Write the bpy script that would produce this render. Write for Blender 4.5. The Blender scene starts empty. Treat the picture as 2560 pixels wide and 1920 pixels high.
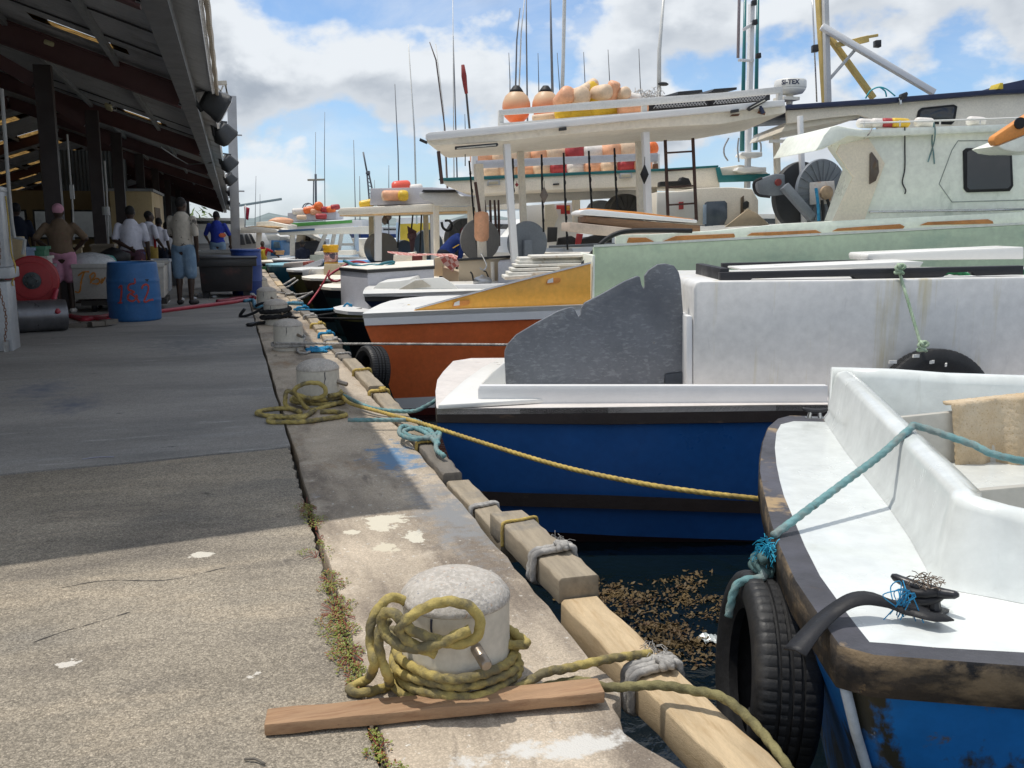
import bpy, math, random
from mathutils import Vector as V, Matrix
R_=math.radians
C=bpy.context.scene.collection
SC=bpy.context.scene
# ---------------------------------------------------------------- camera
FPX=2315.; HC=1.36
TH=math.atan(400/FPX); AL=math.atan(713*math.cos(TH)/FPX)
cd=bpy.data.cameras.new('camera'); cam=bpy.data.objects.new('camera',cd); C.objects.link(cam)
cam.location=(0,0,HC); cam.rotation_euler=(math.pi/2-TH,0,-AL)
cd.sensor_width=36; cd.lens=36*FPX/2560; cd.clip_start=.05; cd.clip_end=6000
SC.camera=cam
# ---------------------------------------------------------------- sun, sky, exposure
SV=V((-.27,.17,1.0)).normalized()
sd=bpy.data.lights.new('sun','SUN'); sun=bpy.data.objects.new('sun',sd); C.objects.link(sun)
sd.energy=2.6; sd.angle=R_(.53); sd.color=(1,.95,.87)
sun.rotation_euler=SV.to_track_quat('Z','Y').to_euler(); sun.location=(-20,10,60)
SC.view_settings.view_transform='Standard'; SC.view_settings.look='None'
SC.view_settings.exposure=0.30; SC.view_settings.gamma=1
SC.cycles.max_bounces=8; SC.cycles.transparent_max_bounces=8
w=bpy.data.worlds.new('World'); SC.world=w; w.use_nodes=True
def sky():
    nt=w.node_tree; N=nt.nodes; L=nt.links; N.clear()
    out=N.new('ShaderNodeOutputWorld')
    def nd(t,**k):
        n=N.new('ShaderNode'+t)
        for a,b in k.items(): setattr(n,a,b)
        return n
    def mth(op,a,b=None,c=None):
        n=nd('Math',operation=op)
        for i,x in enumerate((a,b,c)):
            if x is None: continue
            if isinstance(x,(int,float)): n.inputs[i].default_value=x
            else: L.new(x,n.inputs[i])
        return n.outputs[0]
    st=nd('TexSky',sky_type='NISHITA',sun_disc=False)
    st.sun_elevation=math.asin(SV.z); st.sun_rotation=math.atan2(SV.x,SV.y)
    st.air_density=1.0; st.dust_density=.4; st.ozone_density=1.4
    tc=nd('TexCoord'); sp=nd('SeparateXYZ'); L.new(tc.outputs['Generated'],sp.inputs[0])
    x,y,z=sp.outputs
    def noise(off,scale,det,rough,dist=0,st=(1,1,1.5)):
        mp=nd('Mapping'); mp.inputs['Location'].default_value=off; mp.inputs['Scale'].default_value=st; L.new(tc.outputs['Generated'],mp.inputs[0])
        n=nd('TexNoise'); n.inputs['Scale'].default_value=scale; n.inputs['Detail'].default_value=det
        n.inputs['Roughness'].default_value=rough; n.inputs['Distortion'].default_value=dist
        L.new(mp.outputs[0],n.inputs[0]); return n.outputs['Fac']
    def ramp(f,a,b,smooth=True):
        n=nd('MapRange'); n.interpolation_type='SMOOTHSTEP' if smooth else 'LINEAR'
        L.new(f,n.inputs[0]); n.inputs[1].default_value=a; n.inputs[2].default_value=b; return n.outputs[0]
    O=SKYOFF; S=6.3
    big=noise(O,S,9,.52,.12)
    hi=mth('MULTIPLY',ramp(z,.0,.30),.03)                                   # a little more cover higher up
    d=ramp(mth('ADD',big,hi),.425,.52)
    above=noise((O[0]-.006,O[1]+.004,O[2]+.035),S,7,.5,.12)                   # cloud lying above, towards the sun: shades what is below it
    sh=ramp(mth('ADD',mth('SUBTRACT',above,mth('MULTIPLY',big,.55)),hi),.185,.315)
    core=ramp(big,.50,.68)
    shade=mth('MULTIPLY',sh,mth('ADD',mth('MULTIPLY',core,.6),.4))
    wisp=mth('MULTIPLY',ramp(noise((4,1,2),2.4,8,.62,.6,(1,1,2.2)),.46,.74),.55)   # thin high veil
    mc=nd('MixRGB'); L.new(shade,mc.inputs[0]); mc.inputs[1].default_value=(.86,.90,.94,1); mc.inputs[2].default_value=(.40,.45,.52,1)
    tint=nd('MixRGB',blend_type='MULTIPLY'); tint.inputs[0].default_value=1; tm=nd('MixRGB'); L.new(ramp(z,0,.16),tm.inputs[0]); tm.inputs[1].default_value=(.66,.82,1.10,1); tm.inputs[2].default_value=(.78,.90,1.06,1); L.new(tm.outputs[0],tint.inputs[2]); L.new(st.outputs[0],tint.inputs[1])
    b1=nd('Background'); L.new(tint.outputs[0],b1.inputs[0]); b1.inputs[1].default_value=.115
    b2=nd('Background'); L.new(mc.outputs[0],b2.inputs[0]); b2.inputs[1].default_value=.80
    lowf=ramp(z,-.01,.07)
    fac=mth('MULTIPLY',mth('MAXIMUM',d,wisp),mth('ADD',mth('MULTIPLY',lowf,.40),.58))
    mx=nd('MixShader'); L.new(fac,mx.inputs[0]); L.new(b1.outputs[0],mx.inputs[1]); L.new(b2.outputs[0],mx.inputs[2])
    L.new(mx.outputs[0],out.inputs[0])
SKYOFF=(7.4,1.5,.6)
sky()
# ---------------------------------------------------------------- pixel rays (2560 x 1920 photo) onto real planes
def ray(u,v):
    x=(u-1280)/FPX; y=(960-v)/FPX
    fw=math.cos(TH)+y*math.sin(TH); up=-math.sin(TH)+y*math.cos(TH)
    return (x*math.cos(AL)+fw*math.sin(AL), -x*math.sin(AL)+fw*math.cos(AL), up)
def G(u,v,z=0.):
    d=ray(u,v); t=(z-HC)/d[2]; return V((d[0]*t,d[1]*t,z))
def PY(u,v,y):
    d=ray(u,v); t=y/d[1]; return V((d[0]*t,y,HC+d[2]*t))
def PX(u,v,x):
    d=ray(u,v); t=x/d[0]; return V((x,d[1]*t,HC+d[2]*t))
class Fr:
    """boat frame: s along the boat from its bow, t across to the far side, z up"""
    def __init__(s,ox,oy,deg): s.o=(ox,oy); s.c=math.cos(R_(deg)); s.n=math.sin(R_(deg))
    def W(s,a,t,z): return V((s.o[0]+a*s.c-t*s.n, s.o[1]+a*s.n+t*s.c, z))
    def pt(s,u,v,t=0.):           # pixel -> point on the vertical plane t = const
        d=ray(u,v); ox,oy=s.o
        # (p-o).nrm = t ; nrm=(-n,c)
        k=(t+(-s.n*ox+s.c*oy))/(-s.n*d[0]+s.c*d[1])
        return V((d[0]*k,d[1]*k,HC+d[2]*k))
    def st(s,p): dx,dy=p.x-s.o[0],p.y-s.o[1]; return (dx*s.c+dy*s.n, -dx*s.n+dy*s.c, p.z)
    def ps(s,u,v,a): # plane s=const
        d=ray(u,v); k=(a+s.c*s.o[0]+s.n*s.o[1])/(s.c*d[0]+s.n*d[1]); return V((d[0]*k,d[1]*k,HC+d[2]*k))
    def nt(s,dt): return V((-s.n*dt,s.c*dt,0))
    def sv(s,ds): return V((s.c*ds,s.n*ds,0))
# ---------------------------------------------------------------- mesh builder
class B:
    def __init__(s): s.v=[]; s.f=[]; s.uv={}
    def add(s,vs,fs):
        n=len(s.v); s.v+=[V(p) for p in vs]; s.f+=[tuple(i+n for i in f) for f in fs]; return n
    def box(s,c,d,rz=0,M=None):
        x,y,z=d[0]/2,d[1]/2,d[2]/2; m=(M or Matrix.Rotation(rz,3,'Z'))
        vs=[V(c)+m@V((a*x,b*y,e*z)) for e in(-1,1) for b in(-1,1) for a in(-1,1)]
        s.add(vs,[(0,2,3,1),(4,5,7,6),(0,1,5,4),(2,6,7,3),(0,4,6,2),(1,3,7,5)]); return s
    def beam(s,p,q,w,h,up=(0,0,1)):
        p,q=V(p),V(q); d=(q-p); L=d.length; d.normalize(); r=d.cross(V(up)); 
        if r.length<1e-4: r=d.cross(V((0,1,0)))
        r.normalize(); u=r.cross(d)
        vs=[b+r*(a*w/2)+u*(e*h/2) for b in(p,q) for a,e in((-1,-1),(1,-1),(1,1),(-1,1))]
        s.add(vs,[(0,1,2,3),(7,6,5,4),(0,4,5,1),(1,5,6,2),(2,6,7,3),(3,7,4,0)]); return s
    def prism(s,poly,ext):
        n=len(poly); e=V(ext); poly=[V(p) for p in poly]
        nr=V((0,0,0))
        for i in range(n): nr+=poly[i].cross(poly[(i+1)%n])
        if nr.dot(e)>0: poly=poly[::-1]
        s.add(poly+[p+e for p in poly],[tuple(range(n)),tuple(range(2*n-1,n-1,-1))]+[(i,i+n,(i+1)%n+n,(i+1)%n) for i in range(n)]); return s
    def loft(s,loops,closed=False,cap0=False,cap1=False):
        n=len(loops[0]); k=s.add([p for l in loops for p in l],[])
        for j in range(len(loops)-1):
            for i in range(n if closed else n-1):
                a=k+j*n+i; b=k+j*n+(i+1)%n; s.f.append((a,b,b+n,a+n))
        if cap0: s.f.append(tuple(k+i for i in range(n))[::-1])
        if cap1: s.f.append(tuple(k+(len(loops)-1)*n+i for i in range(n)))
        return s
    def tube(s,pts,r,n=8,cap=True,strand=0,pitch=3.2,flat=1.):
        pts=[V(p) for p in pts]; m=len(pts); rs=r if isinstance(r,(list,tuple)) else [r]*m
        t0=(pts[1]-pts[0]).normalized(); ref=V((0,0,1)) if abs(t0.z)<.9 else V((1,0,0))
        nn=t0.cross(ref).normalized(); loops=[]; L=0
        for i,p in enumerate(pts):
            t=(pts[min(i+1,m-1)]-pts[max(i-1,0)])
            t=t.normalized() if t.length>1e-9 else t0
            nn=(nn-t*nn.dot(t)); nn=nn.normalized() if nn.length>1e-6 else t.orthogonal().normalized()
            b=t.cross(nn); 
            if i: L+=(p-pts[i-1]).length
            lp=[]
            for k in range(n):
                a=2*math.pi*k/n; rr=rs[i]
                if strand: rr*=1+.30*(abs(math.cos(1.5*(a-2*math.pi*L/(pitch*rs[i]*3))))-.6)*strand
                lp.append(p+nn*(rr*math.cos(a))+b*(rr*math.sin(a)*flat))
            loops.append(lp)
        return s.loft(loops,True,cap,cap)
    def rope(s,pts,r,strand=1.0,n=12,smooth=3,jit=0,step=None):
        p=curve(pts,step or r*.55)
        if jit: p=[q+V((random.uniform(-jit,jit),random.uniform(-jit,jit),random.uniform(-jit,jit))) for q in p]
        return s.tube(p,r,n,True,strand)
    def lathe(s,prof,c,n=24,ax=(0,0,1),flat=None):
        ax=V(ax).normalized(); x=ax.orthogonal().normalized() if abs(ax.z)<.99 else V((1,0,0)); y=ax.cross(x); c=V(c)
        loops=[[c+ax*h+(x*math.cos(2*math.pi*k/n)+y*math.sin(2*math.pi*k/n))*max(r,1e-4) for k in range(n)] for r,h in prof]
        return s.loft(loops,True,True,True)
    def ell(s,c,r,n=12,m=8,M=None,noise=0):
        c=V(c); M=M or Matrix.Identity(3); lo=[]
        for j in range(m+1):
            th=math.pi*j/m; 
            lo.append([c+M@V((r[0]*math.sin(th)*math.cos(2*math.pi*k/n),r[1]*math.sin(th)*math.sin(2*math.pi*k/n),-r[2]*math.cos(th)))*(1+(random.uniform(-noise,noise) if noise else 0)) for k in range(n)])
        return s.loft(lo,True)
    def grid(s,fn,nu,nv):
        k=s.add([fn(i/nu,j/nv) for j in range(nv+1) for i in range(nu+1)],[])
        for j in range(nv):
            for i in range(nu):
                a=k+j*(nu+1)+i; s.f.append((a,a+1,a+nu+2,a+nu+1))
        return s
    def build(s,name,mat,parent=None,smooth=False,loc=None,bev=0,sol=0,auto=None):
        base=V(loc) if loc is not None else (WL[parent.name] if parent else V((0,0,0)))
        me=bpy.data.meshes.new(name); me.from_pydata([p-base for p in s.v],[],s.f); me.update()
        import bmesh
        bm=bmesh.new(); bm.from_mesh(me)
        bmesh.ops.remove_doubles(bm,verts=bm.verts,dist=1e-5)
        bmesh.ops.recalc_face_normals(bm,faces=bm.faces)
        if bev:
            ed=[e for e in bm.edges if len(e.link_faces)==2 and e.calc_face_angle(0)>.5]
            bmesh.ops.bevel(bm,geom=ed,offset=bev,segments=2,profile=.5,affect='EDGES',clamp_overlap=True)
        bm.to_mesh(me); bm.free()
        if smooth or auto or bev:
            me.polygons.foreach_set('use_smooth',[True]*len(me.polygons))
            if not smooth or auto: me.set_sharp_from_angle(angle=R_(auto or 32))
        me.materials.append(mat)
        o=bpy.data.objects.new(name,me); C.objects.link(o)
        if parent:
            o.parent=parent; WL[o.name]=WL[parent.name].copy()
        else: o.location=base; WL[o.name]=base
        if sol:
            md=o.modifiers.new('s','SOLIDIFY'); md.thickness=sol; md.offset=0
        return o
WL={}
def curve(pts,step):
    """Catmull-Rom through pts, resampled"""
    P=[V(p) for p in pts]; 
    if len(P)<3:
        n=max(2,int((P[1]-P[0]).length/step)); return [P[0].lerp(P[1],i/n) for i in range(n+1)]
    P=[P[0]*2-P[1]]+P+[P[-1]*2-P[-2]]; out=[]
    for i in range(1,len(P)-2):
        a,b,c,d=P[i-1:i+3]; n=max(1,int((c-b).length/step+.5))
        for k in range(n):
            t=k/n
            out.append(.5*((2*b)+(c-a)*t+(2*a-5*b+4*c-d)*t*t+(3*b-a-3*c+d)*t**3))
    out.append(P[-2]); return out
def sag(p,q,d,n=8): p,q=V(p),V(q); return [p.lerp(q,i/n)-V((0,0,d*4*(i/n)*(1-i/n))) for i in range(n+1)]
def tag(o,label,cat,group=None):
    o['label']=label; o['category']=cat
    if group: o['group']=group
    return o
def thing(name,label,cat,loc,group=None):
    o=bpy.data.objects.new(name,None); C.objects.link(o); o.location=V(loc); o.empty_display_size=.1
    WL[o.name]=V(loc); return tag(o,label,cat,group)
def lab(o,l): o['label']=l; return o
def struct(o,kind='structure'): o['kind']=kind; return o
def copy_tree(o,loc=None,rz=None,label=None,parent=None,scale=None):
    c=o.copy(); C.objects.link(c)
    if parent: c.parent=parent
    else:
        if loc is not None: c.location=V(loc)
        if rz is not None: c.rotation_euler=(c.rotation_euler[0],c.rotation_euler[1],rz)
        if scale: c.scale=(scale,)*3
        if label: c['label']=label
    for ch in o.children: copy_tree(ch,parent=c)
    return c
# ---------------------------------------------------------------- materials
MC={}
def mat(name,col,rough=.6,var=.15,vs=3.,bump=.15,bs=40.,spots=(),metal=0,stretch=(1,1,1),spec=.5,bdist=.01,fine=.08,trans=0,coat=0):
    """procedural surface: base colour with large and fine noise, optional worn/stained patches (colour, scale, lo, hi, stretch)"""
    if name in MC: return MC[name]
    m=bpy.data.materials.new(name); MC[name]=m; m.use_nodes=True; nt=m.node_tree; N=nt.nodes; L=nt.links
    b=N['Principled BSDF']; b.inputs['Roughness'].default_value=rough; b.inputs['Metallic'].default_value=metal
    b.inputs['Specular IOR Level'].default_value=spec
    if trans: b.inputs['Transmission Weight'].default_value=trans
    if coat: b.inputs['Coat Weight'].default_value=coat; b.inputs['Coat Roughness'].default_value=.12
    tc=N.new('ShaderNodeTexCoord')
    def noise(sc,det=5,stv=(1,1,1),off=0,ro=.6):
        mp=N.new('ShaderNodeMapping'); mp.inputs['Scale'].default_value=stv; mp.inputs['Location'].default_value=(off,off*.7,off*.3); L.new(tc.outputs['Object'],mp.inputs[0])
        n=N.new('ShaderNodeTexNoise'); n.inputs['Scale'].default_value=sc; n.inputs['Detail'].default_value=det; n.inputs['Roughness'].default_value=ro
        L.new(mp.outputs[0],n.inputs[0]); return n.outputs['Fac']
    def mr(f,a,b_,c=0,d=1):
        n=N.new('ShaderNodeMapRange'); L.new(f,n.inputs[0])
        for i,x in enumerate((a,b_,c,d)): n.inputs[i+1].default_value=x
        return n.outputs[0]
    h=random.Random(name).uniform(0,50)
    hs=N.new('ShaderNodeHueSaturation'); hs.inputs['Color'].default_value=(*col,1)
    ad=N.new('ShaderNodeMath'); ad.operation='ADD'
    L.new(mr(noise(vs,6,stretch,h),.3,.7,1-var,1+var),ad.inputs[0]); L.new(mr(noise(bs,4,stretch,h+9),.3,.7,-fine,fine),ad.inputs[1])
    L.new(ad.outputs[0],hs.inputs['Value']); c=hs.outputs[0]
    for i,sp in enumerate(spots):
        sc_,lo,hi=sp[1:4]; stv=sp[4] if len(sp)>4 else (1,1,1)
        mx=N.new('ShaderNodeMixRGB'); L.new(mr(noise(sc_,8,stv,h+21+i*7,.65),lo,hi),mx.inputs[0]); L.new(c,mx.inputs[1]); mx.inputs[2].default_value=(*sp[0],1); c=mx.outputs[0]
    L.new(c,b.inputs['Base Color'])
    L.new(mr(noise(vs*2,4,stretch,h+3),.3,.7,max(.02,rough-.1),min(1,rough+.1)),b.inputs['Roughness'])
    if bump:
        bp=N.new('ShaderNodeBump'); bp.inputs['Strength'].default_value=bump; bp.inputs['Distance'].default_value=bdist
        L.new(noise(bs,6,stretch,h+5),bp.inputs['Height']); L.new(bp.outputs[0],b.inputs['Normal'])
    return m
def paint(name,col,rough=.35,dirt=.5,**k):
    g=tuple(x*.55 for x in col)
    return mat(name,col,rough,.05,1.5,.06,25,spots=[(g,2.2,.62,.62+.35/max(dirt,.01),(1,1,.5)),(tuple(x*.4+.02 for x in col),30,.72,.8)] if dirt else (),fine=.02,**k)
white=paint('weathered_white_paint',(.78,.77,.73))
white2=paint('chalky_white_paint',(.74,.74,.74),.5,.8)
gel=paint('glossy_white_gelcoat',(.80,.82,.80),.16,.35,coat=.5)
cream=paint('cream_gelcoat',(.72,.66,.55),.4,.6)
beige=paint('beige_paint',(.58,.47,.33),.5,.6)
black=mat('black_rubber',(.012,.012,.014),.55,.3,5,.2,60,spec=.4)
blackp=mat('black_plastic',(.02,.02,.022),.4)
steel=mat('stainless_steel',(.55,.55,.55),.25,.1,metal=1,bump=.03)
alum=mat('aluminium',(.5,.5,.51),.38,.1,metal=.9,bump=.05)
galv=mat('galvanised_metal',(.42,.43,.44),.5,.15,6,metal=.3)
rust=mat('rusty_steel',(.16,.07,.035),.85,.4,9,.3,60)
glass=mat('dark_window_glass',(.012,.014,.018),.06,.1,bump=0,spec=.8)
# ================================================================ ground, quay, water
random.seed(4)
def blots(m,items,warp=.35,wsc=9.):
    nt=m.node_tree; N=nt.nodes; L=nt.links; b=N['Principled BSDF']; s=b.inputs['Base Color'].links[0].from_socket
    tc=N.new('ShaderNodeTexCoord'); n=N.new('ShaderNodeTexNoise'); n.inputs['Scale'].default_value=wsc; n.inputs['Detail'].default_value=7; n.inputs['Roughness'].default_value=.7
    L.new(tc.outputs['Object'],n.inputs[0])
    for (x,y,rx,ry,col,soft) in items:
        mp=N.new('ShaderNodeMapping'); mp.vector_type='TEXTURE'; mp.inputs['Location'].default_value=(x,y,0); mp.inputs['Scale'].default_value=(rx,ry,5); L.new(tc.outputs['Object'],mp.inputs[0])
        ln=N.new('ShaderNodeVectorMath'); ln.operation='LENGTH'; L.new(mp.outputs[0],ln.inputs[0])
        a=N.new('ShaderNodeMath'); a.operation='MULTIPLY_ADD'; L.new(n.outputs['Fac'],a.inputs[0]); a.inputs[1].default_value=4.6; L.new(ln.outputs['Value'],a.inputs[2])
        r=N.new('ShaderNodeMapRange'); L.new(a.outputs[0],r.inputs[0]); r.inputs[1].default_value=3.0-soft; r.inputs[2].default_value=3.0+soft; r.inputs[3].default_value=1; r.inputs[4].default_value=0
        mx=N.new('ShaderNodeMixRGB'); L.new(r.outputs[0],mx.inputs[0]); L.new(s,mx.inputs[1]); mx.inputs[2].default_value=(*col,1); s=mx.outputs[0]
    L.new(s,b.inputs['Base Color'])
def aggregate(m=None,sets=((140,.66,1.36),(330,.72,1.3)),mul=.85,gain=(1.34,1.27,1.17,1),bst=.6):
    m=m or mat('exposed_aggregate_concrete',(.30,.275,.235),.85,.2,1.1,0,60,spots=[((.15,.14,.13),1.5,.5,.72,(.5,1.3,1)),((.42,.37,.30),2.3,.52,.72,(.5,1.4,1)),((.20,.195,.185),.8,.52,.68,(.6,1.2,1)),((.11,.10,.095),5,.64,.74)],spec=.25)
    nt=m.node_tree; N=nt.nodes; L=nt.links; b=N['Principled BSDF']; s=b.inputs['Base Color'].links[0].from_socket
    tc=N.new('ShaderNodeTexCoord'); wn=N.new('ShaderNodeTexNoise'); wn.inputs['Scale'].default_value=60
    vm=N.new('ShaderNodeVectorMath'); vm.operation='MULTIPLY_ADD'; vm.inputs[1].default_value=(.012,)*3; L.new(tc.outputs['Object'],wn.inputs[0]); L.new(wn.outputs['Color'],vm.inputs[0]); L.new(tc.outputs['Object'],vm.inputs[2])
    h=None
    for sc,lo,hi in sets:
        v=N.new('ShaderNodeTexVoronoi'); v.inputs['Scale'].default_value=sc; L.new(vm.outputs[0],v.inputs[0])
        sx=N.new('ShaderNodeSeparateColor'); L.new(v.outputs['Color'],sx.inputs[0])
        r=N.new('ShaderNodeMapRange'); L.new(sx.outputs[0],r.inputs[0]); r.inputs[3].default_value=lo; r.inputs[4].default_value=hi
        d=N.new('ShaderNodeMapRange'); L.new(v.outputs['Distance'],d.inputs[0]); d.inputs[1].default_value=.25; d.inputs[2].default_value=.65; d.inputs[3].default_value=1; d.inputs[4].default_value=.68
        q=N.new('ShaderNodeMath'); q.operation='MULTIPLY'; L.new(r.outputs[0],q.inputs[0]); L.new(d.outputs[0],q.inputs[1])
        mx=N.new('ShaderNodeMixRGB'); mx.blend_type='MULTIPLY'; mx.inputs[0].default_value=mul; L.new(s,mx.inputs[1]); L.new(q.outputs[0],mx.inputs[2]); s=mx.outputs[0]
        if h is None: h=v.outputs['Distance']
    g=N.new('ShaderNodeMixRGB'); g.blend_type='MULTIPLY'; g.inputs[0].default_value=1; g.inputs[2].default_value=gain; L.new(s,g.inputs[1])
    L.new(g.outputs[0],b.inputs['Base Color'])
    bp=N.new('ShaderNodeBump'); bp.invert=True; bp.inputs['Strength'].default_value=bst; bp.inputs['Distance'].default_value=.004; L.new(h,bp.inputs['Height']); L.new(bp.outputs[0],b.inputs['Normal'])
    return m
AGG=aggregate()
blots(AGG,[(-.55,3.0,.05,.03,(.6,.56,.5),.05),(-.18,3.9,.06,.04,(.62,.58,.5),.05),(.05,2.1,.05,.03,(.7,.7,.68),.05),(-.6,2.15,.3,.12,(.16,.155,.15),.6),(.0,2.75,.04,.03,(.6,.56,.5),.05)])
SLAB=mat('smooth_grey_concrete',(.30,.285,.265),.85,.22,.6,.12,50,spots=[((.18,.178,.172),.6,.48,.68,(.35,1,1)),((.35,.345,.335),1.8,.58,.8,(.3,1.4,1)),((.17,.175,.18),.25,.54,.66),((.38,.375,.36),7,.60,.72,(.25,1.6,1)),((.12,.12,.12),9,.67,.74,(.5,1,1))],stretch=(.5,1,1),spec=.2)
aggregate(SLAB,((120,.78,1.22),),.6,(1.14,1.13,1.12,1),.25)
blots(SLAB,[(-1.55,8.4,.18,.35,(.17,.18,.21),.9),(-1.2,7.6,.16,.3,(.16,.17,.20),.9),(-.5,11.3,.5,.9,(.2,.2,.2),.5)])
KERB=mat('stained_kerb_concrete',(.44,.375,.295),.8,.22,1.6,.5,90,spots=[((.21,.175,.14),1.5,.46,.62,(1.8,.5,1)),((.56,.49,.40),3,.56,.72),((.30,.20,.12),2.6,.58,.70,(1,.4,1)),((.62,.6,.55),38,.62,.68),((.13,.11,.09),48,.66,.72),((.20,.17,.14),4,.6,.70,(2.5,.5,1)),((.33,.36,.40),2.2,.66,.76)],spec=.3,bdist=.006)
aggregate(KERB,((170,.72,1.25),),.6,(1.14,1.12,1.1,1),.3)
blots(KERB,[(.88,5.28,.16,.35,(.13,.23,.36),.35),(.63,4.1,.13,.12,(.62,.57,.46),.06),(.57,3.77,.09,.06,(.60,.54,.42),.06),(.73,3.86,.05,.1,(.62,.58,.48),.06),(.46,4.0,.08,.035,(.62,.57,.46),.06),(.96,4.1,.16,.6,(.25,.25,.25),.5),(.8,2.1,.3,.05,(.6,.58,.54),.25),(.6,1.95,.12,.06,(.62,.6,.56),.2),(.75,2.75,.06,.06,(.62,.58,.5),.1)])
def jag(a,b,n,amp,x): return [V((x+random.uniform(-amp,amp),a+(b-a)*i/n,0)) for i in range(n+1)]
def slab(name,poly,m,depth=.12,z=0):
    b=B(); b.prism([V((p[0],p[1],z)) for p in poly],(0,0,-depth)); o=b.build(name,m); return struct(o)
jy=lambda x:5.62+.14*(x+.5)
rj=[(x*-.22+.285,jy(x*-.22+.285)+random.uniform(-.02,.012)) for x in range(0,66)]
slab('pavement',[( -14,-2),*[(p.x,p.y) for p in jag(-2,jy(.3),160,.010,.296)],*rj,(-14,jy(-14)-.02)],AGG)
slab('quay_slab',[(-14,jy(-14)+.02),*[(x,y+.022) for x,y in rj[::-1]],*[(p.x,p.y) for p in jag(jy(.3)+.03,98,260,.006,.305)],(-14,98)],SLAB,.12,.004)
E_=[(1.0,-2),(1.03,1.5),(1.05,1.9),(1.02,1.98),(.985,2.06),(.965,2.13),(.985,2.2),(.99,2.27),(1.03,2.3),(1.055,2.36),(1.05,2.45),(1.035,2.52)]
E_+=[(1.043+random.uniform(-.006,.006),2.6+i*.13) for i in range(240)]+[(1.04,98)]
kb=B(); kb.prism([V((x,y,.002)) for x,y in E_]+[V((p.x,p.y,.002)) for p in jag(98,-2,420,.008,.325)],(0,0,-.22))
struct(kb.build('kerb_strip',KERB,bev=.012))
b=B(); b.box((-6.49,48,-.85),(15,101,1.5)); struct(b.build('quay_bed',mat('dark_wet_concrete',(.05,.048,.042),.8,.3,3,.3,30)))
# water
WAT=mat('harbour_water',(.003,.007,.009),.03,.2,.6,0,9,spec=.35)
def wav():
    nt=WAT.node_tree; N=nt.nodes; L=nt.links; b=N['Principled BSDF']; tc=N.new('ShaderNodeTexCoord'); prev=None
    for sc,st,di in ((1.6,.5,.05),(7,.45,.02),(26,.25,.006)):
        n=N.new('ShaderNodeTexNoise'); n.inputs['Scale'].default_value=sc; n.inputs['Detail'].default_value=3; n.inputs['Distortion'].default_value=.6; L.new(tc.outputs['Object'],n.inputs[0])
        p=N.new('ShaderNodeBump'); p.inputs['Strength'].default_value=st; p.inputs['Distance'].default_value=di; L.new(n.outputs['Fac'],p.inputs['Height'])
        if prev: L.new(prev,p.inputs['Normal'])
        prev=p.outputs[0]
    L.new(prev,b.inputs['Normal'])
wav()
ZW=-.75
b=B(); b.add([(-3000,-30,ZW),(3000,-30,ZW),(3000,4000,ZW),(-3000,4000,ZW)],[(0,1,2,3)]); struct(b.build('water',WAT))
# far hills
b=B(); nn=60
hp=lambda i:9+7*math.sin(i*.9)+6*math.sin(i*2.3+1)+5*math.sin(i*.37)
b.loft([[V((-500+i*26+(400 if k==2 else 0)*0,1500+k*220,(-1,max(4,hp(i)*.6+6),max(2,hp(i)*.3))[k])) for i in range(nn)] for k in range(3)])
struct(b.build('hills',mat('distant_wooded_hill',(.16,.20,.20),.9,.3,.02,0,1),smooth=True))
# floating seaweed: one uncountable mass
SW=mat('brown_seaweed',(.10,.064,.02),.7,.4,6,.2,60,spots=[((.07,.035,.012),9,.5,.65)])
b=B()
for (u,v,rx,ry,n) in ((1560,1480,.30,.10,260),(1690,1500,.34,.12,320),(1650,1560,.26,.13,420),(1740,1520,.2,.1,240),(1790,1480,.14,.1,160),(1580,1530,.16,.08,150),(1740,1630,.16,.07,150),(1690,1620,.14,.05,120),(1610,1590,.1,.05,80),(1500,1475,.16,.05,110)):
    c=G(u,v,ZW)
    cs=[c+V((random.gauss(0,.55)*rx,random.gauss(0,1.1)*ry,0)) for _ in range(6)]
    for i in range(n*3):
        p=random.choice(cs)+V((random.gauss(0,.055)*(rx/.2),random.gauss(0,.03),random.uniform(-.012,.008)))
        L=random.uniform(.010,.040); d=V((random.gauss(0,1),random.gauss(0,1),random.gauss(0,.5))).normalized()*L; e=V((-d.y,d.x,random.uniform(-.01,.02)))*.28
        b.add([p-e*.5,p+d*.5-e,p+d,p+d*.6+e],[(0,1,2,3)])
o=b.build('floating_seaweed',SW); o['kind']='stuff'; tag(o,'golden brown seaweed drifting on the dark water by the timbers','seaweed')
PLS=mat('clear_plastic_scrap',(.5,.55,.55),.2,.2,spec=.8)
b=B(); c=G(1770,1597,ZW+.01); b.grid(lambda i,j:c+V((i*.11-.04,j*.10-.05,.012*math.sin(i*7+j*5))),6,4); b.grid(lambda i,j:c+V((i*.05+.05,j*.025-.04,.02+.01*math.sin(i*6))),3,2); tag(b.build('plastic_scrap',PLS,loc=c,sol=.002),'crumpled clear plastic scrap floating among the seaweed','litter')
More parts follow.
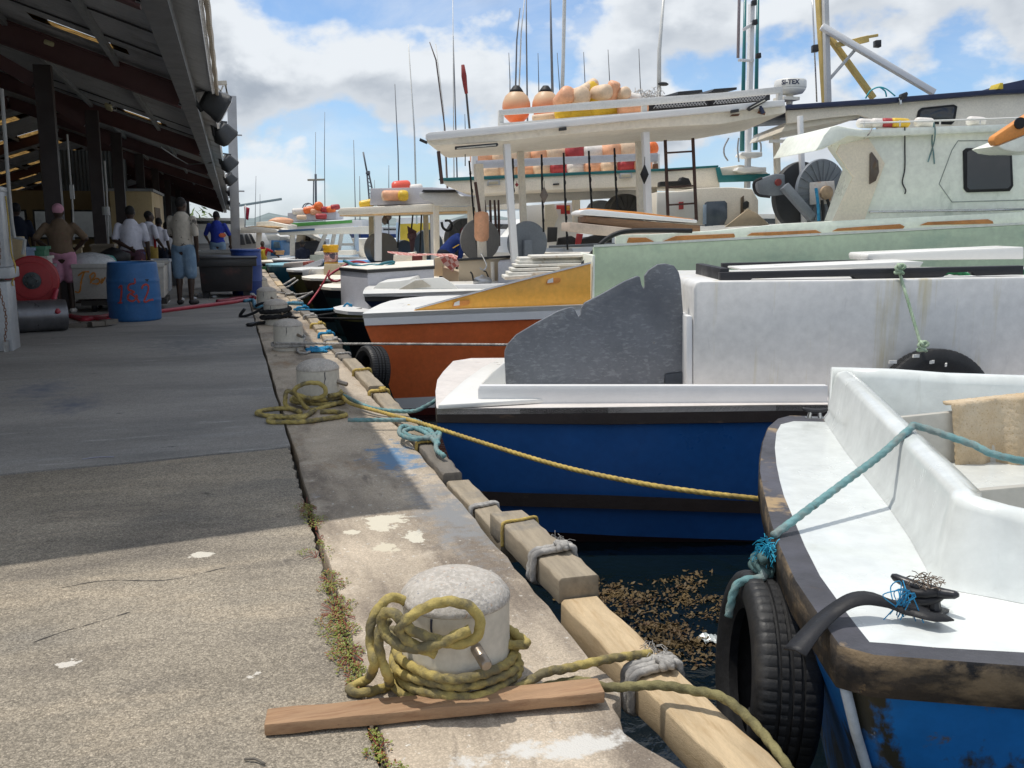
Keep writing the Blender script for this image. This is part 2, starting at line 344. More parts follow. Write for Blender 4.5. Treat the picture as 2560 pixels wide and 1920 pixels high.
# weeds growing in the crack
LF=[mat('weed_leaf_green',(.19,.22,.035),.5,.35,30,0),mat('weed_leaf_red',(.24,.10,.035),.55,.35,30,0)]
def weed(x,y,rx,ry,n,lbl):
    o=thing('creeping_weed',lbl,'weed',(x,y,0),'weeds growing in the pavement crack')
    cs=[(random.gauss(0,.45)*rx,random.uniform(-1,1)*ry,random.uniform(.25,.6)) for _ in range(3+n//45)]
    for k,nm in enumerate(('green_leaves','red_leaves')):
        b=B()
        for i in range(n*3//2 if k==0 else n*2//3):
            a=random.uniform(0,6.28); r=math.sqrt(random.random()); q=random.choice(cs); p=V((x+q[0]+math.cos(a)*r*rx*q[2]*1.5,y+q[1]+math.sin(a)*r*rx*q[2]*1.7,.003+random.uniform(0,.02)*(1.15-r*r)))
            d=V((math.cos(a)+random.gauss(0,.7),math.sin(a)+random.gauss(0,.7),random.uniform(-.1,.9))).normalized(); L=random.uniform(.005,.012)
            e=d.cross(V((0,0,1))).normalized()*L*.33; u=V((0,0,L*.18))
            b.add([p,p+d*L*.5-e+u,p+d*L,p+d*L*.5+e+u,p+d*L*.5+u*2],[(0,1,4),(1,2,4),(2,3,4),(3,0,4)])
        b.build(nm,LF[k],o,smooth=True)
    b=B()
    for i in range(max(4,n//14)):
        a=random.uniform(0,6.28); b.tube([(x,y,0),(x+math.cos(a)*rx*.5,y+math.sin(a)*ry*.5,.012),(x+math.cos(a)*rx,y+math.sin(a)*ry,.008)],.0013,4)
    b.build('stems',mat('red_weed_stem',(.22,.05,.03),.5),o)
for a in ((.305,4.44,.045,.16,170,'small dark green weed tuft lying in the roof shadow at the crack'),(.32,4.15,.04,.09,90,'thin green weed just where the shadow edge crosses the crack'),(.285,3.73,.055,.06,50,'sparse flat weed sprig on the crack, left of the bleached concrete'),
          (.315,3.42,.05,.11,200,'bright green weed cushion in the crack a pace above the near bollard'),(.305,3.12,.058,.17,420,'largest red and green weed mat, beside the hanging yellow rope'),(.305,2.82,.045,.14,330,'narrow red tinged weed strip beside the yellow rope loop'),(.3,2.62,.035,.07,130,'low weed tuft where the rope loop touches the pavement'),
          (.315,2.24,.03,.08,120,'weed tuft in the crack just in front of the loose plank'),(.325,2.07,.045,.06,150,'nearest green weed tuft at the bottom of the crack'),(.32,3.95,.02,.1,40,'scant weed thread in the crack between two tufts')): weed(*a)
# ================================================================ bollards
BOLM=mat('cream_painted_bollard',(.58,.54,.46),.55,.1,3,.12,40,spots=[((.42,.37,.30),4,.55,.8,(1,1,.4)),((.25,.22,.2),6,.68,.8)])
DOME=mat('flaking_dome_paint',(.43,.395,.35),.85,.2,12,.8,90,spots=[((.54,.50,.45),70,.5,.56),((.42,.30,.22),60,.60,.65),((.25,.25,.27),80,.62,.66),((.26,.23,.20),5,.58,.72),((.14,.12,.1),34,.66,.72)],bdist=.004)
BX=[(.595,2.54),(.61,7.12),(.585,10.38),(.585,13.12),(.57,15.75),(.55,18.96),(.55,22.3)]
BL=['nearest cream bollard wrapped in thick yellow rope','second cream bollard with dropped yellow rope coils round it','third cream bollard with a thin grey rope and frayed knot','fourth bollard draped with black rubber straps','fifth bare cream bollard with a blue rope behind it','sixth bollard beyond the bare one, half hidden','seventh and farthest bollard by the blue drum']
def bollard():
    x,y=BX[0]; o=thing('mooring_bollard',BL[0],'bollard',(x,y,0),'mooring bollards along the quay'); r=.163
    b=B(); b.lathe([(r*1.04,0),(r*1.03,.02),(r,.03),(r*.985,.22),(r*.985,.268)],(x,y,0),40); b.build('post',BOLM,o,smooth=True,auto=50)
    b=B(); b.lathe([(r*.99,.268),(r*1.005,.272),(r*.99,.285),(r*.86,.312),(r*.6,.334),(r*.3,.345),(0,.348)],(x,y,0),40); b.build('cap',DOME,o,smooth=True)
    b=B(); b.tube([V((x+(r*.99+.001)*math.cos(a),y+(r*.99+.001)*math.sin(a),z)) for a,z in ((R_(-128),.265),(R_(-128.5),.24),(R_(-127.5),.215),(R_(-130),.19),(R_(-131),.165))],[.0035,.003,.0035,.002,.001],5); b.build('crack',mat('dark_blue_crack',(.03,.035,.06),.8),o)
    b=B(); d=V((.12,-1,-.22)).normalized(); c=V((x,y,.178))+V((.02,-.15,0)); b.lathe([(.017,0),(.017,.085),(.014,.092),(0,.093)],c,14,d); b.build('pin',mat('worn_steel_pin',(.32,.27,.22),.35,.2,20,metal=.8),o,smooth=True,auto=40)
    return o
b0=bollard()
for i in range(1,7): copy_tree(b0,(*BX[i],0),[0,.9,.5,.2,.3,-.4,1][i],BL[i],scale=[1,1,.98,1,1,1,1][i])
# ================================================================ ropes
def ropem(n,c,c2): return mat(n,c,.9,.25,14,.7,160,spots=[(c2,9,.46,.6),(tuple(x*.45 for x in c2),16,.62,.72)],bdist=.004,spec=.2)
YR=ropem('yellow_rope_fibre',(.43,.34,.12),(.17,.145,.085)); YR2=ropem('clean_yellow_rope',(.52,.38,.11),(.38,.28,.1))
GR=ropem('grey_rope_fibre',(.45,.43,.40),(.25,.24,.23)); TR=ropem('teal_rope_fibre',(.16,.30,.31),(.22,.27,.26)); BR=ropem('blue_rope_fibre',(.03,.22,.42),(.06,.3,.5))
GN=ropem('green_white_rope',(.42,.52,.38),(.25,.36,.24)); BK=ropem('black_rope',(.02,.02,.022),(.035,.035,.035)); KH=ropem('khaki_rope_fibre',(.25,.22,.105),(.14,.125,.065))
def z8(x,y): return (600+.5425*x,1200+.5425*y)
def rope(name,pts,r,m,label,group=None,strand=1,n=12,loc=None,jit=0,step=None):
    p=[V(q) for q in pts]; b=B(); b.rope(p,r,strand,n,jit=jit,step=step); return tag(b.build(name,m,loc=loc or p[0],smooth=True),label,'rope',group)
x,y=BX[0]; pts=[]
# coil turns round the bollard foot
for i in range(0,4*18+1):
    a=R_(-25)-i*2*math.pi/18; t=i/72; rr=.181+.006*math.sin(i*.9)+(.010 if t<.3 else 0); pts.append(V((x+rr*math.cos(a),y+rr*math.sin(a),.016+.112*t+.004*math.sin(i*1.7))))
def front(q,yy): return [PY(*z8(a,c),yy+d) for a,c,d in q]
out1=[PY(*z8(1890,800),2.50),PY(*z8(1700,825),2.45),PY(*z8(1500,870),2.42),PY(*z8(1390,895),2.40)]
loop=front([(900,800,.0),(800,760,.0),(740,700,.01),(760,650,.0),(860,585,-.01),(960,560,-.02),(1060,585,-.03),(1105,650,-.035),(1090,720,-.035),(1010,755,-.03),(900,735,-.015),(790,690,0),(715,620,.02),(665,615,.05),(655,670,.06),(700,740,.03),(790,775,.0),(900,760,-.03),(1000,715,-.045),(1060,690,-.05)],2.36)
pp=out1+pts[2:]+[V((x+.19*math.cos(a),y+.19*math.sin(a),0.135+.012*k)) for k,a in enumerate((R_(-215),R_(-190)))]
o=thing('mooring_rope','thick yellow mooring rope wound round the nearest bollard','rope',(x,y,0))
b=B(); b.rope(pp,.0135); b.build('coil',YR,o,smooth=True)
b=B(); b.rope(loop,.0145); b.build('loop_over_pin',YR,o,smooth=True)
hang=front([(760,560,.1),(700,540,.09),(640,590,.06),(605,660,.04),(602,760,.03),(618,850,.0)],2.42)+[G(*z8(590,915),.035),G(*z8(530,945),.016),G(*z8(505,968),.016),G(*z8(560,982),.016),G(*z8(640,965),.016),G(*z8(686,945),.02)]+front([(680,900,.02),(655,840,.02),(640,760,.02),(645,690,.03),(690,640,.04)],2.40)
b=B(); b.rope(hang,.0135); b.build('hanging_loop',YR,o,smooth=True)
# line leaving from under the plank across the timber and down to the near boat
rope('mooring_rope',[(.80,2.40,.014),G(*z8(1560,925),.018),G(*z8(1690,955),.03),V((1.12,2.25,.052)),V((1.2,2.2,.05)),V((1.265,2.13,.052)),V((1.305,2.03,.02)),V((1.325,1.9,-.03)),V((1.33,1.72,-.1)),V((1.36,1.5,-.16))],.0135,KH,'khaki rope passing from under the plank over the near timber')
# ================================================================ loose plank
PLK=mat('reddish_plank_wood',(.37,.225,.125),.75,.2,2,.5,50,spots=[((.22,.11,.055),5,.5,.75,(1,12,8)),((.10,.06,.04),26,.68,.73,(1.6,6,3)),((.46,.28,.16),3,.6,.8,(1,6,3))],stretch=(1,9,6),bdist=.004)
b=B(); A_,B_=V((.035,2.425,.022)),V((.965,2.295,.038)); dr=(B_-A_); L_=[]
for i in range(13):
    t=i/12; c=A_.lerp(B_,t); n_=V((-dr.y,dr.x,0)).normalized(); wv=.043+.002*math.sin(i*1.9); hh=.017+.0012*math.sin(i*2.3)
    L_.append([c-n_*wv-V((0,0,hh)),c+n_*wv-V((0,0,hh)),c+n_*wv+V((0,0,hh)),c-n_*wv+V((0,0,hh))])
b.loft(L_,True,True,True); tag(b.build('plank',PLK,loc=(.5,2.36,0),bev=.004),'loose reddish wooden plank lying in front of the nearest bollard','plank')
# ================================================================ fender timbers slung along the quay face
def wood(n,c,c2): return mat(n,c,.8,.2,2.5,.6,60,spots=[(c2,6,.5,.72,(7,1,5)),(tuple(q*.3 for q in c2),22,.68,.73,(5,1.2,4)),((.12,.13,.14),1.6,.6,.75)],stretch=(8,1,6),bdist=.004)
WL1=wood('pale_new_timber',(.55,.42,.26),(.44,.31,.17)); WL2=wood('weathered_grey_timber',(.33,.275,.20),(.24,.20,.15)); WL3=wood('dark_grey_timber',(.17,.15,.125),(.11,.10,.09))
TG='fender timbers hung along the quay edge'
def timber(x0,y0,x1,y1,ztop,w,h,m,lbl,dz=0,n=14):
    b=B(); L=[]
    for i in range(n+1):
        t=i/n; c=V((x0+(x1-x0)*t+random.gauss(0,.0022),y0+(y1-y0)*t+(random.uniform(-.02,.02) if i in (0,n) else 0),ztop+dz*t)); a=w/2*random.uniform(.95,1.03); q=random.uniform(-.004,.003)
        e1,e2=random.uniform(.004,.012),random.uniform(.004,.012); L.append([c+V((-a,0,-h)),c+V((a,0,-h+q)),c+V((a*.98,0,q-e1)),c+V((a*.98-e1,0,q)),c+V((-a+e2,0,q*.5)),c+V((-a,0,q*.5-e2))])
    b.loft(L,True,True,True); o=b.build('fender_timber',m,loc=((x0+x1)/2,(y0+y1)/2,ztop-h),bev=.003); return tag(o,lbl,'timber',TG)
timber(1.18,3.03,1.235,1.5,-.005,.155,.11,WL1,'long pale new timber nearest the camera, under the grey rope')
timber(1.155,3.88,1.185,3.04,.075,.16,.10,WL2,'raised grey timber with a blunt split end above the pale one')
timber(1.125,4.7,1.15,3.72,.0,.13,.12,WL2,'weathered timber with a white rope band, left of the blue hull bow')
timber(1.11,5.62,1.1,4.74,.035,.11,.11,WL3,'dark grey squared timber bound with a knotted yellow cord')
timber(1.12,7.5,1.11,5.68,.02,.13,.12,WL2,'long timber under the blue rope coil')
timber(1.10,9.2,1.12,7.55,.045,.14,.12,WL2,'squared timber carrying two yellow rope bands')
timber(1.08,10.1,1.09,9.3,.03,.13,.12,WL3,'short grey block banded with a white rope')
yy=10.2
for i in range(13):
    L=random.uniform(.6,1.7); timber(1.085+random.uniform(-.02,.02),yy+L,1.085+random.uniform(-.02,.02),yy,random.uniform(.0,.06),.14,.12,(WL2,WL1,WL2,WL3)[i%4],['pale block','grey block','sun bleached length','dark length'][i%4]+' of timber in the far jumble along the quay edge'); yy+=L+.07
# rope bands tied round the timbers
def band(xc,yc,zt,w,h,r,m,lbl,turns=2,skew=.02,knot=True):
    p=[]; a,c=w/2+r,h
    for k in range(turns):
        o=k*r*2.1
        for q in ((-a,-c*.9),(-a,-.02),(-a*.85,r),(0,r*1.1),(a*.85,r),(a,-.02),(a,-c*.9)): p.append(V((xc+q[0],yc+o+skew*q[0]/a+random.uniform(-.003,.003),zt+q[1])))
        if k<turns-1: p.append(V((xc,yc+o+r,zt-c-r)))
    b=B(); b.rope(p,r,1,9)
    o=thing('rope_band',lbl,'rope',(xc,yc,zt),'rope bands holding the timbers'); b.build('wrap',m,o,smooth=True)
    if knot:
        b=B(); kp=[V((xc+w*.22+.022*math.cos(t*1.9),yc+.02*math.sin(t*2.7),zt+r*2+.013*math.sin(t*1.3+1))) for t in range(9)]; b.rope(kp,r*.9,1,8); b.build('knot',m,o,smooth=True)
    return o
def fray(o,c,n,L,m):
    b=B()
    for i in range(n):
        d=V((random.gauss(0,1),random.gauss(0,1),random.gauss(.1,.4))).normalized()*L*random.uniform(.3,.8); p=c+V((random.gauss(0,.014),random.gauss(0,.02),random.gauss(0,.008)))
        b.tube([p,p+d*.5+V((0,0,.006)),p+d-V((0,0,.006))],.0012,3)
    b.build('frayed_strands',m,o)
o=band(1.2,2.42,-.005,.155,.12,.013,GR,'thick frayed grey rope over the pale timber by the near bollard',3); fray(o,V((1.23,2.5,.03)),40,.05,GR)
o=band(1.175,3.3,.075,.16,.11,.013,GR,'frayed grey rope round the raised split timber',2); fray(o,V((1.26,3.5,.05)),50,.06,GR)
band(1.165,3.72,.075,.16,.11,.007,YR2,'thin yellow cord round the raised grey timber',1,knot=False)
band(1.135,4.2,.0,.13,.12,.009,GR,'white rope band on the weathered timber beside the blue hull',2,knot=False)
band(1.105,5.45,.035,.11,.11,.009,YR2,'knotted yellow cord on the dark squared timber',2)
band(1.11,7.35,.02,.14,.12,.012,YR2,'yellow rope band nearer the second bollard',2); band(1.11,8.35,.045,.14,.12,.012,YR2,'single yellow rope band higher up the quay',1,knot=False)
band(1.085,9.6,.03,.13,.12,.011,GR,'white rope band on the short grey block',1,knot=False)
for i,yb in enumerate((10.6,11.3,12.4,13.6,15,16.2,18)): band(1.085,yb,.04,.15,.12,.016,(GR,BR,YR2,GR,BR,GR,GR)[i],['grey rope band round far timbers','blue rope wrap on far timber'][i in(1,4)]+[' nearest the third bollard',' beside the third bollard',' past the third bollard',' level with the strapped bollard',' just beyond the strapped bollard',' near the bare bollard',' farthest along the quay'][i],2)
# blue and grey quayside ropes round the second and third bollards
x,y=BX[1]
pts=[V((x+(.185+.02*math.sin(i))*math.cos(-i*.42),y+(.185+.02*math.sin(i))*math.sin(-i*.42),.02+.0022*i)) for i in range(34)]
o=thing('mooring_rope','yellow rope lying in loose loops at the second bollard','rope',(x,y,0))
b=B(); b.rope(pts,.016); b.build('coil',YR,o,smooth=True)
z7=lambda a,c:(600+.2712*a,750+.2712*c)
lp=[PY(*z7(a,c),y-.22+d) for a,c,d in ((960,930,.1),(800,980,.0),(640,1010,0),(540,900,0),(500,830,-.02),(600,770,-.03),(730,770,-.03),(790,830,-.03),(760,890,-.03),(640,905,0),(520,870,0),(440,840,.0),(420,880,.0),(430,980,0),(560,1030,-.02))]
b=B(); b.rope(lp,.016); b.build('loop_over_pin',YR,o,smooth=True)
gl=[G(*z7(a,c),.02) for a,c in ((560,1035),(440,1000),(260,1010),(155,1040),(240,1065),(420,1075),(560,1090),(690,1010),(620,1060),(500,1075),(300,1085),(270,1120),(400,1125),(600,1120),(820,1090),(975,1060),(880,1030),(740,1030))]
b=B(); b.rope(gl,.016); b.build('loose_loops',YR,o,smooth=True)
# third bollard
x,y=BX[2]; pts=[V((x+.178*math.cos(-i*.5),y+.178*math.sin(-i*.5),.05+.004*math.sin(i)+.001*i)) for i in range(26)]
rope('mooring_rope',pts+[PY(690,858,10.25),PY(800,859,9.9),PY(1000,860,9.2),PY(1150,861,8.7),PY(1275,862,8.3)],.012,GR,'thin grey rope stretched from the third bollard across the orange hull')
rope('rope_tail',[G(*z7(a,c),.02) for a,c in ((560,290),(545,380),(530,470),(600,490),(650,460),(570,410),(600,340),(560,300))],.012,GR,'grey frayed knot hanging at the foot of the third bollard')
p=[V((.75+random.uniform(0,.28),10.05+random.uniform(-.1,.2),.02+.02*random.random())) for i in range(34)]
rope('rope_heap',p,.012,BR,'faded blue rope heap between the third bollard and the edge')

PV=bpy.data.objects['pavement']; WL['pavement']=V((0,0,0)); DKC=mat('dark_crack_dirt',(.05,.045,.04),.9)
for pts in (((87,1603),(150,1582),(215,1560),(270,1545),(330,1527)),((840,1115),(820,1121),(800,1120)),((150,1470),(260,1450),(420,1446),(560,1420))):
    b=B(); q=[G(u+random.uniform(-4,4),v+random.uniform(-4,4),.0005) for u,v in pts]; L=[]
    for i,p in enumerate(curve(q,.03)): wd=random.uniform(.0008,.0032); L.append([p+V((random.gauss(0,.003),-wd,.0006)),p+V((random.gauss(0,.003),wd,.0006))])
    b.loft(L); b.build('hairline_crack',DKC,PV)
for (a,c,l) in (((611,1898),(662,1910),'dark curled twig lying on the pavement at the bottom edge'),((205,1148),(285,1142),'pale straw lying on the shaded slab')):
    p,q=G(*a,.006),G(*c,.006); b=B(); b.tube(curve([p,p.lerp(q,.5)+V((0,.008,.004)),q],.02),.0035,5); tag(b.build('twig',WL3 if 'dark' in l else mat('pale_straw',(.30,.30,.36),.7),loc=p,smooth=True),l,'twig')
# ================================================================ fish market shed
MAR=mat('maroon_steel',(.085,.035,.034),.6,.2,2,.1); CLM=mat('dark_brown_column',(.028,.018,.017),.6,.2,2,.1)
SHT=mat('grey_roof_sheet',(.42,.43,.44),.55,.18,.8,.05,20,spots=[((.10,.09,.085),1.2,.55,.75),((.24,.25,.25),2,.6,.75)])
PUR=mat('grey_purlin_steel',(.20,.21,.215),.5,.1,2,.05); EAV=mat('dark_grey_eave_steel',(.12,.123,.128),.5,.15,2,.05)
TAN=mat('tan_flashing',(.42,.36,.28),.6,.2,3,.1); SKYLIT_EDGE=mat('white_sheet_edge',(.88,.9,.92),.5,.05)  # sheet edge whitened to imitate skylight falling on it
def trans_mat():
    m=bpy.data.materials.new('yellowed_skylight_sheet'); m.use_nodes=True; nt=m.node_tree; N=nt.nodes; L=nt.links; N.remove(N['Principled BSDF'])
    t=N.new('ShaderNodeBsdfTranslucent'); tc=N.new('ShaderNodeTexCoord'); n=N.new('ShaderNodeTexNoise'); n.inputs['Scale'].default_value=5; n.inputs['Detail'].default_value=6; mp=N.new('ShaderNodeMapping'); mp.inputs['Scale'].default_value=(1,8,1); L.new(tc.outputs['Object'],mp.inputs[0]); L.new(mp.outputs[0],n.inputs[0])
    r=N.new('ShaderNodeValToRGB'); r.color_ramp.elements[0].position=.42; r.color_ramp.elements[0].color=(.012,.008,.003,1); r.color_ramp.elements[1].position=.75; r.color_ramp.elements[1].color=(.5,.3,.1,1)
    L.new(n.outputs['Fac'],r.inputs[0]); L.new(r.outputs[0],t.inputs[0]); L.new(t.outputs[0],N['Material Output'].inputs[0]); return m
SKY_=trans_mat()
SL=.34; RX=-6.0; Y0,Y1=4.84,80.
def EV(y): return (-.18+.006*(y-9.5), 3.4-.0135*(y-9.5))
def rz_(x,y):
    ex,ez=EV(y); return ez+SL*(ex-x) if x>=RX else ez+SL*(ex-RX)-SL*(RX-x)
shed=thing('market_shed','dark open fish market shed with maroon rafters under a low sloping roof','building',(-3,40,0))
def onroof(u,v,dz=0):
    d=ray(u,v); t=10.
    for _ in range(60):
        x,y=d[0]*t,d[1]*t; e=rz_(x,y)+dz-HC-d[2]*t; t+=e*1.2 if abs(e)<5 else 5*(1 if e>0 else -1)
    return (d[0]*t,d[1]*t)
holes=[]
for a in (((125,62),(275,105)),((215,152),(325,190)),((315,280),(390,300)),((400,378),(445,385))):
    p,q=onroof(*a[0]),onroof(*a[1]); holes.append((min(p[0],q[0]),max(p[0],q[0]),(p[1]+q[1])/2-.17,(p[1]+q[1])/2+.17))
for k in range(9):
    for xx in (-6.9,-8.2,-9.5,-10.8): holes.append((xx-.45,xx+.45,31+k*4.2,31+k*4.2+.9))
ny=int((Y1-Y0)/.06); xs=[0,-.4,-.8,-1.2,-1.6,-2.0,-2.4,-2.8,-3.4,-4.2,-5.1]; 
def hole(x,y): return any(h[0]<x<h[1] and h[2]<y<h[3] for h in holes)
b=B(); k=0
NX=54
def rp(i,j):
    y=Y0+(Y1-Y0)*j/ny; ex,ez=EV(y); x=ex+.03-(ex+.03+13.4)*(i/(NX-1)); yy=y-.08*max(0,ex-x)*max(0,1-(y-Y0)/6)
    return V((x,yy,rz_(x,y)+.012*math.cos(2*math.pi*y/.18)))
b.v=[rp(i,j) for j in range(ny+1) for i in range(NX)]
for j in range(ny):
    for i in range(NX-1):
        a=j*NX+i; c=(b.v[a]+b.v[a+NX+1])/2
        if not hole(c.x,c.y): b.f.append((a,a+1,a+NX+1,a+NX))
b.build('roof_sheet',SHT,shed,smooth=True)
b=B()
for h in holes:
    yy=(h[2]+h[3])/2; b=B(); b.grid(lambda i,j:V((h[0]-.2+(h[1]-h[0]+.4)*i,h[2]-.05+(h[3]-h[2]+.1)*j,rz_(h[0]-.2+(h[1]-h[0]+.4)*i,h[2])-.014)),4,2); b.build('skylight',SKY_,shed,smooth=True)

RY=[8.8,15.2,24,31.5,40,49,58,68,78]
for y in RY:
    ex,ez=EV(y); b=B()
    zt=lambda x:rz_(x,y)-.05
    for x0,x1 in ((ex-.42,RX),(RX,-13.3)):
        for (o,w,h) in ((0,.022,.34),(.16,.15,.022),(-.17,.15,.022)):
            b.beam((x0,y,zt(x0)-.17+o),(x1,y,zt(x1)-.17+o),w,h,(0,1,0) if 0 else (0,0,1))
    b.build('rafter',MAR,shed)
for y in (11.6,16.5,22,26.5,33,40,48,58):
    z=rz_(-2.62,y)-.36; b=B(); b.box((-2.62,y,z/2),(.25,.2,z)); b.box((-2.62,y,.01),(.4,.36,.02)); b.build('column',CLM,shed)
    b=B(); b.beam((-2.74,y,z-.25),(-3.9,y,rz_(-3.9,y)-.36),.13,.2); b.build('knee_brace',MAR,shed)
# eave beam and edge
b=B(); L=[]
for y in (Y0,20,40,60,Y1):
    ex,ez=EV(y); L.append([V((ex-.42,y,ez-.20)),V((ex-.20,y,ez-.20)),V((ex-.20,y,ez+.0)),V((ex-.42,y,ez+.04))])
b.loft(L,True,True,True); b.build('eave_beam',EAV,shed)
b=B(); n=int((Y1-Y0)/.045); L=[]
for j in range(n+1):
    y=Y0+(Y1-Y0)*j/n; ex,ez=EV(y); zz=ez+.014*math.cos(2*math.pi*y/.18); L.append([V((ex+.035,y,zz-.035-.012*random.random())),V((ex+.07,y,zz-.035)),V((ex+.07,y,zz+.02)),V((ex+.035,y,zz+.02))])
b.loft(L,True,True,True); b.build('roof_edge',SKYLIT_EDGE,shed)
b=B(); L=[]; n=int(10/.045)
for j in range(n+1):
    y=Y0+(15.2-Y0)*j/n; ex,ez=EV(y); w=.01*math.cos(2*math.pi*y/.09); L.append([V((ex+.085+w,y,ez-.06)),V((ex+.085+w,y,ez+.14)),V((ex+.12+w,y,ez+.14)),V((ex+.12+w,y,ez-.06))])
b.loft(L,True,True,True); b.build('flashing',TAN,shed)
for x in (-1.42,-2.85,-4.2,-7.4,-8.8,-10.2,-11.6):
    b=B(); b.loft([[V((x-.035,y,rz_(x,y)-.13)),V((x+.035,y,rz_(x,y)-.13)),V((x+.035,y,rz_(x,y)-.03)),V((x-.035,y,rz_(x,y)-.03))] for y in (Y0,20,40,60,Y1)],True,True,True); b.build('purlin',PUR,shed)
for k,y in enumerate([6.2,7.6,10.4,11.9,13.4,16.5,18.0,21.8,23.4,26.6,28.3]): b=B(); b.beam((-.62,y,rz_(-.62,y)-.022),(-5.8,y,rz_(-5.8,y)-.022),.02,.02); b.build('sheet_seam',mat('dark_seam',(.02,.02,.022),.7),shed)
YW=mat('ochre_wall',(.30,.21,.10),.7,.15,1,.05); GW=mat('grey_gable_sheet',(.16,.17,.18),.6,.15,1,.05)
YW2=mat('tan_kiosk_wall',(.46,.34,.18),.7,.12,1.2,.05)
b=B(); b.box((-8.2,36.1,1.25),(9.8,.2,2.5)); b.build('back_wall',YW,shed)
b=B(); L=[[V((-6.1+i*.03,36.25+.02*math.cos(i*1.57),z)) for i in range(94)] for z in (2.5,3.9)]; b.loft(L); b.build('gable_cladding',GW,shed)
b=B(); b.box((-13.3,42,1.2),(.15,78,2.4)); b.build('added_side_wall',YW,shed)  # solid wall out of view, added to keep the shed interior dark
b=B(); b.box((-8,80,2.2),(10.4,.2,4.4)); b.build('far_wall',GW,shed)
for i,x in enumerate((-8.3,-7.1,-5.9,-4.7,-3.85)):
    f=B(); f.box((x,35.97,1.35),(1.0 if i<4 else .5,.06,1.0)); o=f.build('window',mat('dark_window_frame',(.05,.045,.04)),shed); f=B(); f.box((x,35.93,1.35),(.88 if i<4 else .4,.02,.88)); f.build('pane',glass,o)
# small tan kiosk
ks=thing('fish_kiosk','small tan kiosk with narrow shuttered openings under the shed roof','kiosk',(-2.7,33,0))
b=B(); b.box((-2.75,33.4,1.17),(1.2,5.2,2.34)); b.build('wall',YW2,ks,bev=.02)
b=B(); b.box((-2.75,33.4,2.38),(1.3,5.3,.08)); b.build('roof_slab',mat('grey_slab_edge',(.2,.2,.2)),ks)
for i in range(6): b=B(); b.box((-2.13,31.5+i*.42,1.45),(.04,.16,.85)); b.build('shutter',mat('brown_louvre',(.16,.11,.07)),ks)
# roof lights
def tubelight():
    o=thing('tube_light','yellowed tube light hanging under the roof beside the first skylight','lamp',(0,0,0),'tube lights under the shed roof')
    b=B(); b.box((0,0,0),(.14,.62,.07)); b.build('casing',mat('yellowed_lamp_casing',(.46,.42,.24),.4),o,bev=.02); b=B(); b.box((.0,.0,.06),(.03,.05,.09)); b.build('bracket',blackp,o)
    b=B(); b.tube(curve([(.02,.2,.05),(.08,.3,.1),(.14,.25,.04),(.1,.15,-.02),(.03,.2,0)],.02),.006,5); b.build('cable',white,o); return o
tl=tubelight()
for i,(u,v) in enumerate(((128,118),(272,268),(348,365),(393,415),(425,450))):
    x,y=onroof(u,v,-.16); o=tl if i==0 else copy_tree(tl,label=['','second tube light along the shed roof','third tube light under the dark roof','fourth small tube light deep under the roof','farthest tube light under the roof'][i]); o.location=(x,y,rz_(x,y)-.16); o.rotation_euler=(-.03,.32,.06)
b=B(); cx=[onroof(u,v,-.12) for u,v in ((400,350),(440,378),(470,396),(530,390))]; b.tube([(x,y,rz_(x,y)-.3) for x,y in cx],.02,6); tag(b.build('conduit_pipe',PUR,loc=(cx[0][0],cx[0][1],rz_(*cx[0])-.3)),'pale kinked conduit under the roof near the eave','pipe')
# drain pipes beside the columns
PVC=mat('white_pvc_pipe',(.34,.34,.33),.5,.15,4)
def pipe(y,pts,lbl,r=.03):
    p=[PY(u,v,y) for u,v in pts]; b=B(); b.tube(p,r,8); return tag(b.build('drain_pipe',PVC,loc=p[-1]),lbl,'pipe','drain pipes down the shed columns')
pipe(11.45,((4,222),(12,330),(22,470),(30,560),(36,594),(50,596),(62,600),(60,622),(57,636)),'nearest white drain pipe with an elbow by the hose reel',.02)
pipe(16.3,((168,336),(174,420),(182,520),(184,600)),'drain pipe down the second column behind the pink cap',.014)
pipe(20.0,((261,402),(266,470),(269,530),(271,610),(284,612),(283,640)),'drain pipe with a white collar by the third column',.018)
b=B(); b.lathe([(.07,-.06),(.07,.1)],PY(265,530,20),10); b.box(PY(180,480,16.3),(.06,.05,.22)); tag(b.build('pipe_collar',PVC,loc=PY(265,530,20)),'white collar fittings clamped on the drain pipes','pipe fitting')
# ================================================================ flood lights on the eave
HOU=mat('dark_floodlight_housing',(.045,.047,.05),.5,.2,6,.1); LEN=mat('floodlight_glass',(.62,.64,.66),.15,.05,bump=0)
def flood():
    o=thing('floodlight','nearest and largest dark floodlight bolted to the roof eave','floodlight',(0,0,0),'floodlights along the shed eave')
    ax=V((.80,.30,-.42)).normalized(); s=V((.25,.95,0)).normalized(); s=(s-ax*s.dot(ax)).normalized(); u=ax.cross(s)
    def rr(c,w,h,n=5):
        return [c+s*(w*x)+u*(h*y) for x,y in ((-1,-.7),(-.7,-1),(.7,-1),(1,-.7),(1,.7),(.7,1),(-.7,1),(-1,.7))]
    b=B(); b.loft([rr(ax*-.17,.10,.13),rr(ax*-.12,.14,.17),rr(ax*.09,.20,.21),rr(ax*.11,.215,.225),rr(ax*.15,.215,.225)],True,True,True); b.build('housing',HOU,o,smooth=True,auto=40)
    b=B(); b.loft([rr(ax*.152,.2,.21),rr(ax*.17,.19,.20)],True,True,True); b.build('lens',LEN,o)
    b=B(); b.beam(-ax*.1-u*.2,-ax*.26+V((-.12,0,.02)),.05,.04); b.beam(-ax*.1+u*.2,-ax*.26+V((-.12,0,.02)),.05,.04); b.beam(-ax*.26+V((-.12,0,.02)),-ax*.26+V((-.3,0,.1)),.05,.05); b.build('bracket',HOU,o); return o
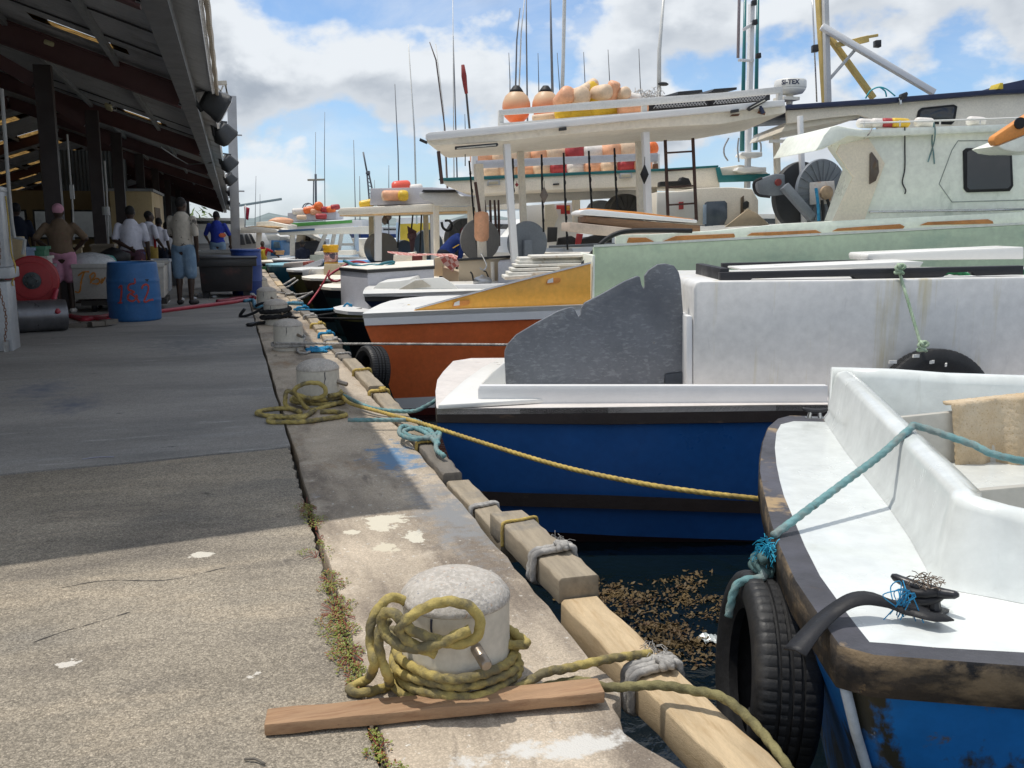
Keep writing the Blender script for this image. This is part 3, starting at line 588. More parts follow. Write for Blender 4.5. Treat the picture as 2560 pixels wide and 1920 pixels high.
fl=flood(); FN=['','second floodlight from the camera along the eave','third floodlight along the shed eave','fourth floodlight along the shed eave','fifth floodlight, small against the grey post','sixth and farthest floodlight beside the post']
for i,(u,v,y,s) in enumerate(((535,258,15.3,1.0),(557,331,20,.95),(569,405,28,1.0),(574,446,36,.95),(579,478,46,1.1),(583,508,58,1.35))):
    o=fl if i==0 else copy_tree(fl,label=FN[i]); o.location=PY(u,v,y); o.scale=(s,)*3; o.rotation_euler=(0,[.0,.25,.3,.3,.3,.35][i],[0,.5,.4,.4,.3,.1][i])
# ================================================================ tall grey lamp post
po=thing('lamp_post','tall square grey post with a lattice arm past the shed eave','post',(.24,38,0)); PM=mat('grey_painted_post',(.34,.34,.35),.5,.12,1.5,.05)
b=B(); t_=PY(579,240,38); b.beam((.28,38,0),(t_.x,38,t_.z),.34,.30,(0,1,0)); b.build('post',PM,po,bev=.015)
ar=mat('tan_steel_arm',(.40,.36,.30),.5,.2,3)
b=B(); q0,q1=PY(519,209,38),PY(567,207,38); b.beam(q0,q1,.2,.14); b.build('arm',ar,po)
b=B(); 
for a,c in (((540,214),(558,236)),((558,214),(548,236)),((562,212),(571,240)),((565,210),(567,240)),((533,222),(545,215))): b.beam(PY(*a,38),PY(*c,38),.05,.05)
b.build('lattice',ar,po)
for u,v in ((595,338),(601,478)): b=B(); p=PY(u,v,38); b.beam(p-V((.3,0,0)),p+V((.15,0,0)),.07,.05); b.build('peg',PM,po)
# ================================================================ quayside gear in the shade
def painted(b,pts,w,c,r,z0=0,out=.004):
    """brush stroke on an upright cylinder: pts=(angle in rad, z)"""
    P=[]
    q=curve([V((a*r,z,0)) for a,z in pts],.012)
    for i,p in enumerate(q):
        t=(q[min(i+1,len(q)-1)]-q[max(i-1,0)]).normalized(); nrm=V((-t.y,t.x,0))*w*random.uniform(.8,1.1); P.append((p-nrm,p+nrm))
    f=lambda p:V((c[0]+(r(p.y)+out)*math.cos(p.x/r0),c[1]+(r(p.y)+out)*math.sin(p.x/r0),z0+p.y))
    r0=c[2]; b.loft([[f(m.lerp(e,k/3)) for k in range(4)] for m,e in P])
BLU=mat('worn_blue_plastic',(.022,.115,.30),.5,.2,3,.1,30,spots=[((.10,.22,.36),3,.6,.8,(1,1,.3)),((.03,.08,.16),2,.62,.8)])
RED=mat('red_spray_paint',(.36,.045,.035),.7,.25,20)
dc=G(330,806); dx,dy=dc.x+.02,dc.y+.35
dr_=thing('plastic_drum','big blue plastic drum painted 1&2 in red, standing on the quay','drum',(dx,dy,0))
rad=lambda z:.35*(1+.03*math.sin(z/.82*math.pi))*(1-.06*(z/.82)**3)+(.006 if abs(z-.28)<.02 or abs(z-.56)<.02 else 0)
b=B(); b.lathe([(.33,0)]+[(rad(i*.02),i*.02) for i in range(1,42)]+[(.31,.83),(.29,.80),(.29,.5)],(dx,dy,0),40); b.build('body',BLU,dr_,smooth=True,auto=60)
def ang(u,v):  # pixel on drum face -> angle,z
    d=ray(u,v); 
    A=d[0]**2+d[1]**2; Bq=-2*(d[0]*dx+d[1]*dy); Cq=dx*dx+dy*dy-.355**2; t=(-Bq-math.sqrt(max(0,Bq*Bq-4*A*Cq)))/(2*A)
    return (math.atan2(d[1]*t-dy,d[0]*t-dx),HC+d[2]*t)
zb=lambda x,y:ang(x/3.95,440+y/3.95)
b=B()
class _R: pass
def st(pts,w):
    q=[zb(*p) for p in pts]; r0=.35
    P=curve([V((a*r0,z,0)) for a,z in q],.012); LL=[]
    for i,p in enumerate(P):
        t=(P[min(i+1,len(P)-1)]-P[max(i-1,0)]).normalized(); nr=V((-t.y,t.x,0))*w*random.uniform(.8,1.15)
        LL.append([V((dx+(rad(e.y)+.004)*math.cos(e.x/r0),dy+(rad(e.y)+.004)*math.sin(e.x/r0),e.y)) for e in (p-nr,p,p+nr)])
    b.loft(LL)
st([(1172,1108),(1198,1082),(1203,1120),(1199,1190),(1192,1248)],.013); st([(1168,1252),(1190,1253),(1214,1249)],.009)
st([(1330,1010),(1335,1060)],.009); st([(1330,1060),(1275,1075),(1270,1120),(1325,1145),(1275,1170),(1265,1215),(1310,1235),(1350,1200),(1345,1170)],.013); st([(1290,1160),(1340,1200),(1375,1250)],.013)
st([(1400,1115),(1410,1085),(1445,1070),(1465,1095),(1455,1150),(1425,1225),(1430,1245),(1475,1225),(1510,1220)],.013)
b.build('painted_numbers',RED,dr_)
b=B(); tri=[zb(1428,1020),zb(1470,1018),zb(1452,1045)]; b.add([V((dx+(rad(z)+.006)*math.cos(a),dy+(rad(z)+.006)*math.sin(a),z)) for a,z in tri],[(0,1,2)]); b.build('cut_hole',black,dr_)
# white bin JB on a trolley
BIN=mat('dirty_white_bin',(.50,.48,.44),.55,.12,2,.1,30,spots=[((.33,.29,.24),3,.58,.8)]); ORG=mat('orange_spray_paint',(.50,.20,.03),.7,.2,20)
bb=thing('fish_bin','dirty white fish bin sprayed with orange letters beside the pink shorts','bin',(-1.75,16.1,0))
q=lambda x,y,Y=15.6:PY(x/3.95,440+y/3.95,Y)
lo,hi=q(712,1225),q(725,905); b=B(); b.loft([[V((lo.x+.03,15.65,lo.z)),V((-1.0,15.65,lo.z)),V((-1.0,16.7,lo.z)),V((lo.x+.03,16.7,lo.z))],[V((hi.x-.03,15.6,hi.z)),V((-.98,15.6,hi.z)),V((-.98,16.75,hi.z)),V((hi.x-.03,16.75,hi.z))]],True,True,False)
b.build('tub',BIN,bb,bev=.02); b=B(); b.box(((hi.x-1.0)/2,15.6,hi.z+.02),(abs(hi.x+1.0)+.06,.06,.07)); b.box(((hi.x-1.0)/2,16.75,hi.z+.02),(abs(hi.x+1.0)+.06,.06,.07)); b.box((hi.x-.03,16.17,hi.z+.02),(.06,1.1,.07)); b.build('rim',BIN,bb,bev=.01)
b=B()
def flat(pts,w,Y):
    P=curve([q(x,y,Y) for x,y in pts],.015); LL=[]
    for i,p in enumerate(P):
        t=(P[min(i+1,len(P)-1)]-P[max(i-1,0)]).normalized(); nr=V((-t.z,0,t.x))*w*random.uniform(.7,1.2); LL.append([p-nr,p+nr])
    b.loft(LL)
for s in (((770,985),(820,950),(880,945)),((830,950),(805,1030),(790,1130),(770,1150),(740,1140)),((885,985),(900,1040),(890,1060)),((885,985),(925,955),(940,985),(905,1030),(960,1010),(985,1040),(960,1065),(910,1060)),((1010,1010),(1000,1060),(1040,1000))): flat(s,.013,15.585)
b.build('painted_letters',ORG,bb)
b=B(); b.box((-1.6,16.15,lo.z-.06),(1.25,.9,.08)); b.build('trolley_frame',mat('dark_steel_frame',(.04,.035,.03)),bb)
for x,y in ((-2.05,15.8),(-1.15,15.8),(-2.05,16.5),(-1.15,16.5)): b=B(); b.lathe([(.09,-.03),(.1,-.02),(.1,.02),(.09,.03)],(x,y,.1),14,(1,0,0)); b.build('wheel',black,bb)
ICE=mat('crushed_ice_bag',(.55,.56,.57),.3,.1,10,.5,30)
b=B(); b.ell(q(890,880,16.1)+V((0,0,0)),(.40,.34,.20),20,12,noise=.03); tag(b.build('ice_bag',ICE,loc=q(890,880,16.1)-V((0,0,.2)),smooth=True),'clear bag of ice heaped on the white bin','bag')
b=B(); b.ell(q(1010,850,16.3),(.22,.2,.12),12,8,noise=.12); tag(b.build('teal_bag',mat('teal_plastic_bag',(.10,.34,.30),.35,.2,8),loc=q(1010,850,16.3),smooth=True),'teal plastic bag on the bin behind the blue drum','bag')
b=B(); b.ell(q(1110,810,16.5),(.26,.2,.16),12,8,noise=.15); tag(b.build('black_bag',black,loc=q(1110,810,16.5),smooth=True),'black bag lying behind the blue drum','bag')
# hose reel on its post
RDP=mat('red_painted_steel',(.34,.025,.03),.45,.15,4,.05); POS=mat('beige_timber_post',(.40,.31,.18),.7,.2,2,.2,30)
rc=PY(81,701,13.4); hr=thing('hose_reel','red hose reel mounted on a beige post at the left of the quay','hose reel',(rc.x,rc.y,0))
b=B(); b.lathe([(.30,-.0),(.315,.015),(.30,.03),(.24,.035),(.235,.05),(.11,.055),(.10,.04),(0,.04)],rc,40,(0.12,-1,0)); b.lathe([(.30,0),(.315,.01),(.30,.02),(0,.02)],rc+V((-.03,.24,0)),40,(0.12,-1,0)); b.lathe([(.2,0),(.2,.24)],rc+V((-.03,.24,0)),30,(0.12,-1,0)); b.build('reel_disc',RDP,hr,smooth=True,auto=35)
b=B(); b.lathe([(.11,0),(.11,.02),(.05,.03),(.05,.05),(0,.05)],rc+V((.004,-.05,0)),20,(0.12,-1,0)); b.build('hub',mat('dark_hub',(.04,.05,.055),.4,.3,20),hr,smooth=True,auto=35)
b=B(); 
for k in range(5): a=k*1.2566; b.lathe([(.012,0),(.012,.02),(0,.02)],rc+V((.07*math.cos(a),-.075,.07*math.sin(a))),8,(0,-1,0))
b.build('bolts',steel,hr)
b=B(); b.box((rc.x-.2,rc.y+.3,.6),(.17,.15,1.2)); b.build('post',POS,hr,bev=.01)
HOS=mat('red_rubber_hose',(.36,.03,.05),.4,.15,6)
zz=lambda x,y:G(x/3.16,440+y/3.16,.03)
rope('water_hose',[rc+V((.28,-.05,-.12)),PY(134,760,13.2),PY(148,783,13.0)]+[zz(*a) for a in ((500,1105),(560,1108),(640,1120),(760,1118),(860,1105),(1000,1095),(1240,1072),(1400,1052),(1560,1032),(1720,1012),(1850,995),(1960,975))],.035,HOS,'long red water hose snaking from the reel across the quay',strand=0,n=8,step=.06)
rope('water_hose',[zz(*a) for a in ((1715,992),(1790,985),(1870,970),(1990,960),(2010,963))],.04,mat('dark_red_hose',(.2,.015,.03),.4),'short dark red hose beside the dark fish bin',strand=0,n=8,step=.06)
rope('water_hose',[zz(*a) for a in ((560,1105),(660,1135),(740,1125),(800,1130),(860,1138))],.035,HOS,'loose red hose end curled at the foot of the blue drum',strand=0,n=8,step=.06)
rope('mooring_rope',[zz(1930,988),zz(2000,982),V((.38,15.5,.05)),V((.52,15.55,.06)),V((.75,15.7,.06)),V((.95,15.6,.08)),V((1.1,15.2,.1))],.03,mat('teal_hose_rope',(.06,.2,.3),.6),'dull teal rope running behind the bare bollard')
rope('rope_loop',[PY(u,v,11.3) for u,v in ((14,490),(22,560),(28,630),(38,665),(36,690),(30,705),(33,715))],.008,YR2,'thin yellow cord hanging by the hose reel post')
# steel drum lying on its side
c=PY(66,795,13.0); c.z=.205
sd_=thing('steel_drum','dented grey steel cylinder lying on the quay under the hose reel','drum',(c.x,c.y,0))
ax=V((.93,.30,0)).normalized(); b=B(); b.lathe([(.16,-.30),(.2,-.30),(.205,-.28),(.2,-.27),(.2,.27),(.195,.29),(.0,.29)],c+ax*.17,32,ax); b.build('shell',mat('dull_galvanised_shell',(.16,.16,.17),.35,.3,4,.15,20,metal=.6),sd_,smooth=True,auto=35); b=B(); b.lathe([(.16,-.28),(.12,-.2),(0,-.2)],c+ax*.17,24,ax); b.build('dark_opening',black,sd_,smooth=True)
b=B(); 
for i in range(4): b.box((-1.95+i*.12,13.4+.1*(i%2),.03+.01*i),(.22,.12,.06),.3*i)
tag(b.build('timber_scraps',WL3,loc=(-1.8,13.4,0)),'small wooden chocks on the ground beside the steel drum','wood')
# white freezer cabinet at the left edge
fz=thing('white_cabinet','stained white steel cabinet with a hanging chain at the far left','cabinet',(-2.35,11.2,0))
p1=PY(20,480,11.5); p0=PY(20,665,11.5); b=B(); b.box((p1.x-.5,11.3,(p1.z+p0.z)/2),(1.0,.4,p1.z-p0.z)); b.box((p1.x-.5,11.3,p1.z+.02),(1.02,.42,.06)); b.build('upper_case',mat('stained_white_steel',(.40,.41,.42),.4,.15,3,.05,spots=[((.25,.16,.12),5,.66,.75,(1,1,.4))]),fz,bev=.02)
b=B(); b.box((p1.x-.49,11.3,p0.z-.06),(1.06,.44,.12)); b.box((p1.x-.51,11.3,p0.z/2-.1),(1.0,.4,p0.z-.1)); b.build('lower_case',MC['stained_white_steel'],fz,bev=.02)
for k in range(2): b=B(); b.box((p1.x-.06-k*.9,11.05,.06),(.05,.05,.14)); b.build('foot',steel,fz)
ch=thing('chain','rusty chain hanging down the white cabinet','chain',(p1.x-.02,10.96,.1)); b=B()
for i in range(34): 
    z=1.3-i*.035; a=i%2; M=Matrix.Rotation(1.57*a,3,'Z'); b.tube([V((p1.x-.04+.02*math.sin(i*.3),10.95,z))+M@V((.011*math.cos(t*.785),0,.024*math.sin(t*.785))) for t in range(9)],.004,5)
b.build('links',rust,ch)
# buckets, crates and boxes at the stalls
def crate(name,u0,v0,u1,v1,Y,dep,m,lbl,cat,rimm=None):
    a,c=PY(u0,v1,Y),PY(u1,v0,Y); o=thing(name,lbl,cat,((a.x+c.x)/2,Y+dep/2,max(0,a.z))); ax,cx=a.x,c.x; h=c.z-a.z; t=.02
    b=B(); b.box(((ax+cx)/2,Y+t/2,(a.z+c.z)/2),(cx-ax,t,h)); b.box(((ax+cx)/2,Y+dep-t/2,(a.z+c.z)/2),(cx-ax,t,h)); b.box((ax+t/2,Y+dep/2,(a.z+c.z)/2),(t,dep-2*t-.004,h)); b.box((cx-t/2,Y+dep/2,(a.z+c.z)/2),(t,dep-2*t-.004,h)); b.box(((ax+cx)/2,Y+dep/2,a.z+.012),(cx-ax-2*t-.004,dep-2*t-.004,.02)); b.build('walls',m,o)
    b=B(); 
    for yy,dd in ((Y-.012,.024),(Y+dep+.012,.024)): b.box(((ax+cx)/2,yy,c.z-.02),(cx-ax+.05,dd,.045))
    for xx in (ax-.013,cx+.013): b.box((xx,Y+dep/2,c.z-.02),(.024,dep,.045))
    b.build('rim',rimm or m,o); return o
crate('plastic_crate',60,619,82,646,14.6,.4,mat('pale_blue_plastic',(.25,.33,.48),.5),'pale blue crate on the stall left of the pink cap man','crate')
crate('plastic_crate',83,617,109,642,14.7,.4,mat('green_plastic',(.05,.18,.10),.5),'green crate on the stall beside the pale blue one','crate')
crate('foam_box',58,641,114,662,14.5,.5,BIN,'white foam box under the two small crates','box'); crate('counter_box',66,663,118,775,14.6,.6,mat('grey_counter',(.2,.21,.22)),'grey counter box behind the hose reel','counter')
crate('stall_box',232,611,282,672,18.5,.5,mat('tan_stall_wood',(.22,.18,.13)),'low tan box behind the ice bag','box'); crate('post_box',190,612,202,655,17,.15,POS,'pale wooden post stub behind the ice bag','post')
wb=crate('white_cooler',378,650,421,728,17.8,.7,mat('white_cooler_plastic',(.52,.54,.57),.4,.1),'white upright cooler box right of the blue drum','cooler')
crate('blue_bucket',372,697,406,757,17.0,.3,BLU,'small blue tub standing right behind the blue drum','tub')
crate('grey_crate',422,682,447,712,22,.4,mat('grey_plastic',(.08,.085,.09)),'grey crate on the floor behind the denim shorts','crate'); crate('foam_box',446,688,458,711,21.5,.3,BIN,'small white foam box behind the denim shorts','box')
DBN=mat('dark_stained_bin',(.022,.02,.021),.5,.3,2,.15,30,spots=[((.09,.035,.03),2.4,.55,.75)])
fb=thing('fish_bin','big dark stained fish bin with a heavy rim at the shed corner','bin',(-.3,19,0))
a_,c_=PY(500,735,18.0),PY(634,650,18.0); b=B(); b.loft([[V((a_.x+.03,18.05,.12)),V((c_.x-.05,18.05,.12)),V((c_.x-.05,19.2,.12)),V((a_.x+.03,19.2,.12))],[V((a_.x,18,c_.z)),V((c_.x-.01,18,c_.z)),V((c_.x-.01,19.25,c_.z)),V((a_.x,19.25,c_.z))]],True,True,True); b.build('tub',DBN,fb,bev=.02)
b=B(); b.box(((a_.x+c_.x)/2,18.6,c_.z-.04),(c_.x-a_.x+.1,1.35,.14)); b.box(((a_.x+c_.x)/2,18.6,c_.z+.045),(c_.x-a_.x+.14,1.4,.03)); b.build('lid',mat('dark_lid',(.035,.035,.036),.45),fb,bev=.01)
for x in (a_.x+.1,c_.x-.15): 
    for y in (18.2,19.1): b=B(); b.box((x,y,.06),(.12,.12,.12)); b.build('foot',DBN,fb)
crate('fish_tray',497,627,610,655,20.2,1.0,mat('grey_tray',(.27,.27,.26),.5,.15),'long grey fish tray behind the dark bin','tray')
pd=PY(640,690,18.9); o=thing('plastic_drum','blue drum standing half hidden behind the dark fish bin','drum',(pd.x-.17,18.9,0)); b=B(); b.lathe([(.27,0),(.29,.03),(.29,.25),(.3,.27),(.29,.29),(.29,.55),(.3,.57),(.29,.59),(.28,.82),(.26,.86),(.0,.86)],(pd.x-.17,18.9,0),24); b.build('body',mat('deep_blue_plastic',(.02,.06,.26),.45,.15),o,smooth=True,auto=40); b=B(); b.lathe([(.285,.83),(.295,.85),(.285,.88)],(pd.x-.17,18.9,0),24); b.build('rim',MC['deep_blue_plastic'],o)
LIT=mat('white_foam_scrap',(.6,.6,.6),.6)
for i,(u,v,s) in enumerate(((630,737,.07),(412,752,.09),(453,748,.06),(507,738,.1),(536,742,.05),(486,745,.05))): 
    b=B(); b.ell(G(u,v,s*.4),(s,s*.7,s*.5),8,6,noise=.2); tag(b.build('foam_scrap',LIT,loc=G(u,v)),['white foam scrap at the corner of the dark bin','white scrap on the wet floor by the cooler','scrap of foam between the man and the cooler','pale lump under the dark bin','tiny scrap below the dark bin','pale scrap by the heels of the tall man'][i],'litter')
# green bush and pale boats glimpsed through the shed end
b=B()
for i in range(500):
    p=V((random.gauss(-3.4,1.4),84+random.gauss(0,1.5),abs(random.gauss(0,1))*1.2)); d=V((random.gauss(0,1),random.gauss(0,1),random.gauss(0,1))).normalized()*.35; e=V((-d.y,d.x,.1))*.5; b.add([p-e,p+d,p+e,p-d],[(0,1,2,3)])
bs=thing('bush','bright green bush seen through the far end of the shed','bush',(-3.4,84,0)); b.build('foliage',mat('bush_leaf',(.09,.15,.03),.6,.4,3),bs); b=B(); b.tube([(-3.4,84,0),(-3.4,84,.8)],.1); b.build('stem',WL3,bs)
# ================================================================ people
SK=mat('dark_brown_skin',(.045,.024,.016),.5,.12,6,.05); 
def cloth(n,c,spots=()): return mat(n,c,.85,.15,5,.25,18,spots=spots,spec=.2,bdist=.02)
def fuse(b,name,m,parent,vox,it=2):
    o=b.build(name,m,parent,smooth=True); md=o.modifiers.new('r','REMESH'); md.mode='VOXEL'; md.voxel_size=vox
    s=o.modifiers.new('s','SMOOTH'); s.iterations=it; s.factor=.5
    dg=bpy.context.evaluated_depsgraph_get(); me=bpy.data.meshes.new_from_object(o.evaluated_get(dg)); me.name=name; o.modifiers.clear(); old=o.data; o.data=me; bpy.data.meshes.remove(old)
    me.polygons.foreach_set('use_smooth',[True]*len(me.polygons)); 
    if not me.materials: me.materials.append(m)
    return o
def limb(b,ps,rs,n=10):
    b.tube(ps,rs,n)
    for p,r in zip(ps,rs): b.ell(p,(r,r,r),n,6)
def person(lbl,loc,rz,h,shirt,short=None,arms=None,legs=None,lean=0,hat=None,hair=True,slen=.5,pants=.62,apron=None,turn=0,vox=.014,shoe=None,sit=0,trim=None,wide=1.0):
    """facing +y before rz; joints in metres for a 1.75 m body"""
    k=h/1.75; M=Matrix.Rotation(rz,3,'Z'); Lc=V(loc)
    def T(p,up=True):
        p=V(p)
        if up and lean:   # bend at the hips
            c,s=math.cos(lean),math.sin(lean); y,z=p.y,p.z-.95; p=V((p.x,y*c+z*s,.95+z*c-y*s))
        p.z-=sit; return Lc+(M@p)*k
    o=thing('person',lbl,'person',loc)
    A=arms or [((-.24,-.02,1.16),(-.25,.04,.92)),((.24,-.02,1.16),(.25,.04,.92))]
    G_=legs or [((-.10,.015,.50),(-.10,-.03,.09)),((.10,.015,.50),(.10,-.03,.09))]
    w=wide
    b=B()
    limb(b,[T((0,0,.94)),T((0,-.005,1.10)),T((0,-.0,1.28)),T((0,-.01,1.40)),T((0,0,1.47)),T((0,.015,1.55))],[.145*k*w,.135*k*w,.15*k*w,.12*k,.06*k,.058*k],14)
    b.ell(T((0,0,1.30)),(.19*k*w,.12*k*w,.16*k),14,8,M); b.ell(T((0,0,.93)),(.175*k*w,.13*k*w,.13*k),14,8,M)
    hm=M@Matrix.Rotation(turn,3,'Z'); hc=T((0,.02,1.63))
    b.ell(hc,(.076*k,.096*k,.118*k),16,12,hm); b.ell(hc+hm@V((0,.03,-.06))*k,(.058*k,.062*k,.062*k),12,8,hm)
    b.ell(hc+hm@V((0,.098,-.02))*k,(.016*k,.022*k,.026*k),8,6,hm); b.ell(hc+hm@V((0,.088,-.062))*k,(.026*k,.012*k,.012*k),8,6,hm)
    for s in(-1,1): b.ell(hc+hm@V((s*.08,-.005,-.01))*k,(.014*k,.026*k,.036*k),8,6,hm); b.ell(hc+hm@V((s*.03,.088,.015))*k,(.014*k,.012*k,.01*k),8,6,hm)
    for s,(el,wr) in zip((-1,1),A):
        sh=T((s*.185*w,-.005,1.40)); e=T(el); wv=T(wr); limb(b,[sh,sh.lerp(e,.5),e,e.lerp(wv,.4),wv],[.056*k,.05*k,.042*k,.04*k,.028*k],10)
        d=(wv-e).normalized(); sd=d.cross(M@V((0,1,0))); sd=sd.normalized() if sd.length>.1 else d.orthogonal().normalized()
        b.ell(wv+d*.05*k,(.036*k,.022*k,.05*k),10,6,Matrix((sd,d.cross(sd),d)).transposed())
        for f in range(4): q=wv+d*.085*k+sd*(f-1.5)*.019*k; b.tube([q,q+d*.04*k,q+d*(.068+.008*(f in(1,2)))*k+d.cross(sd)*.02*k],[.0105*k,.010*k,.009*k],6)
        b.tube([wv+d*.03*k+sd*.03*k*-s,wv+d*.06*k+sd*.055*k*-s,wv+d*.085*k+sd*.055*k*-s],[.012*k,.011*k,.009*k],6)
    for s,(kn,an) in zip((-1,1),G_):
        hp=T((s*.09*w,0,.92),False); kq=T(kn,False); aq=T(an,False); limb(b,[hp,hp.lerp(kq,.5),kq,kq.lerp(aq,.3),aq],[.095*k*w,.082*k*w,.056*k,.058*k,.036*k],12)
        limb(b,[aq-V((0,0,.035))*k,aq+(M@V((s*.02,.08,-.045)))*k,aq+(M@V((s*.03,.165,-.055)))*k],[.042*k,.04*k,.028*k],8)
    fuse(b,'body',SK,o,vox)
    b=B(); e_=.022*k
    limb(b,[T((0,0,1.0)),T((0,-.005,1.10)),T((0,0,1.28)),T((0,-.01,1.40)),T((0,-.005,1.45))],[.165*k*w,.158*k*w,.165*k*w,.135*k,.075*k],14)
    b.ell(T((0,0,1.30)),(.20*k*w,.14*k*w,.165*k),14,8,M); b.ell(T((0,0,.98)),(.19*k*w,.15*k*w,.11*k),14,8,M)
    for s,(el,wr) in zip((-1,1),A):
        sh=T((s*.185*w,-.005,1.40)); e=T(el); q=sh.lerp(e,min(1,slen*1.7)); limb(b,[sh,sh.lerp(q,.5),q],[.064*k,.062*k,.06*k],10)
        if slen>.7: limb(b,[e,e.lerp(T(wr),.85)],[.06*k,.048*k],10)
    so=fuse(b,'shirt',shirt,o,vox*1.15,3)
    if trim:
        b=B(); b.tube([T((s,.0,z)) for s,z in ((.12,1.42),(.17,1.3),(.19,1.1),(.18,.95))],.03*k,6); b.tube([T((-.05,-.16,1.35)),T((.02,-.165,1.2)),T((.1,-.16,1.05))],.03*k,6); b.build('trim',trim,so)
    if short:
        b=B(); b.ell(T((0,-.005,.95),False),(.195*k*w,.155*k*w,.13*k),14,8,M)
        for s,(kn,an) in zip((-1,1),G_):
            hp=T((s*.09*w,0,.92),False); kq=T(kn,False); aq=T(an,False); t=pants
            pts=[hp,hp.lerp(kq,min(1,t))]; rs=[.115*k*w,.10*k*w]
            if t>1: pts+=[kq.lerp(aq,min(.92,t-1))]; rs=[.115*k*w,.082*k,.07*k]
            limb(b,pts,rs,12)
        fuse(b,'trousers' if pants>1.3 else 'shorts',short,o,vox*1.15,3)
    if hat:
        b=B(); b.ell(hc+hm@V((0,-.005,.035))*k,(.09*k,.108*k,.098*k),16,10,hm); b.ell(hc+hm@V((0,.11,.03))*k,(.07*k,.075*k,.01*k),12,6,hm); fuse(b,'cap',hat,o,vox*.8,1)
    elif hair:
        b=B(); b.ell(hc+hm@V((0,-.018,.03))*k,(.083*k,.095*k,.10*k),16,10,hm); fuse(b,'hair',mat('black_hair',(.008,.007,.007),.8,.3,40,.4,80),o,vox*.8,1)
    if shoe:
        b=B()
        for s,(kn,an) in zip((-1,1),G_):
            aq=T(an,False); limb(b,[aq-V((0,0,.04))*k,aq+(M@V((s*.02,.08,-.05)))*k,aq+(M@V((s*.03,.17,-.055)))*k],[.05*k,.047*k,.036*k],8)
        fuse(b,'shoes',shoe,o,vox,1)
    if apron:
        b=B(); b.grid(lambda i,j:T(((i-.5)*(.34 if j<.62 else .22),.19+.02*math.cos((i-.5)*5)-.10*abs(i-.5)**2*4,.55+.85*j)),6,10); b.build('apron',apron,so,smooth=True,sol=.012); 
        b=B(); b.tube([T((-.1,.16,1.38)),T((-.12,.05,1.46)),T((-.1,-.05,1.44))],.014*k,6); b.tube([T((.1,.16,1.38)),T((.12,.05,1.46)),T((.1,-.05,1.44))],.014*k,6); b.build('straps',apron,so)
    return o
LV=cloth('tan_printed_tee',(.15,.105,.07),[((.32,.06,.12),6,.62,.68,(.4,1,1.6)),((.08,.06,.045),4,.6,.7)]); PK=cloth('pink_cotton_shorts',(.52,.25,.34)); WT=cloth('white_cotton_tee',(.62,.62,.70)); DN=cloth('washed_denim',(.17,.26,.37),[((.30,.40,.5),4,.55,.75)])
GT=cloth('pale_grey_printed_tee',(.46,.42,.36),[((.11,.10,.09),5.5,.60,.63)]); BT=cloth('royal_blue_tee',(.025,.045,.30)); NV=cloth('navy_cotton',(.012,.016,.03)); RT=cloth('red_cotton_tee',(.33,.02,.025)); YA=mat('yellow_oilskin',(.58,.42,.03),.35,.1,4)
FLW=cloth('dark_floral_shorts',(.10,.05,.07),[((.35,.12,.1),14,.58,.64),((.1,.13,.3),11,.62,.66)])
p=G(166,783); person('person in a pink cap and pink shorts, hands on hips by the white bin',(p.x,p.y,0),.1,1.66,LV,PK,arms=[((-.36,-.06,1.2),(-.2,.08,1.05)),((.38,-.04,1.2),(.2,.07,1.02))],hat=cloth('pink_cap_cloth',(.55,.28,.36)),hair=False,shoe=mat('white_shoe',(.6,.58,.56),.5),pants=.8,turn=-.2,wide=1.08)
p=PY(335,690,17.0); person('person in a white tee standing behind the blue drum, arms crossed behind the back',(p.x+.0,17.0,0),-.1,1.66,WT,FLW,arms=[((-.27,-.08,1.15),(-.02,-.19,1.02)),((.27,-.03,1.12),(.27,.02,.84))],pants=.9,turn=.2,wide=1.12,shoe=NV)
p=G(466,763); person('tall person in a printed pale tee and denim shorts looking towards the boats',(p.x,p.y+.1,0),-.35,1.80,GT,DN,arms=[((-.24,.1,1.14),(-.02,.26,.96)),((.24,-.04,1.12),(.21,.04,.85))],pants=.98,turn=-.3,shoe=mat('dark_sandal',(.02,.018,.018),.6))
# print on the tee: a dark bird-like blot
b=B(); tp=PY(462,555,p.y-.12)
for q in (((-.03,.16),(.02,.24),(.05,.15)),((.0,.1),(.06,.12),(.08,-.02)),((-.05,.04),(.02,.06),(.0,-.08)),((.03,-.02),(.08,-.06),(.04,-.14))): b.add([tp+V((a*1.1,0,z)) for a,z in q],[(0,1,2)])
tag(b.build('shirt_print',NV,bpy.data.objects[[o.name for o in bpy.data.objects if o.name.startswith('shirt') and o.parent and 'tall person' in o.parent.get('label','')][0]]),'','') if 0 else None
p=PY(62,700,18.2); person('person in dark clothes in deep shade behind the pink cap man',(p.x-.05,18.2,0),.3,1.72,NV,NV,pants=1.8,turn=.3)
p=PY(549,700,23.5); person('person in a royal blue tee working behind the dark fish bin',(p.x,23.5,0),-.1,1.66,BT,DN,arms=[((-.3,.12,1.16),(-.25,.3,1.0)),((.3,.04,1.14),(.3,.12,.92))],pants=1.7)
o=[x for x in C.objects if x.name.startswith('shirt')][-1]; b=B(); c=PY(556,588,23.30); b.ell(c,(.085,.01,.055),10,6); b.build('chest_print',mat('orange_print',(.62,.14,.06),.7),o)
p=PY(381,700,20.5); person('person in a white vest with red trim behind the white cooler',(p.x,20.5,0),-.9,1.62,WT,mat('mustard_trousers',(.35,.24,.05),.8),arms=[((-.26,.05,1.15),(-.1,.2,1.0)),((.3,-.02,1.14),(.22,.16,.98))],pants=1.7,turn=-.5,trim=RT)
p=PY(405,700,24); person('seated person in a white tee in the shade by the kiosk',(p.x,24,0),-.5,1.62,WT,NV,pants=1.7,sit=.12,turn=.4)
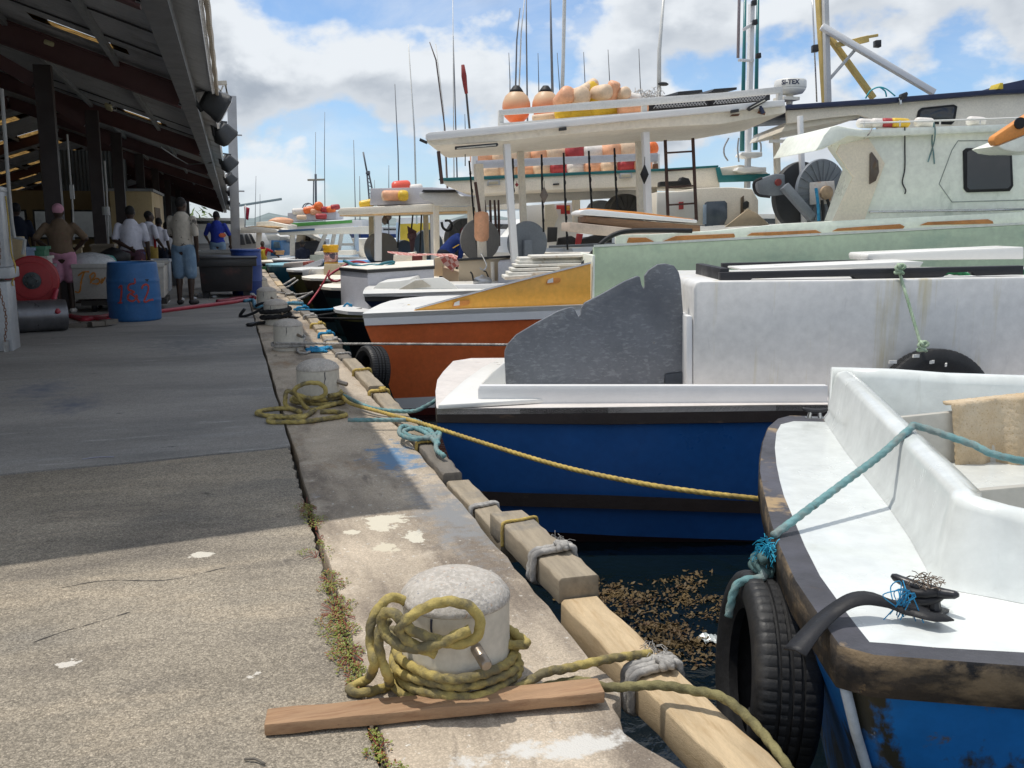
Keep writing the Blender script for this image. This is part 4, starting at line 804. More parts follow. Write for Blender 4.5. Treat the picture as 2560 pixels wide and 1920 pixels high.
p=PY(424,700,26); person('small dark person behind the tall man by the far bush',(p.x,26,0),.5,1.6,cloth('grey_white_tee',(.4,.4,.42)),NV,pants=1.7,sit=.2)
p=PY(224,640,17.6); person('crouching dark person behind the ice bag',(p.x,17.6,0),.8,1.6,NV,NV,pants=1.7,sit=.55,lean=.5,legs=[((-.13,.35,.75),(-.12,.1,.62)),((.13,.35,.75),(.12,.1,.62))],vox=.018)
# ================================================================ near boat: white foredeck, worn blue hull
def zat(p,v,u=None):
    """height above plan point p that the photo shows on row v"""
    # forward distance of p, then invert v
    ex=V((math.sin(AL),math.cos(AL),0)); D=p.x*ex.x+p.y*ex.y; y=(960-v)/FPX
    return HC+D*(y*math.cos(TH)-math.sin(TH))/(math.cos(TH)+y*math.sin(TH))
def up(p,v): return V((p.x,p.y,zat(p,v)))
RAILM=mat('worn_black_rub_rail',(.055,.055,.065),.6,.25,4,.3,40,spots=[((.36,.25,.13),3.2,.55,.62),((.30,.20,.10),11,.64,.68),((.10,.10,.125),2,.45,.7),((.07,.045,.028),7,.6,.68)])
RAILS=mat('battered_rub_rail_side',(.045,.036,.028),.8,.3,5,.7,30,spots=[((.22,.16,.095),5,.50,.64,(.7,.7,2)),((.012,.012,.014),6,.52,.62),((.33,.23,.12),7,.66,.74)],bdist=.008)
BLH=mat('peeling_blue_hull_paint',(.010,.15,.46),.45,.15,2,.3,20,spots=[((.035,.033,.022),2.4,.52,.57,(1.4,1.4,.8)),((.20,.30,.42),9,.66,.70),((.10,.085,.05),7,.66,.72)],bdist=.004)
nb=Fr(1.3,1.76,-29); ZD=.35
def gp(u,v,z=ZD): return G(u,v,z)
outer=[(2100,1617),(2070,1575),(2046,1538),(1988,1452),(1949,1367),(1929,1312),(1910,1234),(1900,1180),(1902,1140),(1908,1105),(1922,1068),(1945,1048),(1975,1040)]
inner=[(2174,1605),(2142,1565),(2112,1526),(2050,1440),(2012,1365),(1995,1324),(1960,1240),(1949,1200),(1941,1160),(1937,1118),(1941,1080),(1952,1060),(1985,1052)]
boat=thing('fishing_boat','white decked boat with a peeling blue hull and black tyre, nearest at the right','boat',(gp(2100,1617).x,gp(2100,1617).y,ZW),'boats moored along the quay')
P_=[gp(*q) for q in outer]; I_=[gp(*q) for q in inner]
nr1=nb.st(P_[0]); s0,t0=nr1[0],nr1[1]; fr1=nb.st(P_[-1]); s9,t9=fr1[0],fr1[1]
A_=gp(2560,1668); sa=nb.st(A_)
near=[nb.W(7,t0-.1,.35),nb.W(4,t0-.08,.35),V((*gp(2560,1668).xy,.35)),gp(2345,1652),gp(2186,1640)]
far=[nb.W(s9+.6,t9+.03,.35),nb.W(4,t9+.05,.35),nb.W(7,t9,.35)]
OUT=near+P_+far
nearI=[nb.W(7,t0+.02,.35),nb.W(4,t0+.04,.35),gp(2560,1631),gp(2345,1619),gp(2220,1608)]
farI=[nb.W(s9+.6,t9-.07,.35),nb.W(4,t9-.06,.35),nb.W(7,t9-.06,.35)]
INN=nearI+I_+farI
cen=nb.W(3,(t0+t9)/2,0)
def inset(p,d,z): q=V((cen.x-p.x,cen.y-p.y,0)); loc=nb.st(p); 
def hullpt(p,z,rake):
    s,t,_=nb.st(p); k=max(0,1-(s-min(s0,0))/.9); tm=(t0+t9)/2; f=1-.10*rake-.10*rake*k
    return nb.W(s+rake*(.28*k),tm+(t-tm)*f,z)
b=B(); b.loft([[V((p.x,p.y,.35)) for p in INN],[V((p.x,p.y,.353)) for p in OUT]]); b.build('rail_top',RAILM,boat,smooth=True)
b=B(); b.loft([[V((p.x,p.y,.353)) for p in OUT],[V((p.x,p.y,.345))+(p-cen).normalized()*.006 for p in OUT],[V((p.x,p.y,.245))+(p-cen).normalized()*.004 for p in OUT],[hullpt(p,.24,.1) for p in OUT]]); b.build('rub_rail',RAILS,boat,smooth=True)
b=B(); b.loft([[hullpt(p,z,r) for p in OUT] for z,r in ((.25,.1),(.1,.25),(-.1,.5),(-.4,.8),(-.8,1.0),(-1.0,1.3))]); b.build('hull',BLH,boat,smooth=True)
b=B(); c0=hullpt(P_[0],.2,.15)
stem=[hullpt(P_[0],z,r)+V((-.012,-.008,0)) for z,r in ((.24,.1),(.1,.25),(-.1,.5),(-.4,.8),(-.8,1.0))]; b.tube(stem,.014,8); b.build('stem_strip',mat('chipped_white_strip',(.40,.45,.50),.6,.2,9,.2,spots=[((.30,.22,.12),8,.55,.62)]),boat,smooth=True)
# foredeck sheet and cockpit edge
b=B(); mid=[nb.st(p) for p in INN]; tm=(t0+t9)/2
dk=[V((p.x,p.y,.349)) for p in INN]; b.prism(dk,(0,0,-.03)); GELD=mat('sunlit_white_deck',(.70,.73,.71),.22,.06,2,.12,12,spots=[((.60,.62,.59),7,.60,.82,(3,3,.35)),((.60,.62,.58),3,.6,.85),((.5,.42,.3),12,.74,.8),((.1,.1,.1),60,.78,.8)],coat=.4,bdist=.01); b.build('foredeck',GELD,boat)  # foredeck colour is the gelcoat's own white with dirt streaks
# breakwater coaming: swept loops (profile: outer foot, outer wall, rounded top, inner wall, inner foot)
base=[(2067,1046),(2098,1090),(2128,1133),(2178,1195),(2232,1262),(2290,1345),(2330,1415),(2354,1466),(2500,1491),(2560,1503)]
topv=[931,962,996,1050,1108,1172,1222,1253,1292,1306]
inoff=[]
CB=[gp(u,v,.35) for u,v in base]; CB.append(CB[-1]+(CB[-1]-CB[-2])*9); topv.append(None)
lp=[]
for i,p in enumerate(CB):
    z=zat(p,topv[i]) if topv[i] else lp[-1][2].z+.02
    t=(CB[min(i+1,len(CB)-1)]-CB[max(i-1,0)]).normalized(); n=V((-t.y,t.x,0))   # towards inside (right/far)
    if n.dot(V((1,.6,0)))<0: n=-n
    h=.075
    lp.append([p-n*.02+V((0,0,0)),p+V((0,0,.03)),p+n*.03+V((0,0,z-.35-.02)),p+n*.04+V((0,0,z-.35)),p+n*(.04+h*.5)+V((0,0,z-.35+.012)),p+n*(.04+h)+V((0,0,z-.35)),p+n*(.05+h)+V((0,0,z-.35-.03)),p+n*(.055+h)+V((0,0,-.25))])
b=B(); b.loft(lp); cw=b.build('breakwater',GELD,boat,smooth=True)
# far coaming and cockpit inside
fe=lp[0]; tz=fe[4].z
def fl(q,t,z): return V((q.x,q.y,z))
FS=nb.st(fe[4]); b=B()
ff=[]
for s in (FS[0]-.06,FS[0]+.25,FS[0]+.5,FS[0]+.9,3.2,5,7.5):
    d=.0 if s<FS[0]+.4 else -.012
    c=[nb.W(s,FS[1]+.07+x,z) for x,z in ((.06,.34),(.05,tz-.03+d),(.03,tz+d),(-.02,tz+.01+d),(-.06,tz+d),(-.07,tz-.04+d),(-.08,-.2))]; ff.append(c)
b.loft(ff,False); b.add(ff[0],[tuple(range(7))]); b.build('far_coaming',GELD,boat,smooth=True)
INR=mat('grey_beige_cockpit',(.45,.43,.38),.45,.1,2,.05,20,spots=[((.3,.27,.22),3,.6,.8)])
b=B(); b.prism([nb.W(.4,t0+.1,-.24),nb.W(7,t0+.1,-.24),nb.W(7,t9-.1,-.24),nb.W(1.0,t9-.1,-.24)],(0,0,-.04)); b.build('cockpit_sole',INR,boat)
q0=nb.st(G(2235,1046,.72)); 
def panel(name,u0,v0,u1,v1,dist,thick=.03,zb=-.2):
    # board standing across the cockpit; top edge follows two pixels at a camera distance
    a=ray(u0,v0); c=ray(u1,v1); a=V(a)*dist; c=V(c)*(dist*1.0); A=V((a.x,a.y,HC+a.z)); Cc=V((c.x,c.y,HC+c.z)); d=(Cc-A); e=Cc+d*1.5
    n=V((-d.y,d.x,0)).normalized()*thick; b=B(); b.prism([A,e,V((e.x,e.y,zb)),V((A.x,A.y,zb))],n); b.build(name,INR,boat,bev=.006); return A,Cc,n
p1=panel('bulkhead',2215,1047,2369,1031,3.95); p2=panel('thwart_panel',2405,1230,2560,1216,3.0)
# beige towel over the bulkhead
TW=mat('beige_towelling',(.56,.43,.28),.95,.1,5,.6,200,spots=[((.66,.57,.44),3,.5,.75),((.45,.33,.20),110,.55,.65)],bdist=.006,spec=.1)
A,Cc,n=p1; d=(Cc-A).normalized(); tp=A+d*((Cc-A).length*1.0)
b=B(); 
def tw(i,j):
    s=i*.62; q=tp+d*s; w=.010*math.sin(i*17)+.006*math.sin(i*31+j*3)
    if j<.1: return q+V((0,0,.035))+n*(1.6-j*16)*1.0
    h=(j-.1)/.9*.52; return q-n*(.45+.3*math.sin(j*3))+V((0,0,.038-h))-n.normalized()*w*(1+2*j)+d*.06*j
b.grid(lambda i,j:tw(i,j)+V((random.gauss(0,.0012),random.gauss(0,.0012),random.gauss(0,.001))),80,70); tag(b.build('towel',TW,loc=tp,smooth=True,sol=.012),'beige towel hanging over the cockpit bulkhead of the nearest boat','towel')
# tyre fenders
TYM=mat('tyre_rubber',(.018,.018,.019),.55,.25,12,.2,60,spots=[((.05,.046,.042),5,.58,.8)],spec=.45)
def tyre(lbl,c,ax,R=.31,w=.19,hole=.19,spin=0,chips=False,group='tyre fenders'):
    ax=V(ax).normalized(); x=ax.orthogonal().normalized(); y=ax.cross(x); c=V(c); n=300
    prof=[(hole,-w*.36,0),(hole+.02,-w*.42,0),(R*.80,-w*.52,0),(R*.93,-w*.49,0),(R*.985,-w*.42,1),(R,-w*.34,1),(R,-w*.20,1),(R-.011,-w*.19,2),(R-.011,-w*.14,2),(R,-w*.13,1),(R,-w*.03,1),(R-.011,-w*.02,2),(R-.011,w*.04,2),(R,w*.05,1),(R,w*.15,1),(R-.011,w*.16,2),(R-.011,w*.21,2),(R,w*.22,1),(R,w*.34,1),(R*.985,w*.42,1),(R*.93,w*.49,0),(R*.80,w*.52,0),(hole+.02,w*.42,0),(hole,w*.36,0),(hole+.012,w*.2,0),(R-.04,w*.25,0),(R-.035,0,0),(R-.04,-w*.25,0),(hole+.012,-w*.2,0)]
    o=thing('tyre_fender',lbl,'tyre',c,group); b=B(); loops=[]
    for r,h,k in prof:
        lp=[]
        for i in range(n):
            a=2*math.pi*i/n+spin; rr=r
            if k==1 and i%5==0: rr-=.003
            lp.append(c+ax*h+(x*math.cos(a)+y*math.sin(a))*rr)
        loops.append(lp)
    loops.append(loops[0]); b.loft(loops,True); b.build('casing',TYM,o,smooth=True,auto=35)
    return o
tc=nb.W(-.07,nb.st(G(1985,1440,.25))[1]-.02,-.10); 
axn=nb.W(-1,0,0)-nb.W(0,0,0); axn=V((math.cos(R_(161)),math.sin(R_(161)),.06))
tpix=PX(1960,1425,tc.x)
tyre('black tyre fender hanging on the bow of the nearest boat',tc+V((0,0,.02)),axn,.325,.20,.2)
# teal rope with blue frayed knot
z1=lambda x,y:(1700+x/2.572,900+y/2.572)
kn=G(*z1(600,1130),.36)
topc=[q for q in lp]; i0=4; cross=lp[4][4].lerp(lp[3][4],.35)
rp=[kn+V((0,0,.0)),kn.lerp(cross,.25),kn.lerp(cross,.5),kn.lerp(cross,.75),cross+V((-.02,-.01,.012)),cross+V((.05,.02,.014))]
d2=V(ray(2560,1153))*3.3; rp+=[V((d2.x,d2.y,HC+d2.z)).lerp(rp[-1],.5),V((d2.x,d2.y,HC+d2.z)),V((d2.x,d2.y,HC+d2.z))+nb.sv(.8)-V((0,0,.1))]
tr=thing('mooring_rope','teal rope running from the tyre knot over the white breakwater','rope',kn)
b=B(); b.rope(rp,.013); b.build('line',TR,tr,smooth=True)
kb_=kn+V((-.035,-.02,-.06)); b=B(); b.rope([kb_+V((.035*math.cos(i*1.7),.035*math.sin(i*2.3),.03*math.sin(i*1.1)-.02)) for i in range(12)],.013); b.build('knot',mat('dark_teal_rope',(.07,.13,.13),.9,.2,20,.4,120),tr,smooth=True)
b=B()
for i in range(130):
    d=V((random.gauss(-.3,1),random.gauss(-.2,1),random.gauss(0,1))).normalized()*random.uniform(.02,.045); p=kb_+V((random.gauss(0,.012),random.gauss(0,.012),random.gauss(.02,.015))); b.tube([p,p+d*.6,p+d+V((0,0,-.008))],.0015,3)
b.build('frayed_tuft',mat('bright_blue_fibre',(.02,.36,.55),.8),tr)
tt=tc+V((0,0,.345)); b=B(); b.rope([kb_+V((0,0,-.02)),kb_.lerp(tt,.5)+V((-.02,0,-.01)),tt+axn.normalized()*.02,tt+axn.normalized()*.10+V((0,0,-.03)),tt+axn.normalized()*.125+V((0,0,-.14))],.013); b.build('lashing',TR,tr,smooth=True)
# horn cleats
CLT=mat('black_cleat',(.02,.02,.024),.35,.2,20,.1)
def cleat(lbl,c,ang,L=.2,s=1.):
    o=thing('horn_cleat',lbl,'cleat',c,'horn cleats on the near boat'); d=V((math.cos(ang),math.sin(ang),0)); p=V((-d.y,d.x,0)); c=V(c)
    b=B(); b.tube([c+d*(k*L/2)+V((0,0,.052*s+.012*abs(k)**2)) for k in (-1,-.9,-.6,-.3,0,.3,.6,.9,1)],[.006*s,.011*s,.014*s,.016*s,.017*s,.016*s,.014*s,.011*s,.006*s],10); b.build('horn',CLT,o,smooth=True)
    b=B(); 
    for k in(-1,1): b.tube([c+d*(k*.035*s),c+d*(k*.028*s)+V((0,0,.05*s))],[.016*s,.012*s],8)
    b.box(c+V((0,0,.004)),(.12*s,.05*s,.008),ang); b.build('feet',steel if s<1 else CLT,o,smooth=True,auto=40); return o
z2=lambda x,y:(1700+x/2.572,1275+y/2.572)
c1,c2=gp(*z2(1340,560)),gp(*z2(1790,700)); cc=(c1+c2)/2; cc.z=.35; dd=c2-c1; cleat('large black horn cleat wrapped with strap on the near foredeck',cc,math.atan2(dd.y,dd.x),dd.length*.95)
cleat('small chromed cleat at the far bow corner by the breakwater',gp(*z1(865,378)),math.atan2(nb.n,nb.c),.13,.8)
b=B(); ss=[gp(*z2(*q),.36) for q in ((740,840),(850,770),(960,710),(1080,690),(1200,680),(1330,690),(1400,690),(1500,700),(1620,730),(1700,720))]; hz=[-.03,.0,.02,.045,.05,.04,.03,.025,.02,.015]
L=[]
P2=curve([p+V((0,0,h)) for p,h in zip(ss,hz)],.015)
for i,p in enumerate(P2):
    t=(P2[min(i+1,len(P2)-1)]-P2[max(i-1,0)]).normalized(); n=t.cross(V((0,0,1))).normalized(); f=i/len(P2); w=.030*(1-.55*math.exp(-((f-.68)/.06)**2)); tw_=V((0,0,.008*math.sin(f*7)))
    L.append([p-n*w-tw_,p+V((0,0,.007)),p+n*w+tw_])
b.loft(L); o=thing('rubber_strap','black rubber strap tied to the big cleat and trailing over the rail','strap',ss[5]); b.build('strip',black,o,smooth=True).modifiers.new('s','SOLIDIFY').thickness=.004
b=B(); L=[]
for i in range(24):
    a=i*.5; L.append(cc+V((.045*math.cos(a),.035*math.sin(a),.02+.0016*i)))
b.tube(L,.012,6); b.build('wrap',black,o,smooth=True)
b=B()
for i in range(70):
    p=cc+V((random.gauss(0,.02),random.gauss(0,.02),.075+random.gauss(0,.006))); d=V((random.gauss(0,1),random.gauss(0,1),random.gauss(.2,.4))).normalized()*random.uniform(.012,.028); b.tube([p,p+d*.6,p+d-V((0,0,.006))],.0013,3)
b.build('frayed_fibre',mat('brown_fibre',(.16,.12,.09),.9),o)
b=B()
for i in range(9):
    p=ss[6]+V((random.gauss(0,.006),random.gauss(0,.006),.03)); b.tube(curve([p,p+V((random.gauss(0,.02),random.gauss(0,.02),.035)),p+V((random.gauss(.03,.02),random.gauss(0,.02),.04)),p+V((random.gauss(.01,.02),random.gauss(0,.02),-.03))],.008),.0016,4)
b.build('blue_twine',BR,o)
# ================================================================ blue boat with white bulkhead box and grey shield
bf=Fr(1.22,5.70,-16.2); BLB=mat('royal_blue_hull',(.018,.10,.32),.35,.15,1.2,.1,20,spots=[((.012,.07,.24),2,.5,.8,(.3,.3,1)),((.03,.12,.32),7,.70,.75)],coat=.15)
DRK=mat('worn_dark_rail',(.030,.020,.017),.6,.25,3,.35,30,spots=[((.13,.08,.05),5,.62,.70,(.5,.5,2)),((.30,.24,.20),12,.72,.76,(.4,.4,3))]); ANT=mat('dark_red_antifouling',(.022,.007,.008),.7,.2,2,.1)
PNK=mat('worn_white_deck',(.70,.65,.61),.45,.1,2,.1,20,spots=[((.45,.36,.3),4,.62,.75)])
LN=9.
def side(fr,name,m,parent,top,bot,t=0,tb=0,beam=2.2,k=0,s_end=LN):
    """hull strake from two pixel polylines on the near side, carried round a blunt bow to the far side"""
    def line(pp,tt):
        q=[fr.st(fr.pt(u,v,tt)) for u,v in pp]; L=[fr.W(s,tt,z) for s,_,z in q]
        end=fr.W(s_end,tt,q[-1][2]); s,_,z=q[0]; r=.25
        W=lambda a,t,z:fr.W(a+k*max(t,0)*(1 if t<beam*.9 else 1.35),t,z)
        return [fr.W(s_end,beam-tt,q[-1][2]),W(s+1.2,beam-tt,z),W(s+.6,beam-tt-.01,z),W(s+.15,beam-tt-.03-.12*(k>0),z),W(s+k*.3,beam-.2-tt-.3*(k>0),z),W(s-.05,beam*.66,z),W(s-.07,beam*.48,z),W(s-.05,beam*.26,z),W(s-.01,.08+tt,z)]+L+[end]
    b=B(); A,Bq=line(top,t),line(bot,tb); b.loft([A,Bq]); return b.build(name,m,parent,smooth=True,auto=50),A,Bq
blue=thing('fishing_boat','royal blue boat with black rails and a white bulkhead box','boat',(1.3,5.8,ZW),'boats moored along the quay')
R1=[(1092,1022),(1300,1021),(1520,1019),(1940,1013)]; R2=[(1092,1056),(1300,1059),(1520,1061),(1940,1055)]; R3=[(1150,1226),(1300,1232),(1520,1238),(1911,1254)]; R4=[(1175,1262),(1300,1266),(1520,1272),(1911,1284)]; R5=[(1260,1322),(1378,1330),(1560,1340),(1911,1352)]; R6=[(1330,1440),(1420,1445),(1600,1450),(1911,1460)]; R7=[(1350,1500),(1450,1505),(1600,1510),(1911,1520)]
_,A,_=side(bf,'rub_rail',DRK,blue,R1,R2,-.03,-.03)
side(bf,'rail_lip',DRK,blue,R2,[(u,v+1) for u,v in R2],-.03,.02)
side(bf,'hull',BLB,blue,[(u,v) for u,v in R2],R3,.02,.07); side(bf,'lower_rail',DRK,blue,R3,R4,.035,.035); side(bf,'lower_hull',BLB,blue,R4,R5,.08,.12); side(bf,'bottom',ANT,blue,R5,R6,.12,.3); side(bf,'keel_bottom',ANT,blue,R6,R7,.3,.5)
b=B(); top=[p+V((0,0,.004)) for p in A]; b.prism(top,(0,0,-.04)); b.build('deck',PNK,blue)
b=B(); rimA=A; 
def slab(fr,name,m,parent,pix,t0,t1,bev=.01,extra=None,own=None):
    pts=[fr.pt(u,v,t0) for u,v in pix]+(extra or []); b=B(); b.prism(pts,fr.nt(t1-t0)); return b.build(name,m,parent,bev=bev)
slab(bf,'toe_rail',white2,blue,[(1200,964),(1195,975),(1195,1012),(2070,1012),(2070,964)],.10,.16,.006)
b=B(); pl=[]
for u,v in ((1095,1012),(1120,985),(1160,950),(1205,918),(1245,897),(1268,893)): pl.append(G(u,v,.24))
b.prism(pl+[bf.W(.9,1.6,.24),bf.W(.9,.16,.24)],(0,0,-.03)); b.build('raised_foredeck',white,blue,bev=.008)
b=B(); sl=[(1262,905),(1265,965),(1200,965),(1232,930)]; b.prism([bf.pt(u,v,.4) for u,v in sl],bf.nt(.05)); b.build('bow_block',white,blue,bev=.01)
WBX=mat('stained_white_bulkhead',(.73,.72,.70),.4,.04,1.2,.06,15,spots=[((.60,.54,.36),1.6,.56,.72,(5,5,.35)),((.52,.51,.51),5,.64,.80,(2,2,.5)),((.60,.60,.60),2.5,.62,.9),((.3,.3,.32),14,.74,.80,(1,1,3))],coat=.15)
zr=bf.st(bf.pt(2560,698,.35)); rt=[bf.W(6.5,.35,zr[2]+.02),bf.W(6.5,.35,.1)]
b=B(); fpt=[bf.pt(u,v,.35) for u,v in ((1733,985),(1733,722),(1740,706),(1752,703),(2100,700),(2560,692))]; b.prism(fpt+rt,bf.nt(1.45)); b.build('bulkhead_box',WBX,blue,bev=.018)
b=B(); b.prism([bf.pt(u,v,.36) for u,v in ((1716,790),(1716,985),(1731,985),(1731,790))],bf.nt(.9)); b.build('corner_post',white2,blue,bev=.006)
SHD=mat('grey_weathered_plywood_paint',(.155,.167,.188),.75,.1,3,.4,40,spots=[((.215,.23,.25),34,.53,.60,(.6,.6,1.6)),((.11,.12,.14),2.5,.5,.72),((.20,.14,.08),6,.68,.74)],bdist=.004)
z6=lambda x,y:(1400+x/1.907,500+y/1.907)
shp=[(1262,962),(1261,880),(1268,862),(1290,838),(1340,808),(1395,778),(1420,770),(1432,768),(1438,776),(1446,792),(1452,786),(1453,770),(1462,757),(1500,738),(1560,704),(1594,690),(1600,692),(1604,712),(1609,722),(1613,714),(1612,690),(1622,676),(1645,661),(1665,659),(1685,664),(1697,680),(1702,700),(1708,780),(1716,850),(1724,905),(1727,925),(1722,928),(1663,935),(1661,962)]
sh=thing('plywood_shield','notched grey weathered board standing on the blue boat foredeck','board',bf.W(1.2,.55,.2))
b=B(); b.prism([bf.pt(u,v,.5) for u,v in shp],bf.nt(.045)); b.build('board',SHD,sh,bev=.006)
b=B(); b.prism([bf.pt(u,v,.49) for u,v in ((1663,936),(1718,929),(1717,962),(1663,962))],bf.nt(.07)); b.build('foot_block',mat('dark_slate_block',(.05,.06,.075),.7,.2,5,.2),sh)
# black hatch frame and lids on the box
HF=thing('hatch_frame','black worn hatch frame lying on top of the white bulkhead box','hatch',bf.W(3,.6,1.)); BKW=mat('worn_black_timber',(.018,.018,.022),.55,.3,4,.3,40,spots=[((.08,.06,.05),7,.66,.72)])
b=B(); b.prism([bf.pt(u,v,.42) for u,v in ((1801,681),(1801,706),(1870,706),(1880,697),(2130,690),(2140,698),(2250,697),(2360,692),(2370,682),(2430,680),(2440,690),(2560,686),(2560,664))],bf.nt(.07)); b.build('front_bar',BKW,HF,bev=.006)
b=B(); q=bf.st(bf.pt(1803,690,.42)); b.box(bf.W(q[0]+.03,.85,q[2]+.0),(.06,.8,.1),R_(-16.2)); b.build('side_bar',BKW,HF,bev=.006)
b=B(); q=bf.st(bf.pt(1806,662,1.28)); b.prism([bf.pt(u,v,1.28) for u,v in ((1806,658),(1806,672),(2185,660),(2185,649))],bf.nt(.06)); b.build('back_bar',BKW,HF,bev=.006)
b=B(); b.prism([bf.pt(u,v,.7) for u,v in ((1853,671),(1853,676),(2300,668),(2310,655),(2290,653))],bf.nt(.4)); b.build('white_lid',white,HF,bev=.006)
slab(bf,'white_hatch',white,blue,[(2172,634),(2168,640),(2170,652),(2560,648),(2560,617)],1.35,1.75,.01)
b=B()
nt_=[bf.pt(u,v,.62) for u,v in ((2300,695),(2380,686),(2440,690),(2480,683),(2560,688))]; b.rope([p+V((0,0,.02*math.sin(i*2))) for i,p in enumerate(nt_)],.02); o=tag(b.build('net_bundle',mat('green_net',(.03,.20,.08),.9,.3,30,.5,100),loc=nt_[0],smooth=True),'green netting showing under the black hatch frame','net')
# tyre on a green rope against the white box
tcx=bf.pt(2335,1010,.22); tyre('scuffed black tyre hung by a pale green rope on the white box',tcx,(bf.nt(-1).x,bf.nt(-1).y,.12),.37,.16,.2)
kn2=bf.pt(2303,865,.13); tpz=bf.pt(2246,672,.36)
o=thing('hanging_rope','pale green knotted rope holding the tyre against the white box','rope',tpz); b=B(); b.rope([tpz+V((0,0,.02)),tpz+V((.01,-.02,-.06)),tpz.lerp(kn2,.4),tpz.lerp(kn2,.75),kn2],.010); b.build('line',GN,o,smooth=True)
for c in (tpz,kn2): b=B(); b.rope([c+V((.03*math.cos(i*1.9),.02*math.sin(i*2.6)-.02,.03*math.sin(i*1.3))) for i in range(10)],.010); b.build('knot',GN,o,smooth=True)
b=B()
for i,(u,v) in enumerate(((2232,905),(2290,890),(2330,905),(2365,912),(2300,935))): p=bf.pt(u,v,.115); b.box(p,(.05,.01,.02),R_(-16+20*i))
b.build('paint_chips',white,[x for x in C.objects if x.name.startswith('casing')][-1].parent)
# lines from the second bollard
g=lambda u,v,z=.02:G(u,v,z)
rope('mooring_rope',[V((.78,7.05,.05)),V((.92,6.95,.09)),V((1.1,6.72,.1)),bf.pt(1215,975,.9),bf.pt(1160,1000,.9)] if 0 else [V((.79,7.1,.06)),G(915,1015,.05),G(960,1025,.05),G(1030,1028,.06),bf.pt(1065,1015,.55),bf.pt(1110,990,.6),bf.pt(1165,972,.7),bf.pt(1222,964,.8)],.014,TR,'pale teal rope from the second bollard up to the blue boat bow')
yl=[V((.78,7.02,.06)),G(880,1010,.06),G(960,1032,.05)]+[PY(u,v,y) for u,v,y in ((1060,1060,5.75),(1200,1105,5.2),(1400,1165,4.6),(1600,1208,4.1),(1760,1232,3.85),(1905,1248,3.75))]
rope('mooring_rope',yl,.0125,YR2,'long yellow rope from the second bollard across the blue hull to the near boat')
cp=[G(u,v,.07) for u,v in ((870,1050),(930,1050),(1000,1050),(1040,1052),(1075,1075),(1095,1110),(1060,1080),(1010,1065),(1000,1085),(1040,1098),(1080,1085),(1050,1070),(1010,1078),(1030,1092),(1075,1095),(1100,1080),(1090,1120),(1110,1140))]
rope('mooring_rope',cp,.014,TR,'teal rope lying in coils on the timbers by the blue hull')
# ================================================================ orange hull with mustard and green bulwarks, green cabin
def newboat(lbl,u,v,Y,deg=0):
    p=PY(u,v,Y); fr=Fr(p.x,Y,deg); o=thing('fishing_boat',lbl,'boat',(p.x,Y,ZW),'boats moored along the quay'); return fr,o
ORH=mat('orange_hull_paint',(.76,.165,.045),.4,.15,1.2,.1,20,spots=[((.62,.12,.035),1.6,.5,.75),((.12,.05,.03),3,.68,.8)],coat=.1); MUS=mat('mustard_bulwark',(.85,.43,.07),.45,.1,1.5,.06,20); GRN=mat('pale_green_bulwark',(.54,.66,.46),.45,.07,1.2,.06,15,spots=[((.28,.42,.31),2,.55,.8,(.4,1,1))]); GRL=mat('pale_green_gelcoat',(.85,.88,.78),.35,.07,1.2,.05,15,spots=[((.45,.50,.42),2.5,.6,.8,(1,1,.4))])
ORL=mat('light_orange_paint',(.72,.28,.06),.5,.12,2,.1)
of,ob=newboat('orange hulled boat with white gunwale, mustard and pale green bulwarks',907,785,10.0,-12)
W1=[(907,785),(1300,768),(1735,753),(1900,746)]; W2=[(912,814),(1300,799),(1735,787),(1900,781)]
H3=[(985,996),(1115,990),(1500,985),(1735,980),(1900,976)]; H4=[(1005,1022),(1150,1016),(1500,1010),(1735,1005),(1900,1000)]; H5=[(1050,1085),(1200,1080),(1500,1074),(1735,1070),(1900,1066)]; H6=[(1080,1150),(1250,1145),(1500,1140),(1735,1135),(1900,1130)]
_,A,_=side(of,'gunwale',white2,ob,W1,W2,-.03,-.03,beam=2.5,k=.16); side(of,'gunwale_lip',white2,ob,W2,[(u+1,v+1) for u,v in W2],-.03,.02,beam=2.5,k=.16)
side(of,'hull',ORH,ob,W2+[],H3[:2]+H3[2:4],.02,.12,beam=2.5,k=.16); side(of,'boot_stripe',white2,ob,H3[:4],H4[:4],.12,.13,beam=2.5,k=.16); side(of,'bottom',mat('deep_red_bottom',(.12,.02,.015),.6),ob,H4[:4],H5[:4],.13,.25,beam=2.5,k=.16); side(of,'keel_bottom',ANT,ob,H5[:4],H6[:4],.25,.4,beam=2.5,k=.16)
b=B(); b.prism([p+V((0,0,.004)) for p in A],(0,0,-.05)); b.build('deck',white,ob)
def sl(fr,name,m,o,pix,t0,t1,bev=.008,**k): return slab(fr,name,m,o,pix,t0,t1,bev,**k)
sl(of,'fore_bulwark',MUS,ob,[(1034,777),(1037,774),(1300,703),(1477,659),(1477,764),(1300,770)],.10,.16)
b=B(); b.loft([[of.pt(u,v,.09)+V((0,-.004,.0)),of.pt(u,v,.09)+V((0,-.004,.02)),of.pt(u,v,.17)+V((0,0,.02))] for u,v in ((1037,774),(1300,703),(1477,659))]); b.build('bulwark_cap',white2,ob)
for (u0,v0,u1,v1) in ((1131,768,1175,750),(1365,711,1402,694)):
    h=sl(of,'sunlit_slot',ORL,ob,[(u0,v0-3),(u0+4,v0-13),(u1-3,v1),(u1,v1+4),(u1-2,v1+11),(u0+4,v0)],.085,.097,.002); b=B(); b.prism([of.pt(u,v,.08) for u,v in ((u0+3,v0-3),(u0+5,v0-11),(u0+18,v0-17),(u0+18,v0-5))],of.nt(.004)); b.build('light_gap',white,h)  # slot pieces coloured as if their inside were sunlit
